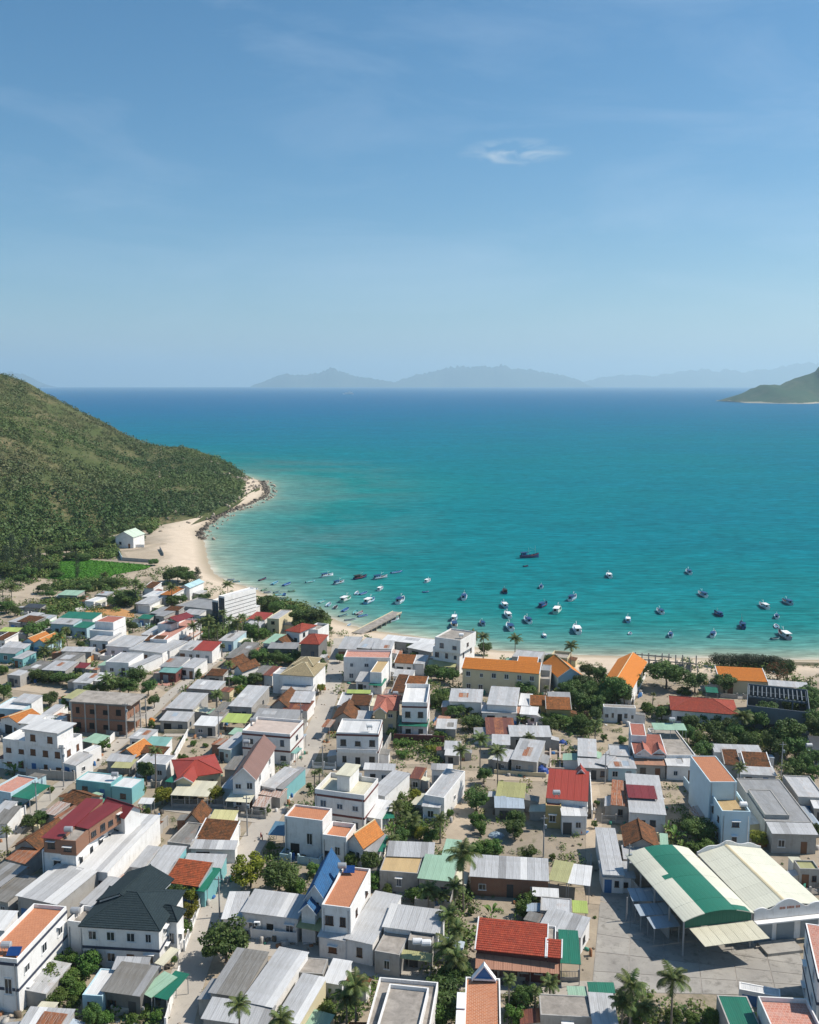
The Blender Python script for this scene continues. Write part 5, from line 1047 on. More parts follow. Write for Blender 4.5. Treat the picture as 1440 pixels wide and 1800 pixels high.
plain('tarp_blue', (.02, .07, .30), .6); plain('tarp_orange', (.55, .08, .03), .7); plain('lettering', (.40, .16, .10), .8); plain('door_tq', (.03, .32, .34)); plain('door_mg', (.40, .04, .17)); plain('door_bl', (.05, .16, .36))
t = NT('glass'); t.set((.018, .026, .035), .12, .6)
t = NT('glass_blue'); t.set(t.vary(t.mix(.5, (.03, .05, .09), (.03, .07, .11)), .4), .15, .6)
t = NT('solar'); t.set((.012, .045, .16), .2, .6)
foliage('leaf_tree', (.036, .080, .018), (.112, .170, .038), None, .34); foliage('leaf_bush', (.042, .098, .016), (.125, .195, .034), None, .25); foliage('leaf_yel', (.11, .14, .014), (.27, .26, .025))
foliage('leaf_palm', (.042, .082, .02), (.15, .18, .05), None, .25); foliage('leaf_banana', (.06, .13, .022), (.15, .23, .04)); foliage('leaf_oak', (.032, .055, .026), (.062, .085, .038))
foliage('leaf_flower', (.20, .02, .09), (.06, .09, .02)); foliage('leaf_redtree', (.022, .05, .015), (.06, .085, .022), (.30, .075, .02))
foliage('leaf_hill', (.036, .076, .017), (.105, .15, .033), (.175, .15, .075), .0, .15)
foliage('leaf_under', (.042, .09, .018), (.13, .185, .036), (.24, .19, .08))
foliage('grass', (.055, .165, .014), (.10, .26, .022))

# ground: sand by the sea, dust and packed earth in the village
t = NT('ground')
sh = t.n('ShaderNodeAttribute', attribute_name='inland').outputs['Fac']
p = t.pos()
a = t.noise(p, .035, 7, .65, .4); b = t.noise(p, .22, 7, .7); c_ = t.noise(p, 1.1, 6, .7); e_ = t.noise(p, 6, 3, .6)
g = t.mix(t.rng(a, .38, .62), (.37, .305, .225), (.275, .235, .185))
g = t.mix(t.rng(b, .5, .68), g, (.255, .215, .165)); g = t.mix(t.math('MULTIPLY', t.rng(c_, .55, .72), .55), g, (.17, .145, .11))
g = t.mix(t.math('MULTIPLY', t.rng(b, .30, .42, 1, 0), .6), g, (.42, .36, .275))
v_ = t.noise(t.pos(), .12, 8, .75, .6); g = t.mix(t.math('MULTIPLY', t.rng(v_, .54, .64), .65), g, (.105, .115, .05))
sand = t.mix(t.rng(b, .35, .7), (.60, .50, .39), (.52, .425, .32)); sand = t.mix(t.math('MULTIPLY', t.rng(e_, .6, .75), .3), sand, (.36, .29, .22))
g = t.mix(t.rng(t.math('ADD', sh, t.rng(a, 0, 1, -12, 12)), 17, 30), sand, g)
g = t.mix(t.rng(sh, 0.5, 6), (.36, .30, .215), g)
t.set(g, .95, .15); t.bump(c_, .4, .12)
t = NT('hill_soil'); p = t.pos(); a = t.noise(p, .02, 6); b = t.noise(p, .3, 6)
t.set(t.mix(t.rng(b, .4, .65), t.mix(t.rng(a, .4, .6), (.075, .095, .033), (.17, .14, .075)), (.06, .075, .028)), .95, .1)
t = NT('field_soil'); t.set((.05, .125, .018), .95, .1)
t = NT('road'); p = t.pos(); a = t.noise(p, .09, 6, .65); b = t.noise(p, .9, 7, .7); c_ = t.noise(p, 5, 4)
g = t.mix(t.rng(a, .38, .65), (.42, .385, .335), (.35, .32, .28)); g = t.mix(t.math('MULTIPLY', t.rng(b, .55, .72), .5), g, (.24, .22, .195)); t.set(g, .92, .2); t.bump(c_, .15, .02)
t = NT('lane_sand'); p = t.pos(); a = t.noise(p, .2, 7, .7); b = t.noise(p, 1.3, 6, .7)
t.set(t.mix(t.math('MULTIPLY', t.rng(b, .52, .72), .5), t.mix(t.rng(a, .36, .66), (.44, .365, .275), (.36, .295, .22)), (.26, .21, .16)), .95, .15)
t = NT('slab'); p = t.pos(); a = t.noise(p, .16, 7, .68, .5); b = t.noise(p, .8, 7, .72)
g = t.mix(t.rng(a, .36, .66), (.345, .325, .29), (.25, .235, .215)); g = t.mix(t.math('MULTIPLY', t.rng(b, .52, .68), .7), g, (.14, .13, .115)); t.set(t.vary(g, .07), .9, .2)
t = NT('pit_soil'); p = t.pos(); a = t.noise(p, .3, 6, .7); t.set(t.mix(t.rng(a, .35, .7), (.50, .27, .115), (.40, .21, .09)), .95, .1)
t = NT('rock'); a = t.n('ShaderNodeAttribute', attribute_name='tone').outputs['Fac']; b = t.noise(t.pos(), 1.2, 6, .7)
t.set(t.mix(t.rng(b, .35, .7), t.mix(a, (.075, .06, .048), (.47, .40, .32)), t.mix(a, (.04, .034, .03), (.32, .26, .2))), .9, .2)
def far(nm, shore):
    t = NT(nm); p = t.pos(); a = t.noise(p, .006, 8, .7); b = t.noise(p, .03, 6, .7)
    g = t.mix(t.rng(b, .4, .66), t.mix(t.rng(a, .42, .62), (.035, .075, .035), (.10, .10, .06)), (.028, .06, .028))
    if shore:
        s_ = t.n('ShaderNodeSeparateXYZ'); t.l(p, s_.inputs[0]); g = t.mix(t.rng(t.math('ADD', s_.outputs[2], t.rng(a, .3, .7, -5, 5)), 2, 4), (.34, .30, .22), g)
    t.set(g, .95, .1)
far('headland_soil', True)
t = NT('far_hill'); p = t.pos(); a = t.noise(p, .004, 8, .7); b = t.noise(p, .03, 6, .7)
t.set(t.mix(t.rng(b, .4, .66), t.mix(t.rng(a, .42, .62), (.035, .065, .032), (.085, .085, .05)), (.03, .05, .025)), .95, .1)

# sea: colour by the distance offshore (the depth of the water over white sand)
t = NT('sea')
k = t.n('ShaderNodeAttribute', attribute_name='depth').outputs['Fac']
p = t.pos()
swell = t.noise(t.pos((.012, .036, .03)), 1.0, 5, .6, .9)
patch = t.noise(t.pos((.005, .007, .01)), 1.0, 4, .55, .6)
reef = t.noise(t.pos((.010, .013, .02)), 1.0, 7, .6, .5)
k2 = t.math('ADD', k, t.rng(patch, .3, .7, -.035, .035))
ra = t.n('ShaderNodeValToRGB'); t.l(k2, ra.inputs[0]); cr = ra.color_ramp
STOPS = [(0, (.52, .47, .38)), (.05, (.26, .32, .25)), (.15, (.085, .23, .20)), (.28, (.010, .170, .168)), (.45, (.002, .150, .178)), (.62, (.002, .125, .205)), (.78, (.002, .104, .222)), (.92, (.002, .09, .222)), (1, (.002, .088, .22))]
while len(cr.elements) < len(STOPS): cr.elements.new(.5)
for e, (q, c) in zip(cr.elements, STOPS): e.position = q; e.color = (*c, 1)
g = ra.outputs[0]
rf = t.n('ShaderNodeAttribute', attribute_name='reef').outputs['Fac']
g = t.mix(t.math('MULTIPLY', rf, t.rng(reef, .42, .66, 0, .6)), g, (.075, .155, .155))
g = t.mix(t.rng(swell, .35, .7, .0, .32), g, t.mix(.5, g, (.008, .18, .22)))  # paler swell light mixed into the water colour
rip = t.noise(t.pos((.07, .30, .1)), 1.0, 4, .62, .6); rip2 = t.noise(t.pos((.009, .030, .03)), 1.0, 5, .62, .9)
rip3 = t.noise(t.pos((.16, .62, .3)), 1.0, 3, .6, .4)
bs = t.n('ShaderNodeHueSaturation'); t.l(t.math('MULTIPLY', t.math('MULTIPLY', t.rng(rip, .30, .70, .70, 1.28), t.rng(rip3, .3, .7, .76, 1.24)), t.rng(rip2, .32, .68, .90, 1.10)), bs.inputs['Value']); t.l(g, bs.inputs['Color']); g = bs.outputs[0]  # light and dark of the ripples painted into the water colour
t.set(g, .5, .0)
gl_ = t.n('ShaderNodeBsdfGlossy', inp={'Roughness': .14}); ms_ = t.n('ShaderNodeMixShader', inp={0: .035}); t.l(t.b.outputs[0], ms_.inputs[1]); t.l(gl_.outputs[0], ms_.inputs[2]); t.l(ms_.outputs[0], t.out.inputs['Surface'])
w1 = t.noise(t.pos((.05, .16, .1)), 1.0, 4, .6, .5); w2 = t.noise(t.pos((.35, .8, .5)), 1.0, 4, .65, .3); w3 = t.noise(t.pos((.012, .045, .02)), 1.0, 3, .5)
t.bump(t.math('ADD', t.math('ADD', t.math('MULTIPLY', w1, 1.5), t.math('MULTIPLY', w2, .45)), t.math('MULTIPLY', w3, 4)), .55, .5)
bn_ = next(n for n in t.t.nodes if n.type == 'BUMP'); t.l(bn_.outputs[0], gl_.inputs['Normal'])
t = NT('foam'); t.set((.75, .74, .70), .8, .3)

# ------------------------------------------------------------------ helpers
def tag(o, label=None, cat=None, group=None, kind=None):
    if label: o['label'] = label
    if cat: o['category'] = cat
    if group: o['group'] = group
    if kind: o['kind'] = kind
    return o
def link(name, data, parent=None, loc=None, rot=None, scale=None):
    o = bpy.data.objects.new(name, data); col.objects.link(o)
    if parent is not None: o.parent = parent
    if loc is not None: o.location = loc
    if rot is not None: o.rotation_euler = rot
    if scale is not None: o.scale = scale
    return o
def empty(name, loc, rz=0):
    o = link(name, None, None, loc, (0, 0, rz)); o.empty_display_size = .5; return o
def copy_tree(o, parent=None):
    c = o.copy(); col.objects.link(c)
    if parent is not None: c.parent = parent
    for ch in o.children: copy_tree(ch, c)
    return c
class MB:
    """Collects faces with their UVs (in metres) into one mesh."""
    def __init__(s, T=None): s.v = []; s.f = []; s.uv = []; s.T = T or (lambda u, v, z: (u, v, z))
    def face(s, pts, uv=None):
        n = len(s.v); s.v += [s.T(*p) for p in pts]; s.f.append(tuple(range(n, n+len(pts))))
        if uv is None:
            a = Vector(pts[0]); e = (Vector(pts[1])-a)
            if e.length < 1e-6: e = Vector(pts[2])-a
            e.normalize(); nn = e.cross(Vector(pts[-1])-a)
            if nn.length < 1e-9: nn = Vector((0, 0, 1))
            nn.normalize(); f = nn.cross(e)
            uv = [((Vector(p)-a).dot(e), (Vector(p)-a).dot(f)) for p in pts]
        s.uv += uv
    def box(s, a, b, bottom=True):
        (x0, y0, z0), (x1, y1, z1) = a, b
        s.face([(x0, y0, z0), (x1, y0, z0), (x1, y0, z1), (x0, y0, z1)]); s.face([(x1, y0, z0), (x1, y1, z0), (x1, y1, z1), (x1, y0, z1)])
        s.face([(x1, y1, z0), (x0, y1, z0), (x0, y1, z1), (x1, y1, z1)]); s.face([(x0, y1, z0), (x0, y0, z0), (x0, y0, z1), (x0, y1, z1)])
        s.face([(x0, y0, z1), (x1, y0, z1), (x1, y1, z1), (x0, y1, z1)])
        if bottom: s.face([(x0, y1, z0), (x1, y1, z0), (x1, y0, z0), (x0, y0, z0)])
    def ring(s, x0, y0, x1, y1, off, z0, z1):
        o = [(x0-off, y0-off), (x1+off, y0-off), (x1+off, y1+off), (x0-off, y1+off)]; i = [(x0, y0), (x1, y0), (x1, y1), (x0, y1)]
        for k in range(4):
            a, b, c, d = o[k], o[(k+1) % 4], i[(k+1) % 4], i[k]
            s.face([(*a, z0), (*b, z0), (*b, z1), (*a, z1)]); s.face([(*a, z1), (*b, z1), (*c, z1), (*d, z1)]); s.face([(*d, z0), (*c, z0), (*b, z0), (*a, z0)])
    def tube(s, pts, rad, n=6, cap=True):
        pts = [Vector(p) for p in pts]; rings = []
        for i, p in enumerate(pts):
            d = (pts[min(i+1, len(pts)-1)]-pts[max(i-1, 0)]).normalized()
            a = d.orthogonal().normalized(); b = d.cross(a); r = rad[i] if isinstance(rad, (list, tuple)) else rad
            rings.append([tuple(p+a*(r*math.cos(2*PI*k/n))+b*(r*math.sin(2*PI*k/n))) for k in range(n)])
        for i in range(len(pts)-1):
            for k in range(n): s.face([rings[i][k], rings[i][(k+1) % n], rings[i+1][(k+1) % n], rings[i+1][k]])
        if cap: s.face(rings[-1]); s.face(rings[0][::-1])
    def slab(s, p, th, courses=False, step=.36, drop=None):
        """p: eave-left, eave-right, top-right, top-left; a sheet th thick, tile courses stepped when asked."""
        p = [Vector(q) for q in p]
        e = (p[1]-p[0]).normalized(); up = ((p[3]+p[2])-(p[0]+p[1]))/2
        n = e.cross(up).normalized(); f = n.cross(e)
        if n.z < 0: n = -n
        U = lambda q: ((q-p[0]).dot(e), (q-p[0]).dot(f))
        if courses:
            m = max(2, int(up.length/step)); h = n*.045
            for i in range(m):
                a, b = i/m, (i+1)/m
                l0, r0, l1, r1 = p[0].lerp(p[3], a), p[1].lerp(p[2], a), p[0].lerp(p[3], b), p[1].lerp(p[2], b)
                s.face([l0+h, r0+h, r1, l1], [U(l0), U(r0), U(r1), U(l1)]); s.face([l0, r0, r0+h, l0+h], [U(l0)]*4)
        else: s.face(p, [U(q) for q in p])
        d = Vector((0, 0, -th)); q = [x+d for x in p]
        s.face([q[3], q[2], q[1], q[0]], [U(x) for x in (p[3], p[2], p[1], p[0])])
        for i in range(4):
            j = (i+1) % 4
            if (p[i]-p[j]).length > 1e-4: s.face([q[i], q[j], p[j], p[i]])
    def mesh(s, name, mat):
        me = bpy.data.meshes.new(name); me.from_pydata([tuple(v) for v in s.v], [], s.f)
        uv = me.uv_layers.new(name='UVMap'); uv.data.foreach_set('uv', np.array(s.uv, dtype=np.float32).ravel())
        me.materials.append(mat if not isinstance(mat, str) else M[mat]); return me
    def build(s, name, mat, parent=None, **kw): return link(name, s.mesh(name, mat), parent, **kw)
def np_mesh(name, V, Q, mat, fattr=None, vattr=None, smooth=False):
    """Mesh from numpy arrays: V (n,3), Q (m,3 or 4)."""
    me = bpy.data.meshes.new(name); k = Q.shape[1]
    me.vertices.add(len(V)); me.vertices.foreach_set('co', V.astype(np.float32).ravel())
    me.loops.add(Q.size); me.loops.foreach_set('vertex_index', Q.astype(np.int32).ravel())
    me.polygons.add(len(Q)); me.polygons.foreach_set('loop_start', np.arange(0, Q.size, k, dtype=np.int32))
    if smooth: me.polygons.foreach_set('use_smooth', np.ones(len(Q), dtype=bool))
    for d, dom in ((fattr, 'FACE'), (vattr, 'POINT')):
        for a, val in (d or {}).items():
            at = me.attributes.new(a, 'FLOAT', dom); at.data.foreach_set('value', val.astype(np.float32))
    me.update(calc_edges=True); me.materials.append(M[mat]); return me
def leaf_cloud(centers, radii, n, size, up=.35, inner=.55, jitter=.25):
    """n leaf quads round each centre; returns V, Q, per-leaf index of its centre."""
    C = np.repeat(np.asarray(centers, float), n, 0); Rr = np.repeat(np.asarray(radii, float), n, 0); N = len(C)
    d = NR.normal(size=(N, 3)); d /= np.linalg.norm(d, axis=1)[:, None]
    rr = inner+(1-inner)*NR.random(N)**.6
    P = C+d*Rr*rr[:, None]
    nrm = d*.8+NR.normal(size=(N, 3))*.55+np.array([0, 0, up]); nrm /= np.linalg.norm(nrm, axis=1)[:, None]
    a = np.cross(nrm, NR.normal(size=(N, 3))); a /= np.linalg.norm(a, axis=1)[:, None]; b = np.cross(nrm, a)
    s = (np.repeat(np.broadcast_to(np.asarray(size, float), (len(centers),)), n)*(1-jitter+2*jitter*NR.random(N)))[:, None]
    asp = (.55+.45*NR.random(N))[:, None]
    V = np.stack([P-a*s*.5, P+b*s*.5*asp, P+a*s*.5, P-b*s*.5*asp], 1).reshape(-1, 3)
    Q = np.arange(4*N).reshape(-1, 4)
    return V, Q, np.repeat(np.arange(len(centers)), n)
def in_poly(X, Y, poly):
    ins = np.zeros(X.shape, bool); n = len(poly)
    for i in range(n):
        x0, y0 = poly[i]; x1, y1 = poly[(i+1) % n]
        if y0 == y1: continue
        c = ((y0 > Y) != (y1 > Y)) & (X < (x1-x0)*(Y-y0)/(y1-y0)+x0); ins ^= c
    return ins
def dist_line(X, Y, line):
    D = np.full(X.shape, 1e9)
    for (x0, y0), (x1, y1) in zip(line[:-1], line[1:]):
        dx, dy = x1-x0, y1-y0; L2 = dx*dx+dy*dy+1e-9
        t = np.clip(((X-x0)*dx+(Y-y0)*dy)/L2, 0, 1); D = np.minimum(D, np.hypot(X-x0-t*dx, Y-y0-t*dy))
    return D

# ------------------------------------------------------------------ the setting: ground, sea, hills
coast = [(6000, 322), (1500, 318)]+list(SHORE)
tip = SHORE[-1]
back = [(tip[0]-30, tip[1]+60), (tip[0]-110, tip[1]+130), (tip[0]-300, tip[1]+260), (tip[0]-700, tip[1]+420), (-6000, 2200)]
coast_all = coast+back
land = coast_all+[(-6000, -3000), (6000, -3000)]
def signed(X, Y):
    D = dist_line(X, Y, coast_all); return np.where(in_poly(X, Y, land), D, -D)
def spread(core0, core1, step, ext, n):
    c = np.arange(core0, core1+step/2, step); e = np.geomspace(step, ext, n)
    return np.concatenate([core0-np.cumsum(e)[::-1], c, core1+np.cumsum(e)])
gx = spread(-330, 260, 4, 900, 12); gy = spread(80, 880, 4, 600, 10)
X, Y = np.meshgrid(gx, gy); S = signed(X, Y)
Zt = np.where(S > 0, np.minimum(G, S*.16+.0), np.maximum(-6, S*.07)); Zt = np.where(S > 12.5, G, Zt)
nx, ny = len(gx), len(gy); idx = np.arange(nx*ny).reshape(ny, nx)
Q = np.stack([idx[:-1, :-1], idx[:-1, 1:], idx[1:, 1:], idx[1:, :-1]], -1).reshape(-1, 4)
o = link('ground', np_mesh('ground', np.stack([X, Y, Zt], -1).reshape(-1, 3), Q, 'ground', vattr={'inland': S.ravel()}, smooth=True)); tag(o, kind='structure')

# sea: a fan out to the horizon, falling away with the curve of the Earth
az = np.radians(np.concatenate([np.linspace(-80, -32, 14)[:-1], np.linspace(-32, 32, 220), np.linspace(32, 80, 14)[1:]]))
rd = np.concatenate([np.linspace(230, 460, 130), np.geomspace(463, 1100, 130)[1:], np.geomspace(1110, 60000, 120)])
A, D = np.meshgrid(az, rd); X = D*np.sin(A); Y = D*np.cos(A); S = -signed(X, Y)
k = np.interp(S, [-5, 0, 5, 14, 32, 75, 200, 600, 1600, 4000, 9000], [0, 0.01, .07, .15, .25, .36, .48, .60, .76, .93, 1])
left = np.clip((-X+30)/70, 0, 1)*np.clip((S-3)/25, 0, 1)*np.clip((230-S)/120, 0, 1)*np.clip((Y-360)/60, 0, 1)
k = k-.06*left*np.clip((150-S)/80, 0, 1)
k = k+.10*np.clip((-X/np.maximum(Y, 1))*1.6+.05, 0, .8)*np.clip((Y-700)/900, 0, 1)-.10*np.clip((X/np.maximum(Y, 1)+.05)*2, 0, 1)*np.clip((Y-500)/900, 0, 1)  # far water bluer to the left, paler to the right: sunward glare put in colour
Zs = -(D**2)/(2*7.43e6)
ny, nx = X.shape; idx = np.arange(nx*ny).reshape(ny, nx)
Q = np.stack([idx[:-1, :-1], idx[:-1, 1:], idx[1:, 1:], idx[1:, :-1]], -1).reshape(-1, 4)
o = link('sea', np_mesh('sea', np.stack([X, Y, Zs], -1).reshape(-1, 3), Q, 'sea', vattr={'depth': np.clip(k, 0, 1).ravel(), 'reef': left.ravel()}, smooth=True)); tag(o, kind='structure')

# green hill on the left: columns of the foot line and the ridge line, draped with rough noise
def fnoise(x, y, sc_, seed):
    r = np.random.default_rng(seed); out = np.zeros_like(x)
    for i in range(14):
        th = r.random()*2*PI; f = sc_*(0.6+1.6*r.random()); out += np.sin((x*math.cos(th)+y*math.sin(th))*f+r.random()*6.28)/14**.5
    return out
H = np.array(HILL); m = 90; seg = np.linspace(0, len(H)-1, 260)
Hi = np.stack([np.interp(seg, np.arange(len(H)), H[:, j]) for j in range(5)], 1)
sprof = np.concatenate([np.linspace(-.06, 1, m), np.linspace(1.03, 2.0, 30)])
V = []
for s in sprof:
    if s <= 1:
        x = Hi[:, 0]+(Hi[:, 2]-Hi[:, 0])*s; y = Hi[:, 1]+(Hi[:, 3]-Hi[:, 1])*s
        q = max(s, 0); z = G+(Hi[:, 4]-G)*(.82*q+.18*q*q*(3-2*q)) - (.6 if s < 0 else 0)
    else:
        q = s-1; x = Hi[:, 2]-60*q; y = Hi[:, 3]+(140+Hi[:, 4]*1.4)*q; z = Hi[:, 4]*(1-q**1.5)-8*q
    amp = np.clip(s*1.6, 0, 1)*np.clip(Hi[:, 4]/30, .1, 1)*(1 if s < .9 else max(0, 1-(s-.9)*8) if s < 1.03 else 1)
    z = z+amp*(2.2*fnoise(x, y, .028, 5)*(1 if s < 1 else .6)+1.0*fnoise(x, y, .075, 8)+.5*fnoise(x, y, .14, 6)); V.append(np.stack([x, y, z], 1))
HV = np.array(V); ny, nx = HV.shape[:2]; idx = np.arange(nx*ny).reshape(ny, nx)
Q = np.stack([idx[:-1, :-1], idx[:-1, 1:], idx[1:, 1:], idx[1:, :-1]], -1).reshape(-1, 4)
o = link('hill', np_mesh('hill', HV.reshape(-1, 3), Q, 'hill_soil', smooth=True)); tag(o, kind='structure')
# scrub on the hill
N = 15500
si = NR.random(N)*(m-1)*.995+.0; ci = NR.random(N)*(nx-1.01)
i0, j0 = si.astype(int), ci.astype(int); fi, fj = (si-i0)[:, None], (ci-j0)[:, None]
P = (HV[i0, j0]*(1-fi)*(1-fj)+HV[i0+1, j0]*fi*(1-fj)+HV[i0, j0+1]*(1-fi)*fj+HV[i0+1, j0+1]*fi*fj)
front = Hi[j0, 4] > 3
ridge_bare = fnoise(P[:, 0], P[:, 1], .035, 21); dry = np.clip(fnoise(P[:, 0], P[:, 1], .014, 22)*.4+.22*NR.normal(size=N)+.12*(si/m)-.10, 0, 1)
bare = fnoise(P[:, 0], P[:, 1], .05, 23)+.6*fnoise(P[:, 0], P[:, 1], .13, 24); keep = front & ~((bare > 1.15) & (NR.random(N) < .8)) & (P[:, 2] > 2.2) & (P[:, 0] > -420)
tipness = np.clip((P[:, 0]+175)/60, 0, 1); keep &= ~(NR.random(N) < tipness*.35)
P, dry, si2 = P[keep], np.maximum(dry[keep], tipness[keep]*.35*NR.random(keep.sum())), si[keep]
sz = (.9+3.0*NR.random(len(P))**2.4+1.6*(NR.random(len(P)) < .12))*(1.25-.5*si2/m)
V, Q, ix = leaf_cloud(P+np.stack([0*sz, 0*sz, sz*.35], 1), np.stack([sz, sz, sz*.8], 1), 34, sz*.38, .6, .7)
tone = np.clip((NR.random(len(P))**1.5)[ix]*.34+.12*NR.random(len(ix))+(.26+.30*fnoise(P[:, 0], P[:, 1], .018, 9))[ix], 0, 1)
o = link('hill_scrub', np_mesh('hill_scrub', V, Q, 'leaf_hill', fattr={'tone': tone, 'dry': np.clip(dry[ix]*.8, 0, 1)}))
tag(o, 'dense green and dry brown scrub covering the hillside', 'scrub', kind='stuff')

def rocks(name, pts, sizes, tones, label):
    base = []
    for i in range(3):
        for k_ in range(6): base.append((math.cos(k_*PI/3+i*.5)*(.75 if i != 1 else 1), math.sin(k_*PI/3+i*.5)*(.75 if i != 1 else 1), (-.5, .1, .55)[i]))
    base.append((0, 0, .8)); base = np.array(base)
    tri = []
    for i in range(2):
        for k_ in range(6):
            a, b, c, d = i*6+k_, i*6+(k_+1) % 6, i*6+6+(k_+1) % 6, i*6+6+k_; tri += [(a, b, c), (a, c, d)]
    for k_ in range(6): tri.append((12+k_, 12+(k_+1) % 6, 18))
    tri = np.array(tri); n = len(pts)
    V = base[None]*NR.uniform(.65, 1.3, (n, len(base), 1))*np.asarray(sizes)[:, None, None]*NR.uniform(.7, 1.3, (n, 1, 3))+np.asarray(pts)[:, None, :]
    Q = (tri[None]+(np.arange(n)*len(base))[:, None, None]).reshape(-1, 3)
    o = link(name, np_mesh(name, V.reshape(-1, 3), Q, 'rock', fattr={'tone': np.repeat(np.asarray(tones, float), len(tri))}))
    return tag(o, label, 'rocks', kind='stuff')
pt, sz, tn = [], [], []
for (x0, y0), (x1, y1) in zip(SHORE[-10:-1], SHORE[-9:]):
    L_ = math.hypot(x1-x0, y1-y0)
    for i in range(int(L_*2.6)):
        q = R.random(); off = R.gauss(-.2, 1.4) if R.random() < .82 else R.uniform(-9, -2); nxn, nyn = -(y1-y0)/L_, (x1-x0)/L_
        pt.append((x0+(x1-x0)*q+nxn*off, y0+(y1-y0)*q+nyn*off, R.uniform(-.2, .5))); sz.append(R.choice([.35, .5, .6, .8, 1.3])*R.uniform(.7, 1.2)); tn.append(R.uniform(0, .35) if off > -2.2 else R.uniform(.6, 1))
for i in range(260):
    q = R.randrange(int(m*.9)); j = int(nx*R.uniform(.62, .995)); pp = HV[q, j]; pt.append((pp[0], pp[1], pp[2]+.5)); sz.append(R.uniform(.4, 1.8)*(1 if j > nx*.8 else .7)); tn.append(R.uniform(.4, 1))
# sandy spit rocks on the other side of the shoreline normal are kept off the beach
rocks('rocks', pt, sz, tn, 'dark wave-washed boulders and pale rocks along the foot of the hill')

def island(name, prof, dist, base_z, depth, label):
    """A far range: skyline profile [(azimuth-pixel offset, height m)], rolled down to the sea on both sides."""
    pf = np.array(prof, float); u = np.linspace(pf[0, 0], pf[-1, 0], 90); hgt = np.interp(u, pf[:, 0], pf[:, 1])
    hgt = hgt*(1+.05*fnoise(u, u*0, .11, 31))
    V = []
    for s in np.linspace(-1, 1, 15):
        x = u/1661*dist; y = dist+s*depth*(1+.2*fnoise(u, u*0, .05, 32)); z = base_z+(hgt*(1-abs(s)**1.3)+.08*hgt*fnoise(u*3, u*0+s*40, .2, 33)*(1-abs(s)))-3*(abs(s) > .99)
        V.append(np.stack([x, y, z], 1))
    V = np.array(V); a, b = V.shape[:2]; ii = np.arange(a*b).reshape(a, b)
    Q = np.stack([ii[:-1, :-1], ii[:-1, 1:], ii[1:, 1:], ii[1:, :-1]], -1).reshape(-1, 4)
    return tag(link(name, np_mesh(name, V.reshape(-1, 3), Q, 'far_hill' if name == 'island' else 'headland_soil', smooth=True)), label, kind='structure')
def hz(px): return px/1661
# skyline heights above eye level in photo pixels, put at real distances
island('island', [(p-720, 87+27*0+(672-y)*24000/1661+38) for p, y in [(450, 676), (478, 666), (505, 657), (530, 661), (560, 656), (586, 649), (610, 655), (650, 664), (690, 671), (705, 674)]], 24000, -39, 900, 'low hazy island range on the horizon')
island('island', [(p-720, 87+(672-y)*25000/1661+42) for p, y in [(690, 675), (705, 667), (740, 658), (790, 647), (840, 642), (890, 645), (940, 652), (990, 660), (1015, 668), (1025, 676)]], 25000, -42, 1200, 'broad hazy island on the horizon in mid picture')
island('island', [(p-720, 87+(672-y)*30000/1661+60) for p, y in [(1005, 676), (1050, 664), (1100, 658), (1150, 661), (1200, 660), (1250, 664), (1300, 668), (1330, 676)]], 30000, -60, 1200, 'faint hazy range behind the headland')
island('island', [(p-720, 87+(672-y)*31000/1661+65) for p, y in [(1080, 676), (1150, 660), (1210, 650), (1260, 654), (1330, 650), (1400, 640), (1500, 636), (1650, 650)]], 31500, -65, 1500, 'farthest pale mountains on the horizon')
island('island', [(p-720, 87+(672-y)*26000/1661+45) for p, y in [(-60, 655), (0, 656), (30, 655), (50, 660), (75, 672), (85, 677)]], 26000, -45, 1000, 'pale island behind the green hill')
# headland on the right
dist = 4300
pf = [(1278, 704), (1290, 697), (1308, 688), (1330, 679), (1352, 675), (1374, 673), (1388, 667), (1412, 655), (1440, 643), (1500, 615), (1600, 590), (1760, 585), (1950, 640), (2050, 704)]
island('headland', [(p-720, max(0.5, 87+(672-y)*dist/1661)) for p, y in pf], dist, -1.2, 330, 'green headland entering from the right with a track cut across it')

# air
mh = bpy.data.materials.new('haze'); mh.use_nodes = True; mh.node_tree.nodes.clear()
ho = mh.node_tree.nodes.new('ShaderNodeOutputMaterial'); hv = mh.node_tree.nodes.new('ShaderNodeVolumePrincipled')
hv.inputs['Color'].default_value = (.66, .85, .93, 1); hv.inputs['Density'].default_value = 6.8e-5; hv.inputs['Anisotropy'].default_value = .25
mh.node_tree.links.new(hv.outputs[0], ho.inputs['Volume'])
b = MB(); b.box((-45000, -4000, -260), (45000, 62000, 1150)); M['haze'] = mh
tag(b.build('haze', 'haze'), kind='stuff')

# roads, yard slabs, field
for i, (nm, w, lv, pts) in enumerate(ROADS):
    b = MB(); P = [Vector((x, y, 0)) for x, y in pts]; fine = []
    for a_, c_ in zip(P[:-1], P[1:]):
        n = max(1, int((c_-a_).length/6)); fine += [a_.lerp(c_, q/n) for q in range(n)]
    fine.append(P[-1]); z = G+.03+.006*i; Ls = []
    for j, p in enumerate(fine):
        d = (fine[min(j+2, len(fine)-1)]-fine[max(j-2, 0)]).normalized(); nrm = Vector((-d.y, d.x, 0)); e = w/2*(1+R.uniform(-.07, .07))
        Ls.append((p+nrm*e, p-nrm*e*(1+R.uniform(-.05, .05))))
    for (l0, r0), (l1, r1) in zip(Ls[:-1], Ls[1:]): b.face([(l0.x, l0.y, z), (r0.x, r0.y, z), (r1.x, r1.y, z), (l1.x, l1.y, z)])
    tag(b.build(nm, 'lane_sand' if lv == 1 else 'road'), kind='structure')
quad = [Vector(v) for v in ((25.6, 122.5, 0), (56.5, 121.5, 0), (60.5, 140.5, 0), (35.0, 160.0, 0))]
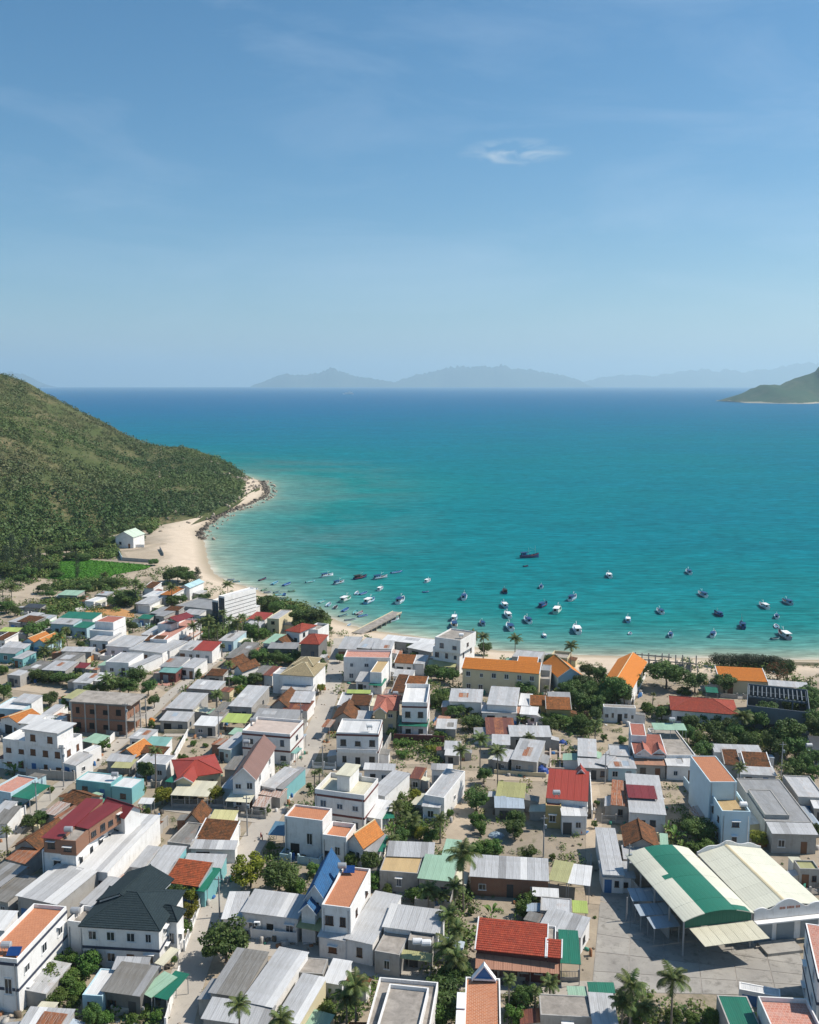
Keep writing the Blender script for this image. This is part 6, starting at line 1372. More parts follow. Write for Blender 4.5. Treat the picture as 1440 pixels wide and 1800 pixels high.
pl = MB(); c4 = [(q.x, q.y, G+.015) for q in quad]; pl.face(c4); plaza = pl.build('plaza', 'roof_cn'); tag(plaza, kind='structure')
NX_, NY_ = 6, 8
def bil(a, b_): return quad[0].lerp(quad[1], a).lerp(quad[3].lerp(quad[2], a), b_)
for i in range(NX_):
    for j in range(NY_):
        g_ = .0022; q = [bil(i/NX_+g_, j/NY_+g_), bil((i+1)/NX_-g_, j/NY_+g_), bil((i+1)/NX_-g_, (j+1)/NY_-g_), bil(i/NX_+g_, (j+1)/NY_-g_)]
        h = .055+R.uniform(-.006, .006); b = MB(); top = [(v.x, v.y, G+h) for v in q]; bot = [(v.x, v.y, G+.016) for v in q]
        b.face(top)
        for a_ in range(4): b.face([bot[a_], bot[(a_+1) % 4], top[(a_+1) % 4], top[a_]])
        b.build('slab', 'slab', plaza)
def flat_poly(name, pts, mat, z, kind, label=None):
    b = MB(); b.face([(x, y, z) for x, y in pts]); return tag(b.build(name, mat), label, kind=kind)
flat_poly('earth_pit', PIT, 'pit_soil', G+.02, 'structure')
for p_ in EARTH: flat_poly('earth_plot', p_, 'lane_sand', G+.016, 'structure')
fo = flat_poly('field', FIELD, 'field_soil', G+.02, 'structure')
fx = np.array(FIELD); lo, hi = fx.min(0), fx.max(0); pp = NR.uniform(lo, hi, (26000, 2)); pp = pp[in_poly(pp[:, 0], pp[:, 1], FIELD)]
V, Q, ix = leaf_cloud(np.c_[pp, np.full(len(pp), G+.2)], np.full((len(pp), 3), .35), 2, .7, 1.2, .3)
tag(link('grass', np_mesh('grass', V, Q, 'grass', fattr={'tone': np.clip(.5+.3*fnoise(pp[:, 0], pp[:, 1], .08, 3)[ix]+.25*NR.normal(size=len(ix)), 0, 1)})), 'bright green grass of the field by the beach', 'grass', kind='stuff')
# undergrowth in the gardens
cs, rs = [], []
for poly in UNDERGROWTH:
    a = np.array(poly); lo, hi = a.min(0), a.max(0); ar = np.prod(hi-lo); pp = NR.uniform(lo, hi, (int(ar*.62)+8, 2)); pp = pp[in_poly(pp[:, 0], pp[:, 1], poly)]
    for x, y in pp: s = R.uniform(.45, 1.5)*(1+max(0, a[:, 1].mean()-170)/260); cs.append((x, y, G+s*.35)); rs.append((s, s, s*.8))
cs, rs = np.array(cs), np.array(rs)
V, Q, ix = leaf_cloud(cs, rs, 46, rs[:, 0]*.36, .5, .5)
tag(link('undergrowth', np_mesh('undergrowth', V, Q, 'leaf_under', fattr={'tone': np.clip(NR.random(len(cs))[ix]*.7+.3*NR.random(len(ix)), 0, 1), 'dry': (np.clip(NR.normal(size=len(cs))*.4-.15, 0, 1))[ix]})), 'tangled green undergrowth filling the gardens', 'undergrowth', kind='stuff')
# litter, stones and rubble lying about the yards
yards = np.concatenate([NR.uniform((-75, 110), (95, 300), (2300, 2))]); ok = (signed(yards[:, 0], yards[:, 1]) > 14) & ~in_poly(yards[:, 0], yards[:, 1], [(25, 121), (60, 120), (62, 142), (35, 161)]); yards = yards[ok]
rocks('rubble', np.c_[yards, np.full(len(yards), G+.03)], NR.uniform(.08, .33, len(yards)), NR.uniform(.2, 1, len(yards)), 'stones and rubble scattered over the dusty yards')

# household clutter: boxes, boards, barrels, sheets left in the yards beside the houses
t = NT('clutter'); a = t.n('ShaderNodeAttribute', attribute_name='tone')
ra = t.n('ShaderNodeValToRGB'); t.l(a.outputs['Fac'], ra.inputs[0]); cr = ra.color_ramp; cr.interpolation = 'CONSTANT'
CL = [(.20, .17, .13), (.55, .54, .52), (.08, .07, .06), (.30, .14, .07), (.03, .12, .30), (.40, .38, .35), (.05, .22, .16), (.14, .11, .08)]
while len(cr.elements) < len(CL): cr.elements.new(.5)
for i, (e, c) in enumerate(zip(cr.elements, CL)): e.position = i/len(CL); e.color = (*c, 1)
t.set(ra.outputs[0], .8, .3)
V, Q, tn = [], [], []
for name, label, vols in HOUSES:
    k, x, y, ang, w, d = vols[0][:6]
    if y > 300 or name in ('stall', 'unfinished_house'): continue
    a = math.radians(ang); ca, sa = math.cos(a), math.sin(a)
    for i in range(R.randint(4, 11)):
        if R.random() < .6: u, v = R.uniform(-.5, w+.5), -R.uniform(.5, 2.2)
        else: u, v = w+R.uniform(.3, 1.6), R.uniform(0, d)
        cx, cy = x+ca*u-sa*v, y+sa*u+ca*v; sx, sy, sz_ = R.uniform(.12, .55), R.uniform(.1, .4), R.choice([.1, .25, .4, .7, 1.0])*R.uniform(.6, 1.2); th = R.random()*6.3; cth, sth = math.cos(th), math.sin(th); n = len(V)
        for zz in (0, 1):
            for px, py in ((-sx, -sy), (sx, -sy), (sx, sy), (-sx, sy)): V.append((cx+px*cth-py*sth, cy+px*sth+py*cth, G+zz*sz_))
        Q += [(n, n+1, n+5, n+4), (n+1, n+2, n+6, n+5), (n+2, n+3, n+7, n+6), (n+3, n, n+4, n+7), (n+4, n+5, n+6, n+7)]; tn += [R.random()*.999]*5
tag(link('yard_clutter', np_mesh('yard_clutter', np.array(V), np.array(Q), 'clutter', fattr={'tone': np.array(tn)})), 'boxes, boards and barrels left about the yards beside the houses', 'clutter', kind='stuff')

# ------------------------------------------------------------------ houses
CACHE = {}
def shared(key, fn):
    if key not in CACHE: CACHE[key] = fn()
    return CACHE[key]
def win_frame(mat):
    def f():
        b = MB(); d = .09
        for x0, x1, z0, z1 in ((0, 1, 0, .055), (0, 1, .945, 1), (0, .06, .055, .945), (.94, 1, .055, .945), (.48, .52, .055, .945)): b.box((x0-.5, -d, z0), (x1-.5, .0, z1))
        b.box((-.58, -.16, -.07), (.58, 0, -.005)); return b.mesh('window', mat)
    return shared('wf'+mat, f)
def win_pane(mat):
    def f():
        b = MB(); b.box((-.44, -.045, .055), (.44, -.005, .945)); return b.mesh('pane', mat)
    return shared('wp'+mat, f)
def unit_box(name, mat):
    def f():
        b = MB(); b.box((-.5, -.5, 0), (.5, .5, 1)); return b.mesh(name, mat)
    return shared('ub'+name+mat, f)
def add_window(root, x, y, z, rz, w, h, fm, pm, ledge=False):
    o = link('window', win_frame(fm), root, (x, y, z), (0, 0, rz), (w, 1, h)); link('pane', win_pane(pm), o)
    if ledge: link('ledge', unit_box('ledge', 'white'), root, (x+math.sin(rz)*.25, y-math.cos(rz)*.25, z+h+.12), (0, 0, rz), (w+.4, .5, .09))
def add_door_or_shade(root, x, y, z, rz, w, h, mat):
    link('door', unit_box('door', mat), root, (x, y, z), (0, 0, rz), (w, .09, h))  # real doors, and dark panels standing in for shaded open fronts
TILED = set('sl bu rd ro rh tr or orn ot oo pk'.split())
FLATTILE = set('tc tp tb'.split())
def slope_z(k, d, z, zb, v): return z+(zb-z)*v/d
def build_house(name, label, vols):
    k0, x0, y0, a0, w0, d0 = vols[0][:6]; a0 = math.radians(a0)
    cx, cy = x0+math.cos(a0)*w0/2-math.sin(a0)*d0/2, y0+math.sin(a0)*w0/2+math.cos(a0)*d0/2
    root = empty(name, (cx, cy, G)); tag(root, label, name.replace('_', ' '))
    near = cy < 185
    style = R.choice(['frame_w', 'frame_w', 'frame_d', 'frame_b']); glass = R.choice(['glass', 'glass_blue', 'glass'])
    for k, x, y, ang, w, d, z0, z, zb, wall, roof, o in vols:
        a = math.radians(ang); ca, sa = math.cos(a), math.sin(a); ox, oy = x-cx, y-cy
        T = lambda u, v, zz, ca=ca, sa=sa, ox=ox, oy=oy: (ox+ca*u-sa*v, oy+sa*u+ca*v, zz)
        wm = 'wall_'+wall if wall != 'none' else None; rm = M.get('canopy_'+roof, M['roof_'+roof]) if wall == 'none' else M['roof_'+roof]
        ov = float(o.get('ov', 0)); p = float(o.get('p', .5)); ztop = z
        eps = R.uniform(0, .012); fl = -.06 if z0 == 0 else 0
        if k == 'flat':
            b = MB(T); th = min(.18, w*.1)
            for q0, q1 in (((0, 0), (w, 0)), ((w, 0), (w, d)), ((w, d), (0, d)), ((0, d), (0, 0))): b.face([(*q0, z0+fl), (*q1, z0+fl), (*q1, z), (*q0, z)])
            ii = [(th, th), (w-th, th), (w-th, d-th), (th, d-th)]; oo = [(0, 0), (w, 0), (w, d), (0, d)]
            for i in range(4):
                j = (i+1) % 4; b.face([(*oo[i], z), (*oo[j], z), (*ii[j], z), (*ii[i], z)]); b.face([(*ii[j], z-p), (*ii[i], z-p), (*ii[i], z), (*ii[j], z)])
            b.build('wall', wm, root)
            b = MB(T); b.face([(*q, z-p+.003) for q in ii]); b.build('roof', rm, root)
            ztop = z-p
            if ov: b = MB(T); b.box((-ov, -ov, z+.004), (w+ov, d+ov, z+.2)); b.build('roof_slab', rm, root)
        elif k in ('shed', 'can'):
            sl = (zb-z)/d; th = .12 if roof in TILED else .06; of, os_, ob = (.45, .18, .12) if k == 'shed' else (.05, .05, .05)
            if wm:
                b = MB(T); q = [(0, 0), (w, 0), (w, d), (0, d)]; hz_ = lambda v: z+sl*v-th-.012
                for i in range(4):
                    p0, p1 = q[i], q[(i+1) % 4]; b.face([(*p0, z0+fl), (*p1, z0+fl), (*p1, hz_(p1[1])), (*p0, hz_(p0[1]))])
                b.build('wall', wm, root)
            else:
                nn = max(2, int(w/3.2)+1); hb = z0
                for i in range(nn):
                    u = .15+(w-.3)*i/(nn-1); px, py, _ = T(u, .15, 0); link('post', unit_box('post', 'post'), root, (px, py, hb), (0, 0, a), (.1, .1, z+sl*.15-th-hb))
                for u in (.15, w-.15):
                    px, py, _ = T(u, d-.15, 0); link('post', unit_box('post', 'post'), root, (px, py, hb), (0, 0, a), (.1, .1, z+sl*(d-.15)-th-hb))
            e0, e1 = -of, d+ob; za, zc = z+sl*e0+eps, z+sl*e1+eps
            nsh = 1
            if near and roof not in TILED and w > 2.4: nsh = min(12, max(2, round((w+2*os_)/1.25)))
            if nsh == 1:
                b = MB(T); b.slab([(-os_, e0, za), (w+os_, e0, za), (w+os_, e1, zc), (-os_, e1, zc)], th, roof in TILED); b.build('roof', rm, root)
            else:
                sw = (w+2*os_)/nsh; b = MB(lambda u, v, zz, ca=ca, sa=sa: (ca*u-sa*v, sa*u+ca*v, zz)); b.slab([(0, e0, za), (sw-.015, e0, za), (sw-.015, e1, zc), (0, e1, zc)], th); me = b.mesh('roof_sheet', rm)
                for i in range(nsh):
                    px, py, _ = T(-os_+sw*i, 0, 0); mx = R.random(); m2_ = me
                    if roof in ('mt', 'mw', 'md', 'mg') and mx < .2: m2_ = me.copy(); m2_.materials[0] = M[R.choice({'mt': ['roof_mg', 'roof_mt', 'roof_mw'], 'mw': ['roof_mt'], 'md': ['roof_mg', 'roof_md'], 'mg': ['roof_mt', 'roof_md']}[roof])]
                    link('roof_sheet', m2_, root, (px, py, R.uniform(-.012, .012)))
            if nsh == 1 and roof in ('mt', 'mg', 'md', 'mw') and w > 4 and d > 4 and R.random() < .55:
                for q in range(R.randint(1, 2)):
                    u0, v0 = R.uniform(0, w*.6), R.uniform(0, d*.5); uw, vw = R.uniform(1, w*.35), R.uniform(2, d*.5); hz2 = lambda v: z+sl*v+eps+.02+.006*q
                    b = MB(T); b.slab([(u0, v0, hz2(v0)), (u0+uw, v0, hz2(v0)), (u0+uw, v0+vw, hz2(v0+vw)), (u0, v0+vw, hz2(v0+vw))], .015); b.build('roof_patch', M[R.choice(['roof_mw', 'roof_md', 'roof_mg', 'roof_mb', 'roof_mt', 'roof_rt'])], root)
            if roof in TILED and k == 'shed':
                b = MB(T)
                b.box((-os_-.12, e0, za-.1), (-os_+.1, e0+.01, za+.1)); 
                for uu in (-os_-.1, w+os_-.08):
                    b.slab([(uu, e0-.02, za+.1), (uu+.18, e0-.02, za+.1), (uu+.18, e1+.02, zc+.1), (uu, e1+.02, zc+.1)], .24)
                b.build('verge', 'white' if wall in ('wh', 'cr', 'mr') else 'wall_gy', root)
        else:
            rise = float(o.get('rise', 1.5)); rd_ = o.get('rd', 'u'); of = .4; th = .12; ct_ = roof in TILED
            if wm:
                b = MB(T); zt = z-.05
                for q0, q1 in (((0, 0), (w, 0)), ((w, 0), (w, d)), ((w, d), (0, d)), ((0, d), (0, 0))): b.face([(*q0, z0+fl), (*q1, z0+fl), (*q1, zt), (*q0, zt)])
                if k == 'gable':
                    if rd_ == 'v':
                        b.face([(0, 0, zt), (w, 0, zt), (w/2, 0, z+rise-th-.05)]); b.face([(w, d, zt), (0, d, zt), (w/2, d, z+rise-th-.05)])
                    else:
                        b.face([(w, 0, zt), (w, d, zt), (w, d/2, z+rise-th-.05)]); b.face([(0, d, zt), (0, 0, zt), (0, d/2, z+rise-th-.05)])
                b.build('wall', wm, root)
            else:
                for u, v in ((.1, .1), (w-.1, .1), (w-.1, d-.1), (.1, d-.1)):
                    px, py, _ = T(u, v, 0); link('post', unit_box('post', 'white'), root, (px, py, z0 if z0 else max(0, z-2.2)), (0, 0, a), (.12, .12, z-(z0 if z0 else max(0, z-2.2))))
            b = MB(T)
            if k == 'gable':
                fz = rise/((w if rd_ == 'v' else d)/2)*of
                if rd_ == 'v':
                    b.slab([(-of, d+of, z-fz), (-of, -of, z-fz), (w/2, -of, z+rise), (w/2, d+of, z+rise)], th, ct_)
                    b.slab([(w+of, -of, z-fz), (w+of, d+of, z-fz), (w/2, d+of, z+rise), (w/2, -of, z+rise)], th, ct_)
                    rdg = [[(w/2, -of-.03, z+rise+.07), (w/2, d+of+.03, z+rise+.07)]]
                else:
                    b.slab([(-of, -of, z-fz), (w+of, -of, z-fz), (w+of, d/2, z+rise), (-of, d/2, z+rise)], th, ct_)
                    b.slab([(w+of, d+of, z-fz), (-of, d+of, z-fz), (-of, d/2, z+rise), (w+of, d/2, z+rise)], th, ct_)
                    rdg = [[(-of, d/2, z+rise+.07), (w+of, d/2, z+rise+.07)]]
            else:
                e = min(.46*w, .5*d); m0, m1 = (e, w-e); ml, mr = (m0, d/2, z+rise), (m1, d/2, z+rise)
                A_, B_, C_, D_ = (-of, -of, z-.12), (w+of, -of, z-.12), (w+of, d+of, z-.12), (-of, d+of, z-.12)
                b.slab([A_, B_, mr, ml], th, ct_); b.slab([C_, D_, ml, mr], th, ct_); b.slab([B_, C_, mr, mr], th, ct_); b.slab([D_, A_, ml, ml], th, ct_)
                rdg = [[ml, mr], [A_, ml], [B_, mr], [C_, mr], [D_, ml]]
            ro = b.build('roof', rm, root)
            b = MB(T)
            for p0, p1 in rdg: b.tube([p0, p1], .11, 5)
            b.build('ridge_cap', rm if roof in ('sl', 'ot', 'bn', 'gy') else 'wall_cr' if roof in ('tr', 'orn', 'or') else M['roof_'+roof], ro)
            if roof in ('bu', 'rb', 'bn', 'orn', 'cg', 'pk') and k == 'gable' and rd_ == 'v':
                b = MB(T)
                for s_ in (0, 1):
                    uu = -of if s_ == 0 else w+of
                    b.slab([(uu, -of-.05, z-fz+.02), (uu, -of+.01, z-fz+.02), (w/2, -of+.01, z+rise+.02), (w/2, -of-.05, z+rise+.02)], .24)
                b.build('bargeboard', 'white', root)
        # storeys, bands, windows
        if not wm: continue
        f_ = o.get('f'); S_ = int(o.get('st', 0)) or (int(f_.split('x')[1]) if f_ else 0) or max(1, round((ztop-z0)/3.5)); sh_ = (ztop-z0)/S_
        if 'bd' in o or 'bdr' in o:
            b = MB(T); bc = o.get('bd', o.get('bdr'))
            if 'bd' in o:
                for s_ in range(1, S_+1):
                    zz = z0+sh_*s_; b.ring(0, 0, w, d, .07, zz-.42, zz-.02)
            else:
                for s_ in range(7):
                    zz = z0+1.9+s_*1.28; b.box((w, .3, zz), (w+.05, d-.2, zz+.13))
            b.build('band', 'wall_'+bc, root)
        wc = {'b': 'frame_b', 'w': 'frame_w', 'o': 'dark'}.get(o.get('wc'), style)
        gm = 'shutter_b' if o.get('wc') == 'b' else 'dark' if o.get('wc') == 'o' else glass
        faces = {'f': f_, 'r': o.get('r'), 'l': o.get('l')}
        auto = not f_ and k in ('shed', 'gable', 'hip', 'flat') and z0 == 0 and w > 3 and cy < 330 and wall != 'br'
        for fk, sp in faces.items():
            if not sp: continue
            n, S2 = map(int, sp.split('x')); Lw = w if fk == 'f' else d; hh = (ztop-z0)/S2
            for s_ in range(S2):
                for i in range(n):
                    u = Lw*(i+.5)/n+R.uniform(-.06, .06)*Lw/n; ww = min(1.25, Lw/n*.55)*R.choice([1, 1, 1, .7]); wh_ = min(1.4, hh*.42)*R.choice([1, 1, .75]); zz = z0+hh*s_+hh*.3
                    if fk == 'f': (px, py, _), rz = T(u, 0, 0), a
                    elif fk == 'r': (px, py, _), rz = T(w, u, 0), a+PI/2
                    else: (px, py, _), rz = T(0, d-u, 0), a-PI/2
                    if fk == 'f' and s_ == 0 and z0 == 0 and i == n//2 and n > 1 and name not in ('school', 'unfinished_house'): add_door_or_shade(root, px, py, 0, rz, 1.1, min(2.3, hh*.75), R.choice(['dark', 'shutter', 'shutter_b', 'door_bl', 'frame_d'])); continue
                    add_window(root, px, py, zz, rz, ww, wh_, wc, gm, near and R.random() < .45)
        if auto:
            u = w*R.uniform(.2, .4); px, py, _ = T(u, 0, 0); dm = R.choice(['dark', 'dark', 'shutter', 'shutter_b', 'frame_d', 'door_bl'])
            if label.startswith('low shack with turq'): dm = 'door_tq'
            dw = min(w*.36, R.uniform(1.1, 3.2)); add_door_or_shade(root, px, py, 0, a, dw, min(2.4, z*.7), 'dark' if dw > 2 and R.random() < .7 else dm)  # wide dark panels stand in for the shade inside open fronts
            u = w*R.uniform(.62, .8); px, py, _ = T(u, 0, 0)
            if z > 2.7: add_window(root, px, py, z*.34, a, min(1.1, w*.22), z*.3, style, glass)
            if z > 2.9 and R.random() < .4 and d > 4: px, py, _ = T(w, d*R.uniform(.3, .7), 0); add_window(root, px, py, z*.36, a+PI/2, 1.0, .95, style, glass)
        if near and k == 'flat' and z > 5 and z0 == 0:
            for u in (.35, w-.35):
                b = MB(T); b.tube([(u, -.09, 0), (u, -.09, z-p-.1)], .06, 6); b.build('drainpipe', R.choice(['white', 'post', 'steel']), root)
        if o.get('gl'):
            nz = int(o['gl'])
            for i in range(nz):
                for j in range(2):
                    px, py, _ = T(w*(j+.5)/2, 0, 0); o_ = link('window', win_frame('frame_d'), root, (px, py, z0+.5+(z-z0-1)*i/nz), (0, 0, a), (w/2*.94, 1, (z-z0-1)/nz*.95)); link('pane', win_pane('glass_blue'), o_)
        if o.get('balc'):
            b = MB(T); zz = z0+sh_; b.box((.3, -1.1, zz-.15), (w-.3, -.005, zz)); b.box((.3, -1.1, zz+.001), (w-.3, -1.0, zz+.8)); b.build('balcony', 'wall_wh', root)
    return root
RECTS = []
for name, label, vols in HOUSES:
    for v in vols: RECTS.append((v[1], v[2], math.cos(math.radians(v[3])), math.sin(math.radians(v[3])), v[4], v[5]))
PLZ = [(24, 120), (61, 120), (64, 154), (36, 163)]
def free(pts, pad=.3, road=True, skip=()):
    for x, y in pts:
        for i, (rx, ry, c, s, w, d) in enumerate(RECTS):
            dx, dy = x-rx, y-ry
            if abs(dx) > 50 or abs(dy) > 50: continue
            u, v = dx*c+dy*s, -dx*s+dy*c
            if -pad < u < w+pad and -pad < v < d+pad: return False
        X, Y = np.array([x]), np.array([y])
        if road:
            for nm, w, lv, pl_ in ROADS:
                if dist_line(X, Y, pl_)[0] < w/2+.3: return False
        if in_poly(X, Y, PLZ)[0] or in_poly(X, Y, FIELD)[0] or signed(X, Y)[0] < 12: return False
    return True
def add_extras(root, name, vols):
    k, x, y, ang, w, d, z0, z = vols[0][:8]; wall = vols[0][9]
    if y > 420 or name in ('stall', 'hall', 'unfinished_house', 'gateway', 'school'): return
    a = math.radians(ang); ca, sa = math.cos(a), math.sin(a); T = lambda u, v, zz: (x-root.location.x+ca*u-sa*v, y-root.location.y+sa*u+ca*v, zz); Wp = lambda u, v: (x+ca*u-sa*v, y+sa*u+ca*v)
    tries = [('b', R.uniform(2.2, 4.5)), ('r', R.uniform(1.8, 3.6)), ('l', R.uniform(1.8, 3.6)), ('b', R.uniform(1.4, 2.6)), ('r', R.uniform(1.2, 2)), ('l', R.uniform(1.2, 2))]; made = 0
    for side, dep in tries:
        if made >= 3 or R.random() < .15: continue
        Ls = w if side == 'b' else d; q0 = R.uniform(0, .35)*Ls; q1 = q0+max(1.6, R.uniform(.3, .6)*Ls); q1 = min(q1, Ls)
        if q1-q0 < 1.4: continue
        R_ = {'b': (q0, d+.02, q1, d+dep), 'r': (w+.02, q0, w+dep, q1), 'l': (-dep, q0, -.02, q1)}[side]
        us, vs = np.linspace(R_[0], R_[2], 4), np.linspace(R_[1], R_[3], 4); pts = [Wp(u, v) for u in us for v in vs if not (-.05 <= u <= w+.05 and -.05 <= v <= d+.05)]
        own = (x, y, ca, sa, w, d)
        idx = RECTS.index((x, y, math.cos(math.radians(ang)), math.sin(math.radians(ang)), w, d)); keep_ = RECTS[idx]; RECTS[idx] = (9e4, 9e4, 1, 0, 1, 1); ok = free(pts, .15); RECTS[idx] = keep_
        if not ok: continue
        hh = min(z-.4, R.uniform(2.1, 2.8)); lo = R.uniform(.15, .5); u0, v0, u1, v1 = R_
        zc = {'b': lambda u, v: hh-lo*(v-d)/dep, 'r': lambda u, v: hh-lo*(u-w)/dep, 'l': lambda u, v: hh-lo*(-u)/dep}[side]
        cs_ = [(u0, v0), (u1, v0), (u1, v1), (u0, v1)]; b = MB(T)
        for i in range(4):
            p0, p1 = cs_[i], cs_[(i+1) % 4]; b.face([(*p0, -.05), (*p1, -.05), (*p1, zc(*p1)-.08), (*p0, zc(*p0)-.08)])
        b.build('lean_to', 'wall_'+(wall if wall != 'none' and R.random() < .5 else R.choice(['gy', 'gy', 'cr', 'br', 'wh'])), root)
        b = MB(T); o_ = .15; cs2 = [(u0-o_, v0-o_), (u1+o_, v0-o_), (u1+o_, v1+o_), (u0-o_, v1+o_)]
        if side == 'b': cs2 = [(u0-o_, v0), (u1+o_, v0), (u1+o_, v1+o_), (u0-o_, v1+o_)]
        if side == 'r': cs2 = [(u0, v0-o_), (u1+o_, v0-o_), (u1+o_, v1+o_), (u0, v1+o_)]
        if side == 'l': cs2 = [(u0-o_, v0-o_), (u1, v0-o_), (u1, v1+o_), (u0-o_, v1+o_)]
        b.slab([(u, v, zc(u, v)) for u, v in cs2], .05); b.build('lean_to_roof', M['roof_'+R.choice(['mt', 'mt', 'md', 'rt', 'rw', 'mg', 'lg', 'ot', 'rr', 'mb', 'cm', 'md'])], root)
        RECTS.append((*Wp(u0, v0), ca, sa, u1-u0, v1-v0)); made += 1
    # front yard: apron and low wall
    dep = R.uniform(1.8, 4.2); pts = [Wp(u, v) for u in np.linspace(0, w, 4) for v in (-dep, -dep*.6, -.7)]
    if z0 == 0 and wall != 'none' and R.random() < .75 and free(pts, .1):
        b = MB(T); b.box((0, -dep, .0), (w, -.02, R.uniform(.05, .08)), False); b.build('yard_slab', R.choice(['slab', 'slab', 'roof_cn', 'roof_tp', 'road']), root)
        if R.random() < .7:
            hh = R.uniform(.8, 1.6); wm = 'wall_'+R.choice(['wh', 'wh', 'gy', 'cr', 'bl', 'gy']); g0 = w*R.uniform(.25, .55); g1 = min(w-.3, g0+R.uniform(1.2, 2.2)); b = MB(T)
            for e0, e1, es in ((-.12, g0, 0), (g1, w+.12, 1)):
                b = MB(T); b.box((e0, -dep-.1, 0), (e1, -dep+.02, hh), False); u = (-.12, w)[es]; b.box((u, -dep+.02, 0), (u+.12, -.05, hh-.03), False); u = (g0, g1)[es]; b.box((u-.16, -dep-.2, 0), (u+.16, -dep+.12, hh+.35), False); b.build('yard_wall', wm, root)
            if R.random() < .6: b = MB(T); n_ = max(3, int((g1-g0)/.18)); [b.box((g0+.18+(g1-g0-.36)*i/n_, -dep-.06, .08), (g0+.23+(g1-g0-.36)*i/n_, -dep-.02, hh), False) for i in range(n_)]; b.build('gate', R.choice(['shutter', 'door_bl', 'white', 'teal', 'post']), root)
        RECTS.append((*Wp(0, -dep), ca, sa, w, dep))
ROOT = {}
for name, label, vols in HOUSES: ROOT[label] = build_house(name, label, vols)
for name, label, vols in HOUSES: add_extras(ROOT[label], name, vols)
# weeds and shrubs wherever a corner is left free
cs, rs = [], []
for i in range(6600):
    y = R.uniform(112, 430); x = R.uniform(-.56, .62)*y
    if y > 330 and x > -60: continue
    if not free([(x, y)], .25): continue
    if R.random() > .62 and y < 300: continue
    s = R.choice([.3, .45, .6, .9, 1.3])*R.uniform(.8, 1.2)*(1 if y < 250 else 1.5); cs.append((x, y, G+s*.4)); rs.append((s, s, s*.85))
    for q in range(R.randint(0, 3)):
        s2 = s*R.uniform(.5, 1); cs.append((x+R.gauss(0, s*1.2), y+R.gauss(0, s*1.2), G+s2*.35)); rs.append((s2, s2, s2*.8))
cs, rs = np.array(cs), np.array(rs); okp = np.array([free([(c[0], c[1])], .05) for c in cs]); cs, rs = cs[okp], rs[okp]
V, Q, ix = leaf_cloud(cs, rs, 46, np.maximum(.16, rs[:, 0]*.34), .5, .5)
tag(link('shrubbery', np_mesh('shrubbery', V, Q, 'leaf_under', fattr={'tone': np.clip(NR.random(len(cs))[ix]*.75+.25*NR.random(len(ix)), 0, 1), 'dry': (np.clip(NR.normal(size=len(cs))*.4-.1, 0, 1))[ix]})), 'weeds and small shrubs growing in the corners of the yards', 'shrubbery', kind='stuff')
def house(start):
    return next(r for l, r in ROOT.items() if l.startswith(start))
# doors of the painted shack, pediment of the paver-roofed block
def local(root, x, y): return (x-root.location.x, y-root.location.y)

# ------------------------------------------------------------------ market hall and cream hall
def arch_roof(root, FL, ang, w, d, z, rise, strips, nseg=14, thick=.12):
    """strips: list of (u0, u1, material) cut across an arched roof whose ridge runs along v; each strip in sheets along v."""
    ca, sa = math.cos(ang), math.sin(ang); T = lambda u, v, zz: (ca*u-sa*v, sa*u+ca*v, zz)
    prof = lambda u: z+rise*(1-(2*u/w-1)**2)
    for u0, u1, mt in strips:
        n = max(2, int((u1-u0)/.8)); us = [u0+(u1-u0)*i/n for i in range(n+1)]
        nv = max(1, int(d/3.0)); b = MB(T); sv = d/nv
        for i in range(n):
            q = [(us[i], 0, prof(us[i])), (us[i+1], 0, prof(us[i+1])), (us[i+1], sv-.02, prof(us[i+1])), (us[i], sv-.02, prof(us[i]))]
            b.slab(q, thick)
        me = b.mesh('roof_sheet', mt)
        for j in range(nv):
            px, py, _ = T(0, sv*j, 0); link('roof_sheet', me, root, (FL[0]-root.location.x+px, FL[1]-root.location.y+py, (j % 2)*.012))
    return prof
FLh = (40.6, 130.4); ah = math.atan2(2.3, 11.3); wh_, dh = 11.6, 20.5
hall = empty('market_hall', (FLh[0]+5, FLh[1]+10, G)); tag(hall, 'open market hall with an arched cream and green roof', 'market hall')
prof = arch_roof(hall, FLh, ah, wh_, dh, 5.8, 1.15, [(0, 3.4, 'roof_cream'), (3.4, 8.6, 'roof_gt'), (8.6, wh_, 'roof_cream')])
ca, sa = math.cos(ah), math.sin(ah)
TH = lambda u, v, zz: (FLh[0]-hall.location.x+ca*u-sa*v, FLh[1]-hall.location.y+sa*u+ca*v, zz)
for v in (0.4, 5, 10, 15, 20):
    for u in (.3, wh_-.3):
        px, py, _ = TH(u, v, 0); link('post', unit_box('post', 'post'), hall, (px, py, 0), (0, 0, ah), (.2, .2, prof(u)-.14))
b = MB(TH); n = 16
for i in range(n):
    u0, u1 = .4+(wh_-.8)*i/n, .4+(wh_-.8)*(i+1)/n; b.face([(u0, .25, 4.6), (u1, .25, 4.6), (u1, .25, prof(u1)-.13), (u0, .25, prof(u0)-.13)]); b.face([(u1, .32, 4.6), (u0, .32, 4.6), (u0, .32, prof(u0)-.13), (u1, .32, prof(u1)-.13)])
b.build('gable_curtain', 'roof_gt', hall)
b = MB(TH); nn = 7
for i in range(nn):
    b = MB(TH); u0, u1 = 1.0+10.4*i/nn, 1.0+10.4*(i+1)/nn-.03; b.slab([(u0+.6, -3.6, 3.9+R.uniform(-.02, .02)), (u1+.6, -3.6, 3.9), (u1, .1, 4.6), (u0, .1, 4.6)], .06); b.build('awning_sheet', 'roof_cm', hall)
b = MB(TH); b.box((.2, 5, 0), (.35, 20, 2.6)); b.box((.3, 19.8, 0), (11.2, 20, 4.5)); b.build('back_wall', 'wall_gy', hall)
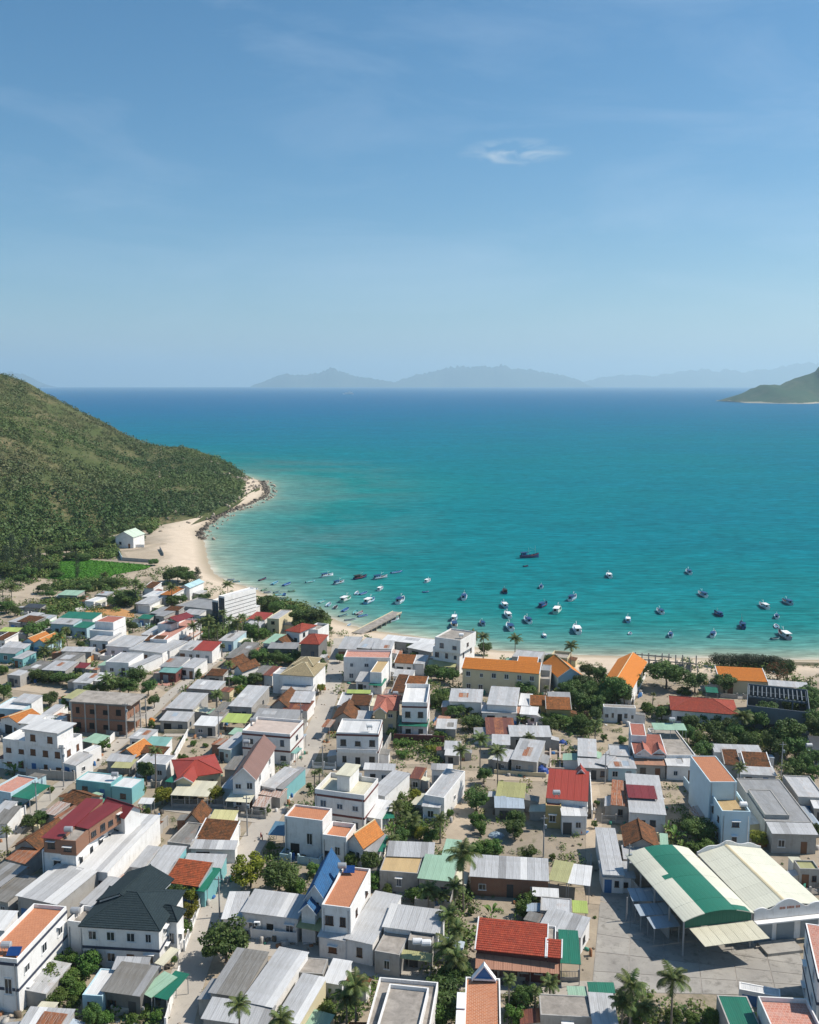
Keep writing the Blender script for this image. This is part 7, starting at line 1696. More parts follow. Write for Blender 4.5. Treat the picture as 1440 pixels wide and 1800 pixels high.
b = MB(TH); b.slab([(2.2, 10.4, prof(2.2)+.03), (3.5, 10.4, prof(3.5)+.03), (3.5, 11.6, prof(3.5)+.03), (2.2, 11.6, prof(2.2)+.03)], .02); b.build('roof_patch', 'roof_gt', hall)
b = MB(TH)
for u0, u1 in ((8.5, 9.3), (9.3, 10.1), (10.1, 10.9)): b.slab([(u0, .05, prof(u0)+.03), (u1, .05, prof(u1)+.03), (u1, 1.5, prof(u1)+.03), (u0, 1.5, prof(u0)+.03)], .02)
b.build('roof_patch', 'roof_gt', hall)
FLc = (52.3, 133.9); ac = math.radians(10.0); wc_, dc = 11.8, 18.2
ch = empty('warehouse', (FLc[0]+6, FLc[1]+9, G)); tag(ch, 'cream low-ridged hall joined to the green market hall', 'warehouse')
ca2, sa2 = math.cos(ac), math.sin(ac); TC = lambda u, v, zz: (FLc[0]-ch.location.x+ca2*u-sa2*v, FLc[1]-ch.location.y+sa2*u+ca2*v, zz)
ur_ = 5.2; rzf = lambda u: 5.2+1.25*(u/ur_ if u < ur_ else (wc_-u)/(wc_-ur_))
for u0, u1 in ((.02, ur_-.02), (ur_+.02, wc_)):
    for jv in range(6):
        sv = dc/6; b = MB(TC); b.slab([(u0, sv*jv, rzf(u0)), (u1, sv*jv, rzf(u1)), (u1, sv*(jv+1)-.02, rzf(u1)), (u0, sv*(jv+1)-.02, rzf(u0))], .12); b.build('roof_sheet', 'roof_cream', ch)
b = MB(TC); b.slab([(ur_-.3, 0, 6.43), (ur_-.3, dc, 6.43), (ur_, dc, 6.52), (ur_, 0, 6.52)], .03); b.slab([(ur_+.3, dc, 6.43), (ur_+.3, 0, 6.43), (ur_, 0, 6.52), (ur_, dc, 6.52)], .03); b.build('ridge_cap', 'wall_cr', ch)
b = MB(TC)
for q0, q1 in (((.3, .3), (11.5, .3)), ((11.5, .3), (11.5, 17.8)), ((11.5, 17.8), (.3, 17.8)), ((.3, 17.8), (.3, .3))): b.face([(*q0, -.06), (*q1, -.06), (*q1, 5.0), (*q0, 5.0)])
b.build('wall', 'wall_wh', ch)
# facade parapet with its wavy top
b = MB(TC); wav = lambda u: 5.45+(.4*max(0, math.sin(PI*u/2.4)) if u < 2.4 else 1.45*math.sin(PI*(u-2.4)/6.4)**1.5 if u < 8.8 else .5*abs(math.sin(PI*(u-8.8)/3.3)))
n = 44
for i in range(n):
    u0, u1 = 12.0*i/n, 12.0*(i+1)/n
    b.face([(u0, -.12, 4.0), (u1, -.12, 4.0), (u1, -.12, wav(u1)), (u0, -.12, wav(u0))]); b.face([(u1, .12, 4.0), (u0, .12, 4.0), (u0, .12, wav(u0)), (u1, .12, wav(u1))]); b.face([(u0, -.12, wav(u0)), (u1, -.12, wav(u1)), (u1, .12, wav(u1)), (u0, .12, wav(u0))])
b.build('parapet', 'wall_wh', ch)
b = MB(TC)
for i in range(80):
    u0, u1 = 11.8*i/80, 11.8*(i+1)/80; f = lambda u: rzf(u)+.35+.4*math.sin(u*PI/3.9)**2
    b.box((u0, dc+.02, 4.6), (u1-.0005, dc+.22, f((u0+u1)/2)))
b.build('back_parapet', 'wall_wh', ch)
b = MB(TC); b.box((0, -1.1, 3.72), (12, -.125, 3.92)); b.build('canopy', 'wall_wh', ch)
for u in (1.9, 5.6, 9.6):
    px, py, _ = TC(u, .26, 0); link('shutter', unit_box('shutter', 'shutter'), ch, (px, py, .05), (0, 0, ac), (2.9, .09, 2.9))
b = MB(TC); u = 4.2
for wd in (4, 5, 3):
    for i in range(wd): b.box((u, -.16, 5.35), (u+.17, -.125, 5.72)); u += .25
    u += .22
b.build('lettering', 'lettering', ch)
b = MB(TC); b.box((.6, -3.4, 0), (6.4, -.4, .5)); b.build('loading_platform', 'slab', ch)
# pediment
pr = house('block with an orange paver terrace'); k, x, y, ang, w, d = next(h for h in HOUSES if h[1].startswith('block with an orange'))[2][0][:6]
a = math.radians(ang); TP = lambda u, v, zz: (x-pr.location.x+math.cos(a)*u-math.sin(a)*v, y-pr.location.y+math.sin(a)*u+math.cos(a)*v, zz)
b = MB(TP); u0, u1, um, zt, pk_ = w*.22, w*.84, w*.53, 7.4, 9.3
for vv, s_ in ((d-.5, 1), (d-.1, -1)):
    f = [(u0, vv, zt), (u1, vv, zt), (um, vv, pk_)]; b.face(f if s_ > 0 else f[::-1])
b.build('pediment', 'blue', pr)
b = MB(TP)
for p0, p1 in (((u0-.2, zt-.1), (um, pk_+.15)), ((um, pk_+.15), (u1+.2, zt-.1))): b.slab([(p0[0], d-.75, p0[1]+.2), (p0[0], d+.1, p0[1]+.2), (p1[0], d+.1, p1[1]+.2), (p1[0], d-.75, p1[1]+.2)], .3)
b.box((u0-.1, d-.7, zt+.001), (u1+.1, d-.52, zt+.22)); b.build('pediment_trim', 'white', pr)
b = MB(TP)
for v0, v1 in ((.5, d*.32), (d*.36, d*.62)): b.box((-.9, v0, 6.3), (-.02, v1, 8.0)); 
b.build('side_parapet', 'wall_pk', pr)
b = MB(TP)
for v0, v1 in ((.5, d*.32), (d*.36, d*.62)): b.box((-1.0, v0-.05, 8.002), (.06, v1+.05, 8.14))
b.build('coping', 'white', pr)
# columns and floor beams of the unfinished brick building
ur = house('unfinished brick'); k, x, y, ang, w, d, z0, z = next(h for h in HOUSES if h[1].startswith('unfinished brick'))[2][0][:8]
a = math.radians(ang); TU = lambda u, v, zz: (x-ur.location.x+math.cos(a)*u-math.sin(a)*v, y-ur.location.y+math.sin(a)*u+math.cos(a)*v, zz)
for u in (0, w*.25, w*.44, w*.68, w):
    b = MB(TU); b.box((u-.16, -.09, 0), (u+.16, .2, z)); b.build('column', 'wall_gy', ur)
b = MB(TU); b.box((-.35, -.5, z+.003), (w+1.6, d+.4, z+.25)); b.build('roof_slab', 'roof_cn', ur)
b = MB(TU); b.box((w+.002, -.2, 3.5), (w+2.4, d*.8, 3.75)); b.build('balcony', 'roof_cn', ur)
for v in (0, d*.4, d*.8):
    for zz in (0, 3.752): px, py, _ = TU(w+2.2, v, 0); link('column', unit_box('column', 'wall_gy'), ur, (px, py, zz), (0, 0, a), (.25, .25, 3.5))
# roof beams of the roofless shell
sr = house('roofless blue-grey'); k, x, y, ang, w, d, z0, z = next(h for h in HOUSES if h[1].startswith('roofless blue'))[2][0][:8]
a = math.radians(ang); TS = lambda u, v, zz: (x-sr.location.x+math.cos(a)*u-math.sin(a)*v, y-sr.location.y+math.sin(a)*u+math.cos(a)*v, zz)
for i in range(14):
    u = .4+(w-.8)*i/13; b = MB(TS); b.box((u-.12, d*.55, z-.7), (u+.12, d-.2, z-.35)); b.build('roof_beam', 'wall_sb', sr)
for v in (d*.55, d*.78):
    b = MB(TS); b.box((.2, v-.15, z-1.15), (w-.2, v+.15, z-.71)); b.build('cross_beam', 'wall_sb', sr)
    for u in (w*.25, w*.5, w*.75): px, py, _ = TS(u, v, 0); link('column', unit_box('column', 'wall_sb'), sr, (px, py, .6), (0, 0, a), (.35, .35, z-1.76))

# ------------------------------------------------------------------ rooftop tanks, panels
for k, x, y, z, label in ROOFTOP:
    if k == 'tank':
        r = empty('water_tank', (x, y, G+z)); tag(r, label, 'water tank')
        b = MB(); b.tube([(-.7, 0, .95), (-.62, 0, .95), (.62, 0, .95), (.7, 0, .95)], [.35, .48, .48, .35], 12); b.build('tank_body', 'steel' if 'white' not in label else 'white', r)
        for sx in (-.45, .45):
            for sy in (-.35, .35): link('leg', unit_box('leg', 'post'), r, (sx, sy, 0), None, (.07, .07, .75))
    elif k == 'panel':
        r = empty('solar_panel', (x, y, G+z)); tag(r, label, 'solar panel')
        b = MB(); b.slab([(-.9, -.6, .3), (.9, -.6, .3), (.9, .6, .9), (-.9, .6, .9)], .06); b.build('panel', 'solar', r)
        for sx in (-.7, .7): link('leg', unit_box('leg', 'post'), r, (sx, .4, 0), None, (.06, .06, .72))
    else:
        r = empty('air_conditioner', (x, y-.55, G+z)); tag(r, label, 'air conditioner')
        b = MB(); b.box((-.45, -.2, 0), (.45, .2, .6)); b.build('casing', 'white', r); b = MB(); b.tube([(-.1, -.205, .3), (-.1, -.24, .3)], .22, 12); b.build('fan_grille', 'frame_d', r)

# ------------------------------------------------------------------ walls, fences, poles
for x0, y0, x1, y1, h, c, kd, label in FENCES:
    L_ = math.hypot(x1-x0, y1-y0); a = math.atan2(y1-y0, x1-x0); r = empty('fence' if kd == 'b' else 'boundary_wall', (x0, y0, G), a); tag(r, label, 'fence' if kd == 'b' else 'wall')
    wm = 'roof_cn' if c == 'cn' else 'wall_'+c
    n = max(1, round(L_/3)); s = L_/n
    hb = h if kd != 'b' else h*.4
    for i in range(n):
        link('panel', unit_box('panel', wm), r, (s*(i+.5), 0, -.05), None, (s-.26, .14, hb+.05))
        if kd == 'b':
            b = shared(('bars', c, round(s, 1), h), lambda: (lambda b: ([b.box((-s/2+.2+q*.22, -.02, hb), (-s/2+.25+q*.22, .02, h)) for q in range(int((s-.35)/.22))], b.box((-s/2+.15, -.03, h-.06), (s/2-.15, .03, h)), b.mesh('bars', 'white' if c == 'wh' else 'post'))[-1])(MB()))
            link('bars', b, r, (s*(i+.5), 0, 0))
    for i in range(n+1): link('post', unit_box('pillar', wm), r, (s*i, 0, -.05), None, (.26, .26, h+(.35 if kd != 'w' else .03)))
heads = {}
for x, y, h, label in POLES:
    r = empty('utility_pole', (x, y, G)); tag(r, label, 'pole')
    b = MB(); b.tube([(0, 0, -.1), (0, 0, h)], [.15, .09], 8); b.build('pole', 'post', r)
    if not label.startswith('short'):
        b = MB(); b.box((-.7, -.05, h-.6), (.7, .05, h-.48)); b.build('crossarm', 'post', r)
        for sx in (-.55, 0, .55):
            b = MB(); b.tube([(sx, 0, h-.478), (sx, 0, h-.3)], .06, 6); b.build('insulator', 'brown', r)
        if 'pole' in label and h > 7: b = MB(); b.box((.13, -.2, h-2.4), (.5, .2, h-1.8)); b.build('meter_box', 'shutter', r)

# ------------------------------------------------------------------ vegetation
def crown_mesh(mat, seed, nb, n, size, flat=.8, name='crown', dry=0.0):
    r = random.Random(seed); cs, rs = [(0, 0, 0)], [(.55, .55, .5)]
    for i in range(nb):
        th = i*2.4+r.uniform(-.4, .4); q = r.uniform(.35, .78); zz = r.uniform(-.5, .62)*flat
        s = r.uniform(.26, .46); q *= 1-.35*max(0, zz); cs.append((math.cos(th)*q, math.sin(th)*q, zz)); rs.append((s, s, s*r.uniform(.65, .95)))
    V, Q, ix = leaf_cloud(cs, rs, n, size, .45, .45)
    tone = np.clip(NR.random(len(cs))[ix]*.6+.4*NR.random(len(ix)), 0, 1)
    fa = {'tone': tone}
    if dry: fa['dry'] = (NR.random(len(ix)) < dry).astype(float)
    return np_mesh(name, V, Q, mat, fattr=fa)
CR = {'tree': [crown_mesh('leaf_tree', s, 17, 210, .125) for s in range(5)], 'bush': [crown_mesh('leaf_bush', 20+s, 13, 190, .14) for s in range(4)],
      'yel': [crown_mesh('leaf_yel', 40+s, 15, 190, .125) for s in range(3)], 'flower': [crown_mesh('leaf_flower', 50, 10, 130, .12)],
      'redtree': [crown_mesh('leaf_redtree', 60, 14, 200, .08, dry=.22)]}
def oak_mesh(seed):
    r = random.Random(seed); cs, rs = [], []
    for i in range(16):
        zz = -1+2*i/15; q = .5*(1-abs(zz)**2.5)*r.uniform(.4, 1); th = r.uniform(0, 6.28); cs.append((math.cos(th)*q, math.sin(th)*q, zz)); rs.append((.42*(1.1-.5*max(0, zz)), .42*(1.1-.5*max(0, zz)), .2))
    V, Q, ix = leaf_cloud(cs, rs, 130, .075, .2, .2); return np_mesh('crown', V, Q, 'leaf_oak', fattr={'tone': np.clip(NR.random(len(cs))[ix]*.6+.4*NR.random(len(ix)), 0, 1)})
CR['sheoak'] = [oak_mesh(s) for s in range(3)]
def trunk_mesh(seed, limbs=True):
    r = random.Random(seed); b = MB(); b.tube([(0, 0, -.05), (r.uniform(-.03, .03), r.uniform(-.03, .03), .25), (r.uniform(-.05, .05), r.uniform(-.05, .05), .55), (0, 0, .95)], [.055, .042, .034, .012], 7)
    if limbs:
        for i in range(4):
            th = i*1.6+r.uniform(-.3, .3); b.tube([(0, 0, .45+.06*i), (math.cos(th)*.14, math.sin(th)*.14, .66+.05*i), (math.cos(th)*.3, math.sin(th)*.3, .82+.04*i)], [.024, .017, .006], 5)
    return b.mesh('trunk', 'bark')
TRK = [trunk_mesh(s) for s in range(4)]; TRS = [trunk_mesh(9, False)]
def frond_into(b, tones, rot, elev, Lf, droop, r):
    """One palm frond: a bent rib with two rows of hanging leaflets."""
    n = 9; pts = []
    for i in range(n+1):
        q = i/n; an = elev-droop*q*q; 
        pts.append(Vector((0, 0, 0)) if i == 0 else pts[-1]+Vector((math.cos(an), 0, math.sin(an)))*(Lf/n))
    M_ = Matrix.Rotation(rot, 3, 'Z')
    for i in range(n):
        p0, p1 = pts[i], pts[i+1]; w0 = .02*(1-i/n)+.006
        b.face([M_@(p0+Vector((0, -w0, 0))), M_@(p1+Vector((0, -w0*.8, 0))), M_@(p1+Vector((0, w0*.8, 0))), M_@(p0+Vector((0, w0, 0)))]); tones.append(.85)
        if i == 0: continue
        for h_ in (0, .5):
            q = (i+h_)/n; pp = p0.lerp(p1, h_); d = (p1-p0).normalized(); ll = Lf*.30*math.sin(PI*min(1, .18+q*.78))**.7
            for s_ in (-1, 1):
                e = pp+d*ll*.45+Vector((0, s_*ll*.85, 0))+Vector((0, 0, -ll*(.30+.25*r.random()))); wv = d*(Lf*.032)
                b.face([M_@(pp-wv), M_@(pp+wv), M_@(e+wv*.3), M_@(e-wv*.3)]); tones.append(r.random())
def mb_leaf_mesh(b, tones, name, mat):
    me = b.mesh(name, mat); at = me.attributes.new('tone', 'FLOAT', 'FACE'); at.data.foreach_set('value', np.array(tones, dtype=np.float32)); return me
def palm_crown(seed):
    r = random.Random(seed); b, t_ = MB(), []
    for i in range(19): frond_into(b, t_, i*2.4+r.uniform(-.2, .2), r.uniform(1.15, 1.35)-1.35*(i/19), r.uniform(.85, 1.05), r.uniform(1.0, 1.6), r)
    return mb_leaf_mesh(b, t_, 'crown', 'leaf_palm')
PC = [palm_crown(s) for s in range(4)]
def one_frond(seed, elev):
    r = random.Random(seed); b, t_ = MB(), []; frond_into(b, t_, 0, elev, 1.0, r.uniform(1.0, 1.6), r); return mb_leaf_mesh(b, t_, 'frond', 'leaf_palm')
FR = [[one_frond(100+i*3+s, 1.2-1.35*(i/5)) for s in range(3)] for i in range(6)]
def palm_trunk(seed):
    r = random.Random(seed); dx, dy = r.uniform(-.07, .07), r.uniform(-.07, .07); b = MB()
    b.tube([(dx*(1-q)**2*6*.3, dy*(1-q)**2*6*.3, q-.02*(q == 0)) for q in (0, .15, .35, .55, .75, .9, 1)], [.24, .17, .14, .125, .115, .11, .12], 8); return b.mesh('trunk', 'palm_bark')
PT = [palm_trunk(s) for s in range(4)]
def banana_leaf(seed):
    r = random.Random(seed); b, t_ = MB(), []; n = 7; pts = [Vector((0, 0, 0))]; el, dr = r.uniform(1.2, 1.4), r.uniform(1.1, 1.9)
    for i in range(n): an = el-dr*((i+1)/n)**1.6; pts.append(pts[-1]+Vector((math.cos(an), 0, math.sin(an)))/n)
    for i in range(1, n):
        w0, w1 = .15*math.sin(PI*min(1, (i-.6)/(n-.6)*.95+.03))**.6, .15*math.sin(PI*min(1, (i+.4)/(n-.6)*.95+.03))**.6
        for s_ in (-1, 1):
            b.face([pts[i], pts[i+1], pts[i+1]+Vector((0, s_*w1, .05)), pts[i]+Vector((0, s_*w0, .05))]); t_.append(r.random())
    b.tube([pts[0], pts[1]], .018, 5); t_ += [.7]*7
    return mb_leaf_mesh(b, t_, 'leaf', 'leaf_banana')
BL = [banana_leaf(s) for s in range(5)]
GROUP = {'tree': 'leafy trees among the houses', 'bush': 'bushes in the yards', 'coconut_palm': 'coconut palms of the village', 'banana_plant': 'banana plants in the gardens', 'casuarina_tree': 'casuarinas at the foot of the hill', 'flowering_bush': 'flowering bushes'}
KINDS = {'yel': ('tree', 'tree'), 'bush': ('bush', 'bush'), 'tree': ('tree', 'tree'), 'palm': ('coconut_palm', 'palm tree'), 'banana': ('banana_plant', 'banana plant'), 'sheoak': ('casuarina_tree', 'tree'), 'flower': ('flowering_bush', 'bush'), 'redtree': ('tree', 'tree')}
for k, desc, rel, hi, x, y, r, h in TREES:
    name, cat = KINDS[k]; label = '%s %s the %s' % (desc, rel, HOUSES[hi][1])
    root = empty(name, (x, y, G), R.uniform(0, 6.28)); tag(root, label, cat, GROUP[name])
    if k == 'palm':
        link('trunk', R.choice(PT), root, (0, 0, 0), None, (1, 1, h*.9))
        if y < 150:
            for i in range(19):
                link('frond', R.choice(FR[min(5, i*6//19)]), root, (0, 0, h*.9), (0, R.uniform(-.1, .1), i*2.4+R.uniform(-.2, .2)), (r*1.15*R.uniform(.9, 1.05),)*3)
        else: link('crown', R.choice(PC), root, (0, 0, h*.9), (0, 0, R.uniform(0, 6)), (r*1.15,)*3)
    elif k == 'banana':
        link('trunk', TRS[0], root, (0, 0, 0), None, (1.6, 1.6, h*.5))
        for i in range(10):
            rr = R.uniform(0, r*.45); th = i*2.4; link('leaf', R.choice(BL), root, (math.cos(th)*rr, math.sin(th)*rr, h*R.uniform(.25, .5)), (0, R.uniform(-.15, .15), th+R.uniform(-.4, .4)), (R.uniform(.8, 1.15)*max(1.3, r*.85),)*3)
    else:
        hc = {'bush': .48, 'yel': .55, 'flower': .5, 'sheoak': .58, 'redtree': .58}.get(k, .58); r *= 1.15; rz = h*(1-hc)*1.12
        rz = rz if k == 'sheoak' else min(max(rz, r*.6), r*1.15)
        th = h*(hc+.22); link('trunk', (TRS if k in ('bush', 'sheoak') else TRK)[0 if k in ('bush', 'sheoak') else R.randrange(4)], root, (0, 0, 0), None, (max(1.2, h*.7) if k != 'sheoak' else 3, max(1.2, h*.7) if k != 'sheoak' else 3, th))
        link('crown', R.choice(CR[k]), root, (0, 0, h*hc), (0, 0, R.uniform(0, 6)), (r, r*R.uniform(.88, 1.05), rz))

# hedge of casuarina on the right beach
hp = [Vector((x_, y_, 0)) for x_, y_ in ((92, 276.5), (101, 276.5), (109, 275), (112.5, 269))]
cs, rs = [], []
for a_, c_ in zip(hp[:-1], hp[1:]):
    for q in np.linspace(0, 1, 12)[:-1]:
        v = a_.lerp(c_, q); s = R.uniform(1.6, 2.2); cs.append((0, 0, 0)); cs[-1] = (v.x-100, v.y+R.uniform(-.5, .5)-275, 1.9+R.uniform(-.2, .5)); rs.append((s, s, 1.9))
hr = empty('hedge', (100, 275, G)); tag(hr, 'dark clipped-looking casuarina hedge along the beach behind the orange tile roof', 'hedge')
V, Q, ix = leaf_cloud(cs, rs, 520, .30, .5, .35); link('foliage', np_mesh('foliage', V, Q, 'leaf_oak', fattr={'tone': NR.random(len(ix))*.5}), hr)

# ------------------------------------------------------------------ boats
BC = {'wb': ('white', 'lightblue', 'white', 'navy'), 'wh': ('white', 'lightblue', 'white', 'white'), 'br': ('greyboat', 'brown', 'lightblue', 'navy'), 'bk': ('navy', 'brown', 'dark', 'dark'), 'bl': ('blue', 'blue', 'white', 'blue'),
      'wg': ('mint', 'green', 'white', 'white'), 'lb': ('lightblue', 'cyan', 'white', 'white'), 'cy': ('cyan', 'mint', 'white', 'cyan'), 'gy': ('greyboat', 'dark', 'white', 'greyboat'), 'pk': ('pink', 'greyboat', 'white', 'pink'),
      'tl': ('teal', 'dark', 'white', 'teal'), 'wd': ('white', 'lightblue', 'lightblue', 'navy'), 'wy': ('white', 'yellow', 'white', 'navy'), 'gn': ('green', 'mint', 'white', 'green'), 'mt': ('mint', 'mint', 'white', 'mint'),
      'nb': ('navy', 'blue', 'blue', 'navy'), 'wp': ('mauve', 'dark', 'white', 'white')}
def hull_mesh(mat, beam, dep):
    b = MB(); sec = []
    for i in range(11):
        q = i/10; yy = -.5+q; wv = beam/2*(.80+.2*math.sin(min(1, q*2.2)*PI/2))*(1 if q < .5 else max(.02, 1-((q-.5)/.5)**2.1)); sheer = dep*(1+.15*(1-q)**2+.85*max(0, q-.45)**1.6*2.4)
        sec.append([(-wv, yy, sheer), (-wv*.86, yy, dep*.35), (0, yy+.03*(q > .9), -dep*.55*(1-.7*max(0, q-.7)/.3)), (wv*.86, yy, dep*.35), (wv, yy, sheer)])
    for s0, s1 in zip(sec[:-1], sec[1:]):
        for j in range(4): b.face([s0[j], s0[j+1], s1[j+1], s1[j]][::-1])
        for sg, j in ((1, 0), (-1, 4)):       # gunwale rim with thickness
            e0, e1 = Vector(s0[j]), Vector(s1[j]); i0, i1 = Vector((e0.x*.88, e0.y, e0.z)), Vector((e1.x*.88, e1.y, e1.z)); b.face([e0, e1, i1, i0]); b.face([i0, i1, i1-Vector((0, 0, dep*.5)), i0-Vector((0, 0, dep*.5))])
    b.face(sec[0]); return b.mesh('hull', mat), sec
def boat_parts(k, c):
    hc, dc_, cc_, rc = BC[c]; beam = {'fish': .28, 'open': .24, 'skiff': .32, 'ship': .27, 'dinghy': .5}[k]; dep = {'fish': .105, 'open': .07, 'skiff': .075, 'ship': .13, 'dinghy': .14}[k]
    P = []; hm, sec = hull_mesh(hc, beam, dep); P.append(('hull', hm, None))
    b = MB()
    for s0, s1 in zip(sec[:-1], sec[1:]): f = dep*(.62 if k != 'fish' else .8); b.face([(s0[0][0]*.87, s0[0][1], f), (s0[4][0]*.87, s0[4][1], f), (s1[4][0]*.87, s1[4][1], f), (s1[0][0]*.87, s1[0][1], f)])
    P.append(('deck', b.mesh('deck', dc_), None))
    b = MB(); 
    for s0, s1 in zip(sec[:-1], sec[1:]):
        for j, sg in ((0, -1), (4, 1)):
            a0, a1 = Vector(s0[j]), Vector(s1[j]); w_ = Vector((sg*.008, 0, 0)); dz = Vector((0, 0, -dep*.22)); q = [a0+w_+dz, a1+w_+dz, a1+w_, a0+w_]; b.face(q if sg > 0 else q[::-1])
    P.append(('stripe', b.mesh('stripe', {'white': 'lightblue', 'navy': 'redpaint', 'brown': 'wood'}.get(hc, 'white')), None))
    if k in ('fish', 'ship'):
        f = dep*.8; y0, y1 = (-.40, -.08) if k == 'fish' else (-.42, -.2); hw = beam*.33; hh = .135 if k == 'fish' else .17
        b = MB(); b.box((-hw, y0, f), (hw, y1, f+hh)); P.append(('cabin', b.mesh('cabin', cc_), None))
        b = MB(); b.box((-hw*.8, y0-.012, f+hh*.25), (hw*.2, y0-.002, f+hh*.85)); P.append(('door', b.mesh('door', 'dark'), None))
        for sx in (-1, 1):
            for yy in (y0+.07, y1-.09): b = MB(); b.box((sx*hw-.006, yy-.04, f+hh*.5), (sx*hw+.006, yy+.04, f+hh*.86)); P.append(('window', b.mesh('window', 'glass'), None))
        b = MB(); b.box((-hw*1.25, y0-.07, f+hh+.001), (hw*1.25, y1+.09, f+hh+.022)); P.append(('cabin_roof', b.mesh('cabin_roof', rc), None))
        b = MB(); b.tube([(0, y1+.12, f), (0, y1+.13, f+.30 if k == 'fish' else f+.42)], [.009, .005], 5); b.tube([(0, y1+.125, f+.2), (0, y1+.30, f+.26)], [.006, .004], 4); P.append(('mast', b.mesh('mast', 'white' if hc != 'navy' else 'post'), None))
        b = MB(); b.box((-hw*.7, .10, f), (hw*.5, .20, f+.05)); P.append(('hatch', b.mesh('hatch', 'wood' if hc != 'mint' else 'green'), None))
        if k == 'ship':
            b = MB(); b.tube([(0, .3, f), (0, .3, f+.5)], [.009, .005], 5); b.tube([(0, .3, f+.3), (0, .02, f+.42)], [.007, .004], 4); P.append(('foremast', b.mesh('foremast', 'post'), None))
    else:
        for yy in (-.25, .02, .22):
            b = MB(); b.box((-beam*.36, yy-.02, dep*.8), (beam*.36, yy+.02, dep*.86)); P.append(('thwart', b.mesh('thwart', 'wood'), None))
        b = MB(); b.box((-.03, -.53, dep*.5), (.03, -.47, dep*1.6)); P.append(('outboard_motor', b.mesh('outboard_motor', 'dark'), None))
    return P
BN = {'fish': ('fishing_boat', 'fishing boat'), 'ship': ('trawler', 'trawler'), 'open': ('longboat', 'boat'), 'skiff': ('skiff', 'boat'), 'dinghy': ('dinghy', 'boat')}
for k, x, y, L_, hd, c, label in BOATS:
    parts = shared(('boat', k, c), lambda: boat_parts(k, c))
    hd = hd*.62 if abs(hd) < 66 else hd*.82
    L_ *= .86 if k == 'fish' else .66 if k in ('ship', 'open') else .9
    hd += R.uniform(-24, 24) if k != 'fish' else R.uniform(-9, 9)
    root = empty(BN[k][0], (x, y, 0.0), -math.radians(hd)); tag(root, label, BN[k][1], 'boats moored in the bay')
    s_ = float(signed(np.array([x]), np.array([y]))[0])
    if s_ > 0: root.location.z = min(G, s_*.16)+.06*L_*.75
    for nm, me, _ in parts: link(nm, me, root, None, None, (L_,)*3)
fr = empty('ferry', (-471, 7306, -3.6), math.radians(90)); tag(fr, 'white ship far out near the horizon', 'ship')
b = MB(); b.box((-7, -40, -1), (7, 40, 6)); b.build('hull', 'white', fr); b = MB(); b.box((-6, -32, 6.01), (6, 24, 15)); b.build('superstructure', 'white', fr); b = MB(); b.box((-2, -14, 15.01), (2, -6, 21)); b.build('funnel', 'white', fr)

# ------------------------------------------------------------------ pier
p0, p1 = Vector((-15.6, 320.0, 0)), Vector((-4.6, 344.5, 0)); d = (p1-p0); Lp = d.length; a = math.atan2(d.y, d.x)
pier = empty('pier', (p0.x, p0.y, 0), a); tag(pier, 'concrete pier on piles reaching into the turquoise water', 'pier')
b = MB(); b.box((-6, -1.9, 1.55), (Lp, 1.9, 2.05)); b.build('deck', 'roof_cn', pier)
for i in range(7):
    xx = 2+i*(Lp-3)/6; b = MB(); b.box((xx-.3, -1.8, 1.05), (xx+.3, 1.8, 1.54)); b.build('crossbeam', 'wall_cc', pier)
    for s_ in (-1.4, 1.4): link('pile', unit_box('pile', 'wall_cc'), pier, (xx, s_, -2.5), None, (.45, .45, 3.54))
b = MB(); b.box((Lp-4.5, -1.9, 2.053), (Lp, -1.7, 2.3)); b.box((-6, 1.7, 2.053), (Lp, 1.9, 2.25)); b.build('kerb', 'wall_cr', pier)

# ------------------------------------------------------------------ raw foundation, frame on the beach, tarps, motorbikes
fd = [Vector((28.1, 199.8, 0)), Vector((34.6, 199.2, 0)), Vector((36.9, 213.2, 0)), Vector((29.8, 213.2, 0))]
ft = empty('foundation', (32.3, 206.5, G)); tag(ft, 'sandy plot with a grid of raw concrete foundation beams', 'foundation')
def bil4(q, u, v): return q[0].lerp(q[1], u).lerp(q[3].lerp(q[2], u), v)
def beam(root, A, B, w, z0, z1, mat, name='beam'):
    d = B-A; a = math.atan2(d.y, d.x); b = MB(); b.box((0, -w/2, z0), (d.length, w/2, z1)); return b.build(name, mat, root, loc=(A.x-root.location.x, A.y-root.location.y, 0), rot=(0, 0, a))
for i, u in enumerate((0, .48, .8)): beam(ft, bil4(fd, u, 0), bil4(fd, u, 1), .35, -.05, .55+.01*i, 'roof_tw')
for i, v in enumerate((0, .33, .66, 1)): beam(ft, bil4(fd, 0, v), bil4(fd, .95, v), .35, -.05, .5-.01*i, 'roof_tw')
bf = empty('concrete_frame', (76, 272, G)); tag(bf, 'row of bare concrete posts and beams of an unfinished building on the beach', 'unfinished frame')
P0, P1 = Vector((68.0, 275.0, 0)), Vector((85, 269.7, 0))
for i in range(10):
    q = P0.lerp(P1, i/9)
    for off, hh in ((0, 2.6), (5, 3.4)): link('post', unit_box('concrete_post', 'wall_gy'), bf, (q.x-76+.2*off, q.y-272+off, -.1), None, (.3, .3, hh+R.uniform(-.4, .9)))
beam(bf, P0+Vector((0, 0, 0)), P1, .26, 2.55, 2.85, 'wall_cc'); beam(bf, P0+Vector((1, 5, 0)), P0.lerp(P1, .6)+Vector((1, 5, 0)), .26, 2.5, 2.8, 'wall_cc')
b = MB()
for u in (.32, .72, .86): q = P0.lerp(P1, u); b.box((q.x-76-.8, q.y-272-.1, 0), (q.x-76+.8, q.y-272+.02, 2.3))
b.build('wall_panel', 'wall_sb', bf)
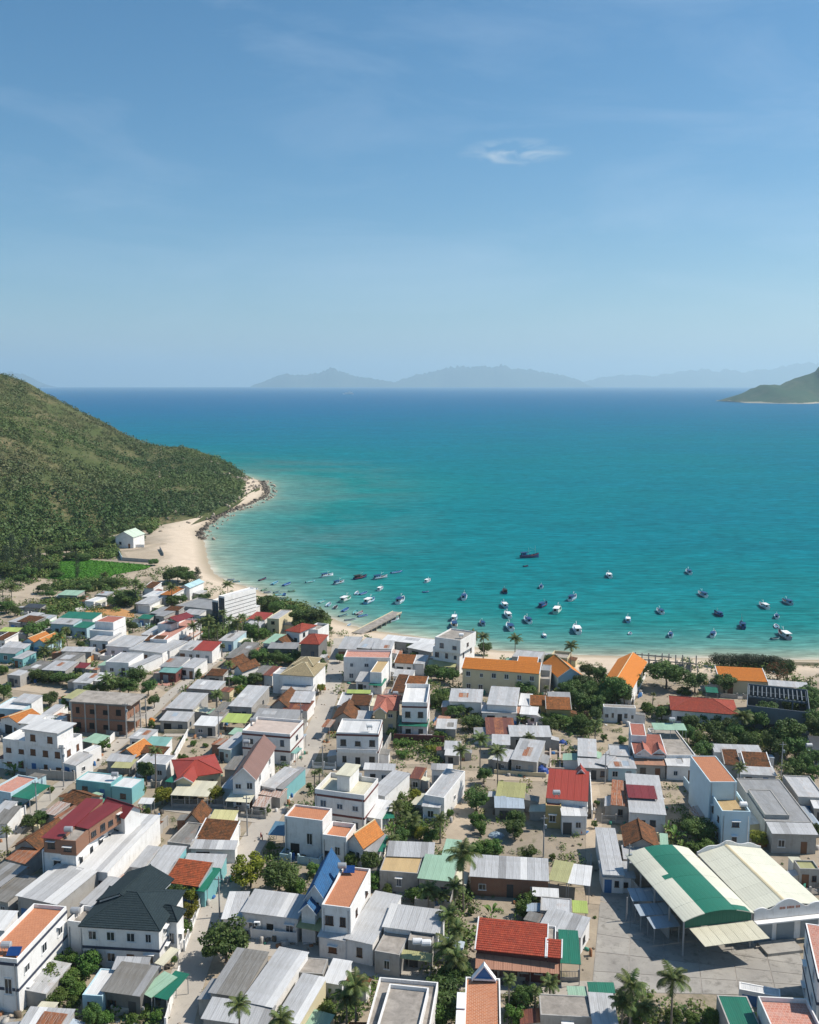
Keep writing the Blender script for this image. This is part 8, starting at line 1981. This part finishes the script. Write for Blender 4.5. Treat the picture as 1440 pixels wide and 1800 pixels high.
def mound(name, x, y, r, h, mat, label, cat):
    b = MB(); n = 14; rings = []
    for i in range(6):
        q = i/5; rings.append([(math.cos(j*2*PI/n)*r*(1-q**1.7)*R.uniform(.86, 1.1), math.sin(j*2*PI/n)*r*.8*(1-q**1.7)*R.uniform(.86, 1.1), h*q**.8*R.uniform(.9, 1.08)-.05*(i == 0)) for j in range(n)])
    for i in range(5):
        for j in range(n): b.face([rings[i][j], rings[i][(j+1) % n], rings[i+1][(j+1) % n], rings[i+1][j]])
    return tag(b.build(name, mat, None, loc=(x, y, G)), label, cat)
mound('tarpaulin', 29.1, 198.0, 1.5, 1.9, 'tarp_blue', 'blue tarpaulin heap at the corner of the foundation plot', 'tarpaulin')
mound('tarpaulin', 36.3, 214.5, 1.2, 1.2, 'tarp_blue', 'dark blue tarpaulin behind the foundation plot', 'tarpaulin')
mound('sand_heap', -67.5, 228, 2.6, 1.4, 'lane_sand', 'pale sand heap beside the unfinished brick building', 'sand heap')
mound('tarpaulin', -65.3, 229.5, 1.0, 1.1, 'roof_orn', 'orange heap beside the unfinished brick building', 'tarpaulin')
mound('rubbish_heap', 16.4, 168.6, 1.6, .8, 'greyboat', 'grey scrap heap in the sandy yard by the garden house', 'scrap heap')
rh = house('house with a steep red sheet'); k, x, y, ang, w, d = next(h for h in HOUSES if h[1].startswith('house with a steep red'))[2][0][:6]
a = math.radians(ang); b = MB(); n = 10
for i in range(n):
    u0, u1 = w*.62+w*.33*i/n, w*.62+w*.33*(i+1)/n; f = lambda u: -2.6+.12*math.sin(u*9)
    b.face([(u0, f(u0)-.5, .3), (u1, f(u1)-.5, .3), (u1, f(u1), 3.6), (u0, f(u0), 3.6)]); b.face([(u1, f(u1)-.46, .3), (u0, f(u0)-.46, .3), (u0, f(u0)+.04, 3.6), (u1, f(u1)+.04, 3.6)])
tag(b.build('tarpaulin', 'tarp_orange', None, loc=(x, y, G), rot=(0, 0, a)), 'bright orange tarpaulin hanging at the front of the steep red roof house', 'tarpaulin')
def motorbike():
    P = []
    for yy in (-.6, .6):
        b = MB(); n = 14
        for j in range(n):
            t0, t1 = 2*PI*j/n, 2*PI*(j+1)/n
            for r0, r1, x0, x1 in ((.31, .31, -.05, .05), (.22, .22, .05, -.05)): b.face([(x0, yy+math.cos(t0)*r0, .31+math.sin(t0)*r0), (x0, yy+math.cos(t1)*r0, .31+math.sin(t1)*r0), (x1, yy+math.cos(t1)*r1, .31+math.sin(t1)*r1), (x1, yy+math.cos(t0)*r1, .31+math.sin(t0)*r1)])
            for xx in (-.05, .05): b.face([(xx, yy+math.cos(t0)*.31, .31+math.sin(t0)*.31), (xx, yy+math.cos(t1)*.31, .31+math.sin(t1)*.31), (xx, yy+math.cos(t1)*.22, .31+math.sin(t1)*.22), (xx, yy+math.cos(t0)*.22, .31+math.sin(t0)*.22)])
        P.append(('wheel', b.mesh('wheel', 'dark')))
    b = MB(); b.tube([(0, -.62, .55), (0, -.2, .6), (0, .12, .38), (0, .38, .55), (0, .52, .98)], [.09, .15, .15, .13, .07], 8); P.append(('body', b.mesh('body', 'redpaint')))
    b = MB(); b.tube([(0, -.65, .74), (0, -.3, .78), (0, .05, .72)], [.09, .13, .08], 8); P.append(('seat', b.mesh('seat', 'dark')))
    b = MB(); b.tube([(-.33, .42, 1.02), (0, .5, .98), (.33, .42, 1.02)], .025, 5); b.tube([(0, .6, .31), (0, .5, .98)], .03, 5); P.append(('handlebar', b.mesh('handlebar', 'steel')))
    return P
mbp = motorbike()
for x, y, a, label in ((-27.8, 167.5, .4, 'motorbike riding down the concrete road by the mottled brown roofs'), (37.6, 160.2, 1.2, 'motorbike parked in the shade of the grey shed near the plaza'), (-3.2, 131.5, 1.5, 'motorbike parked before the brown doors of the blue-roofed house'), (40.5, 141, 0.2, 'motorbike beside the lower market stall'), (-22.5, 178.5, .35, 'motorbike farther up the concrete road')):
    r = empty('motorbike', (x, y, G+.08), a); tag(r, label, 'motorbike', 'motorbikes in the village')
    for nm, me in mbp: link(nm, me, r)
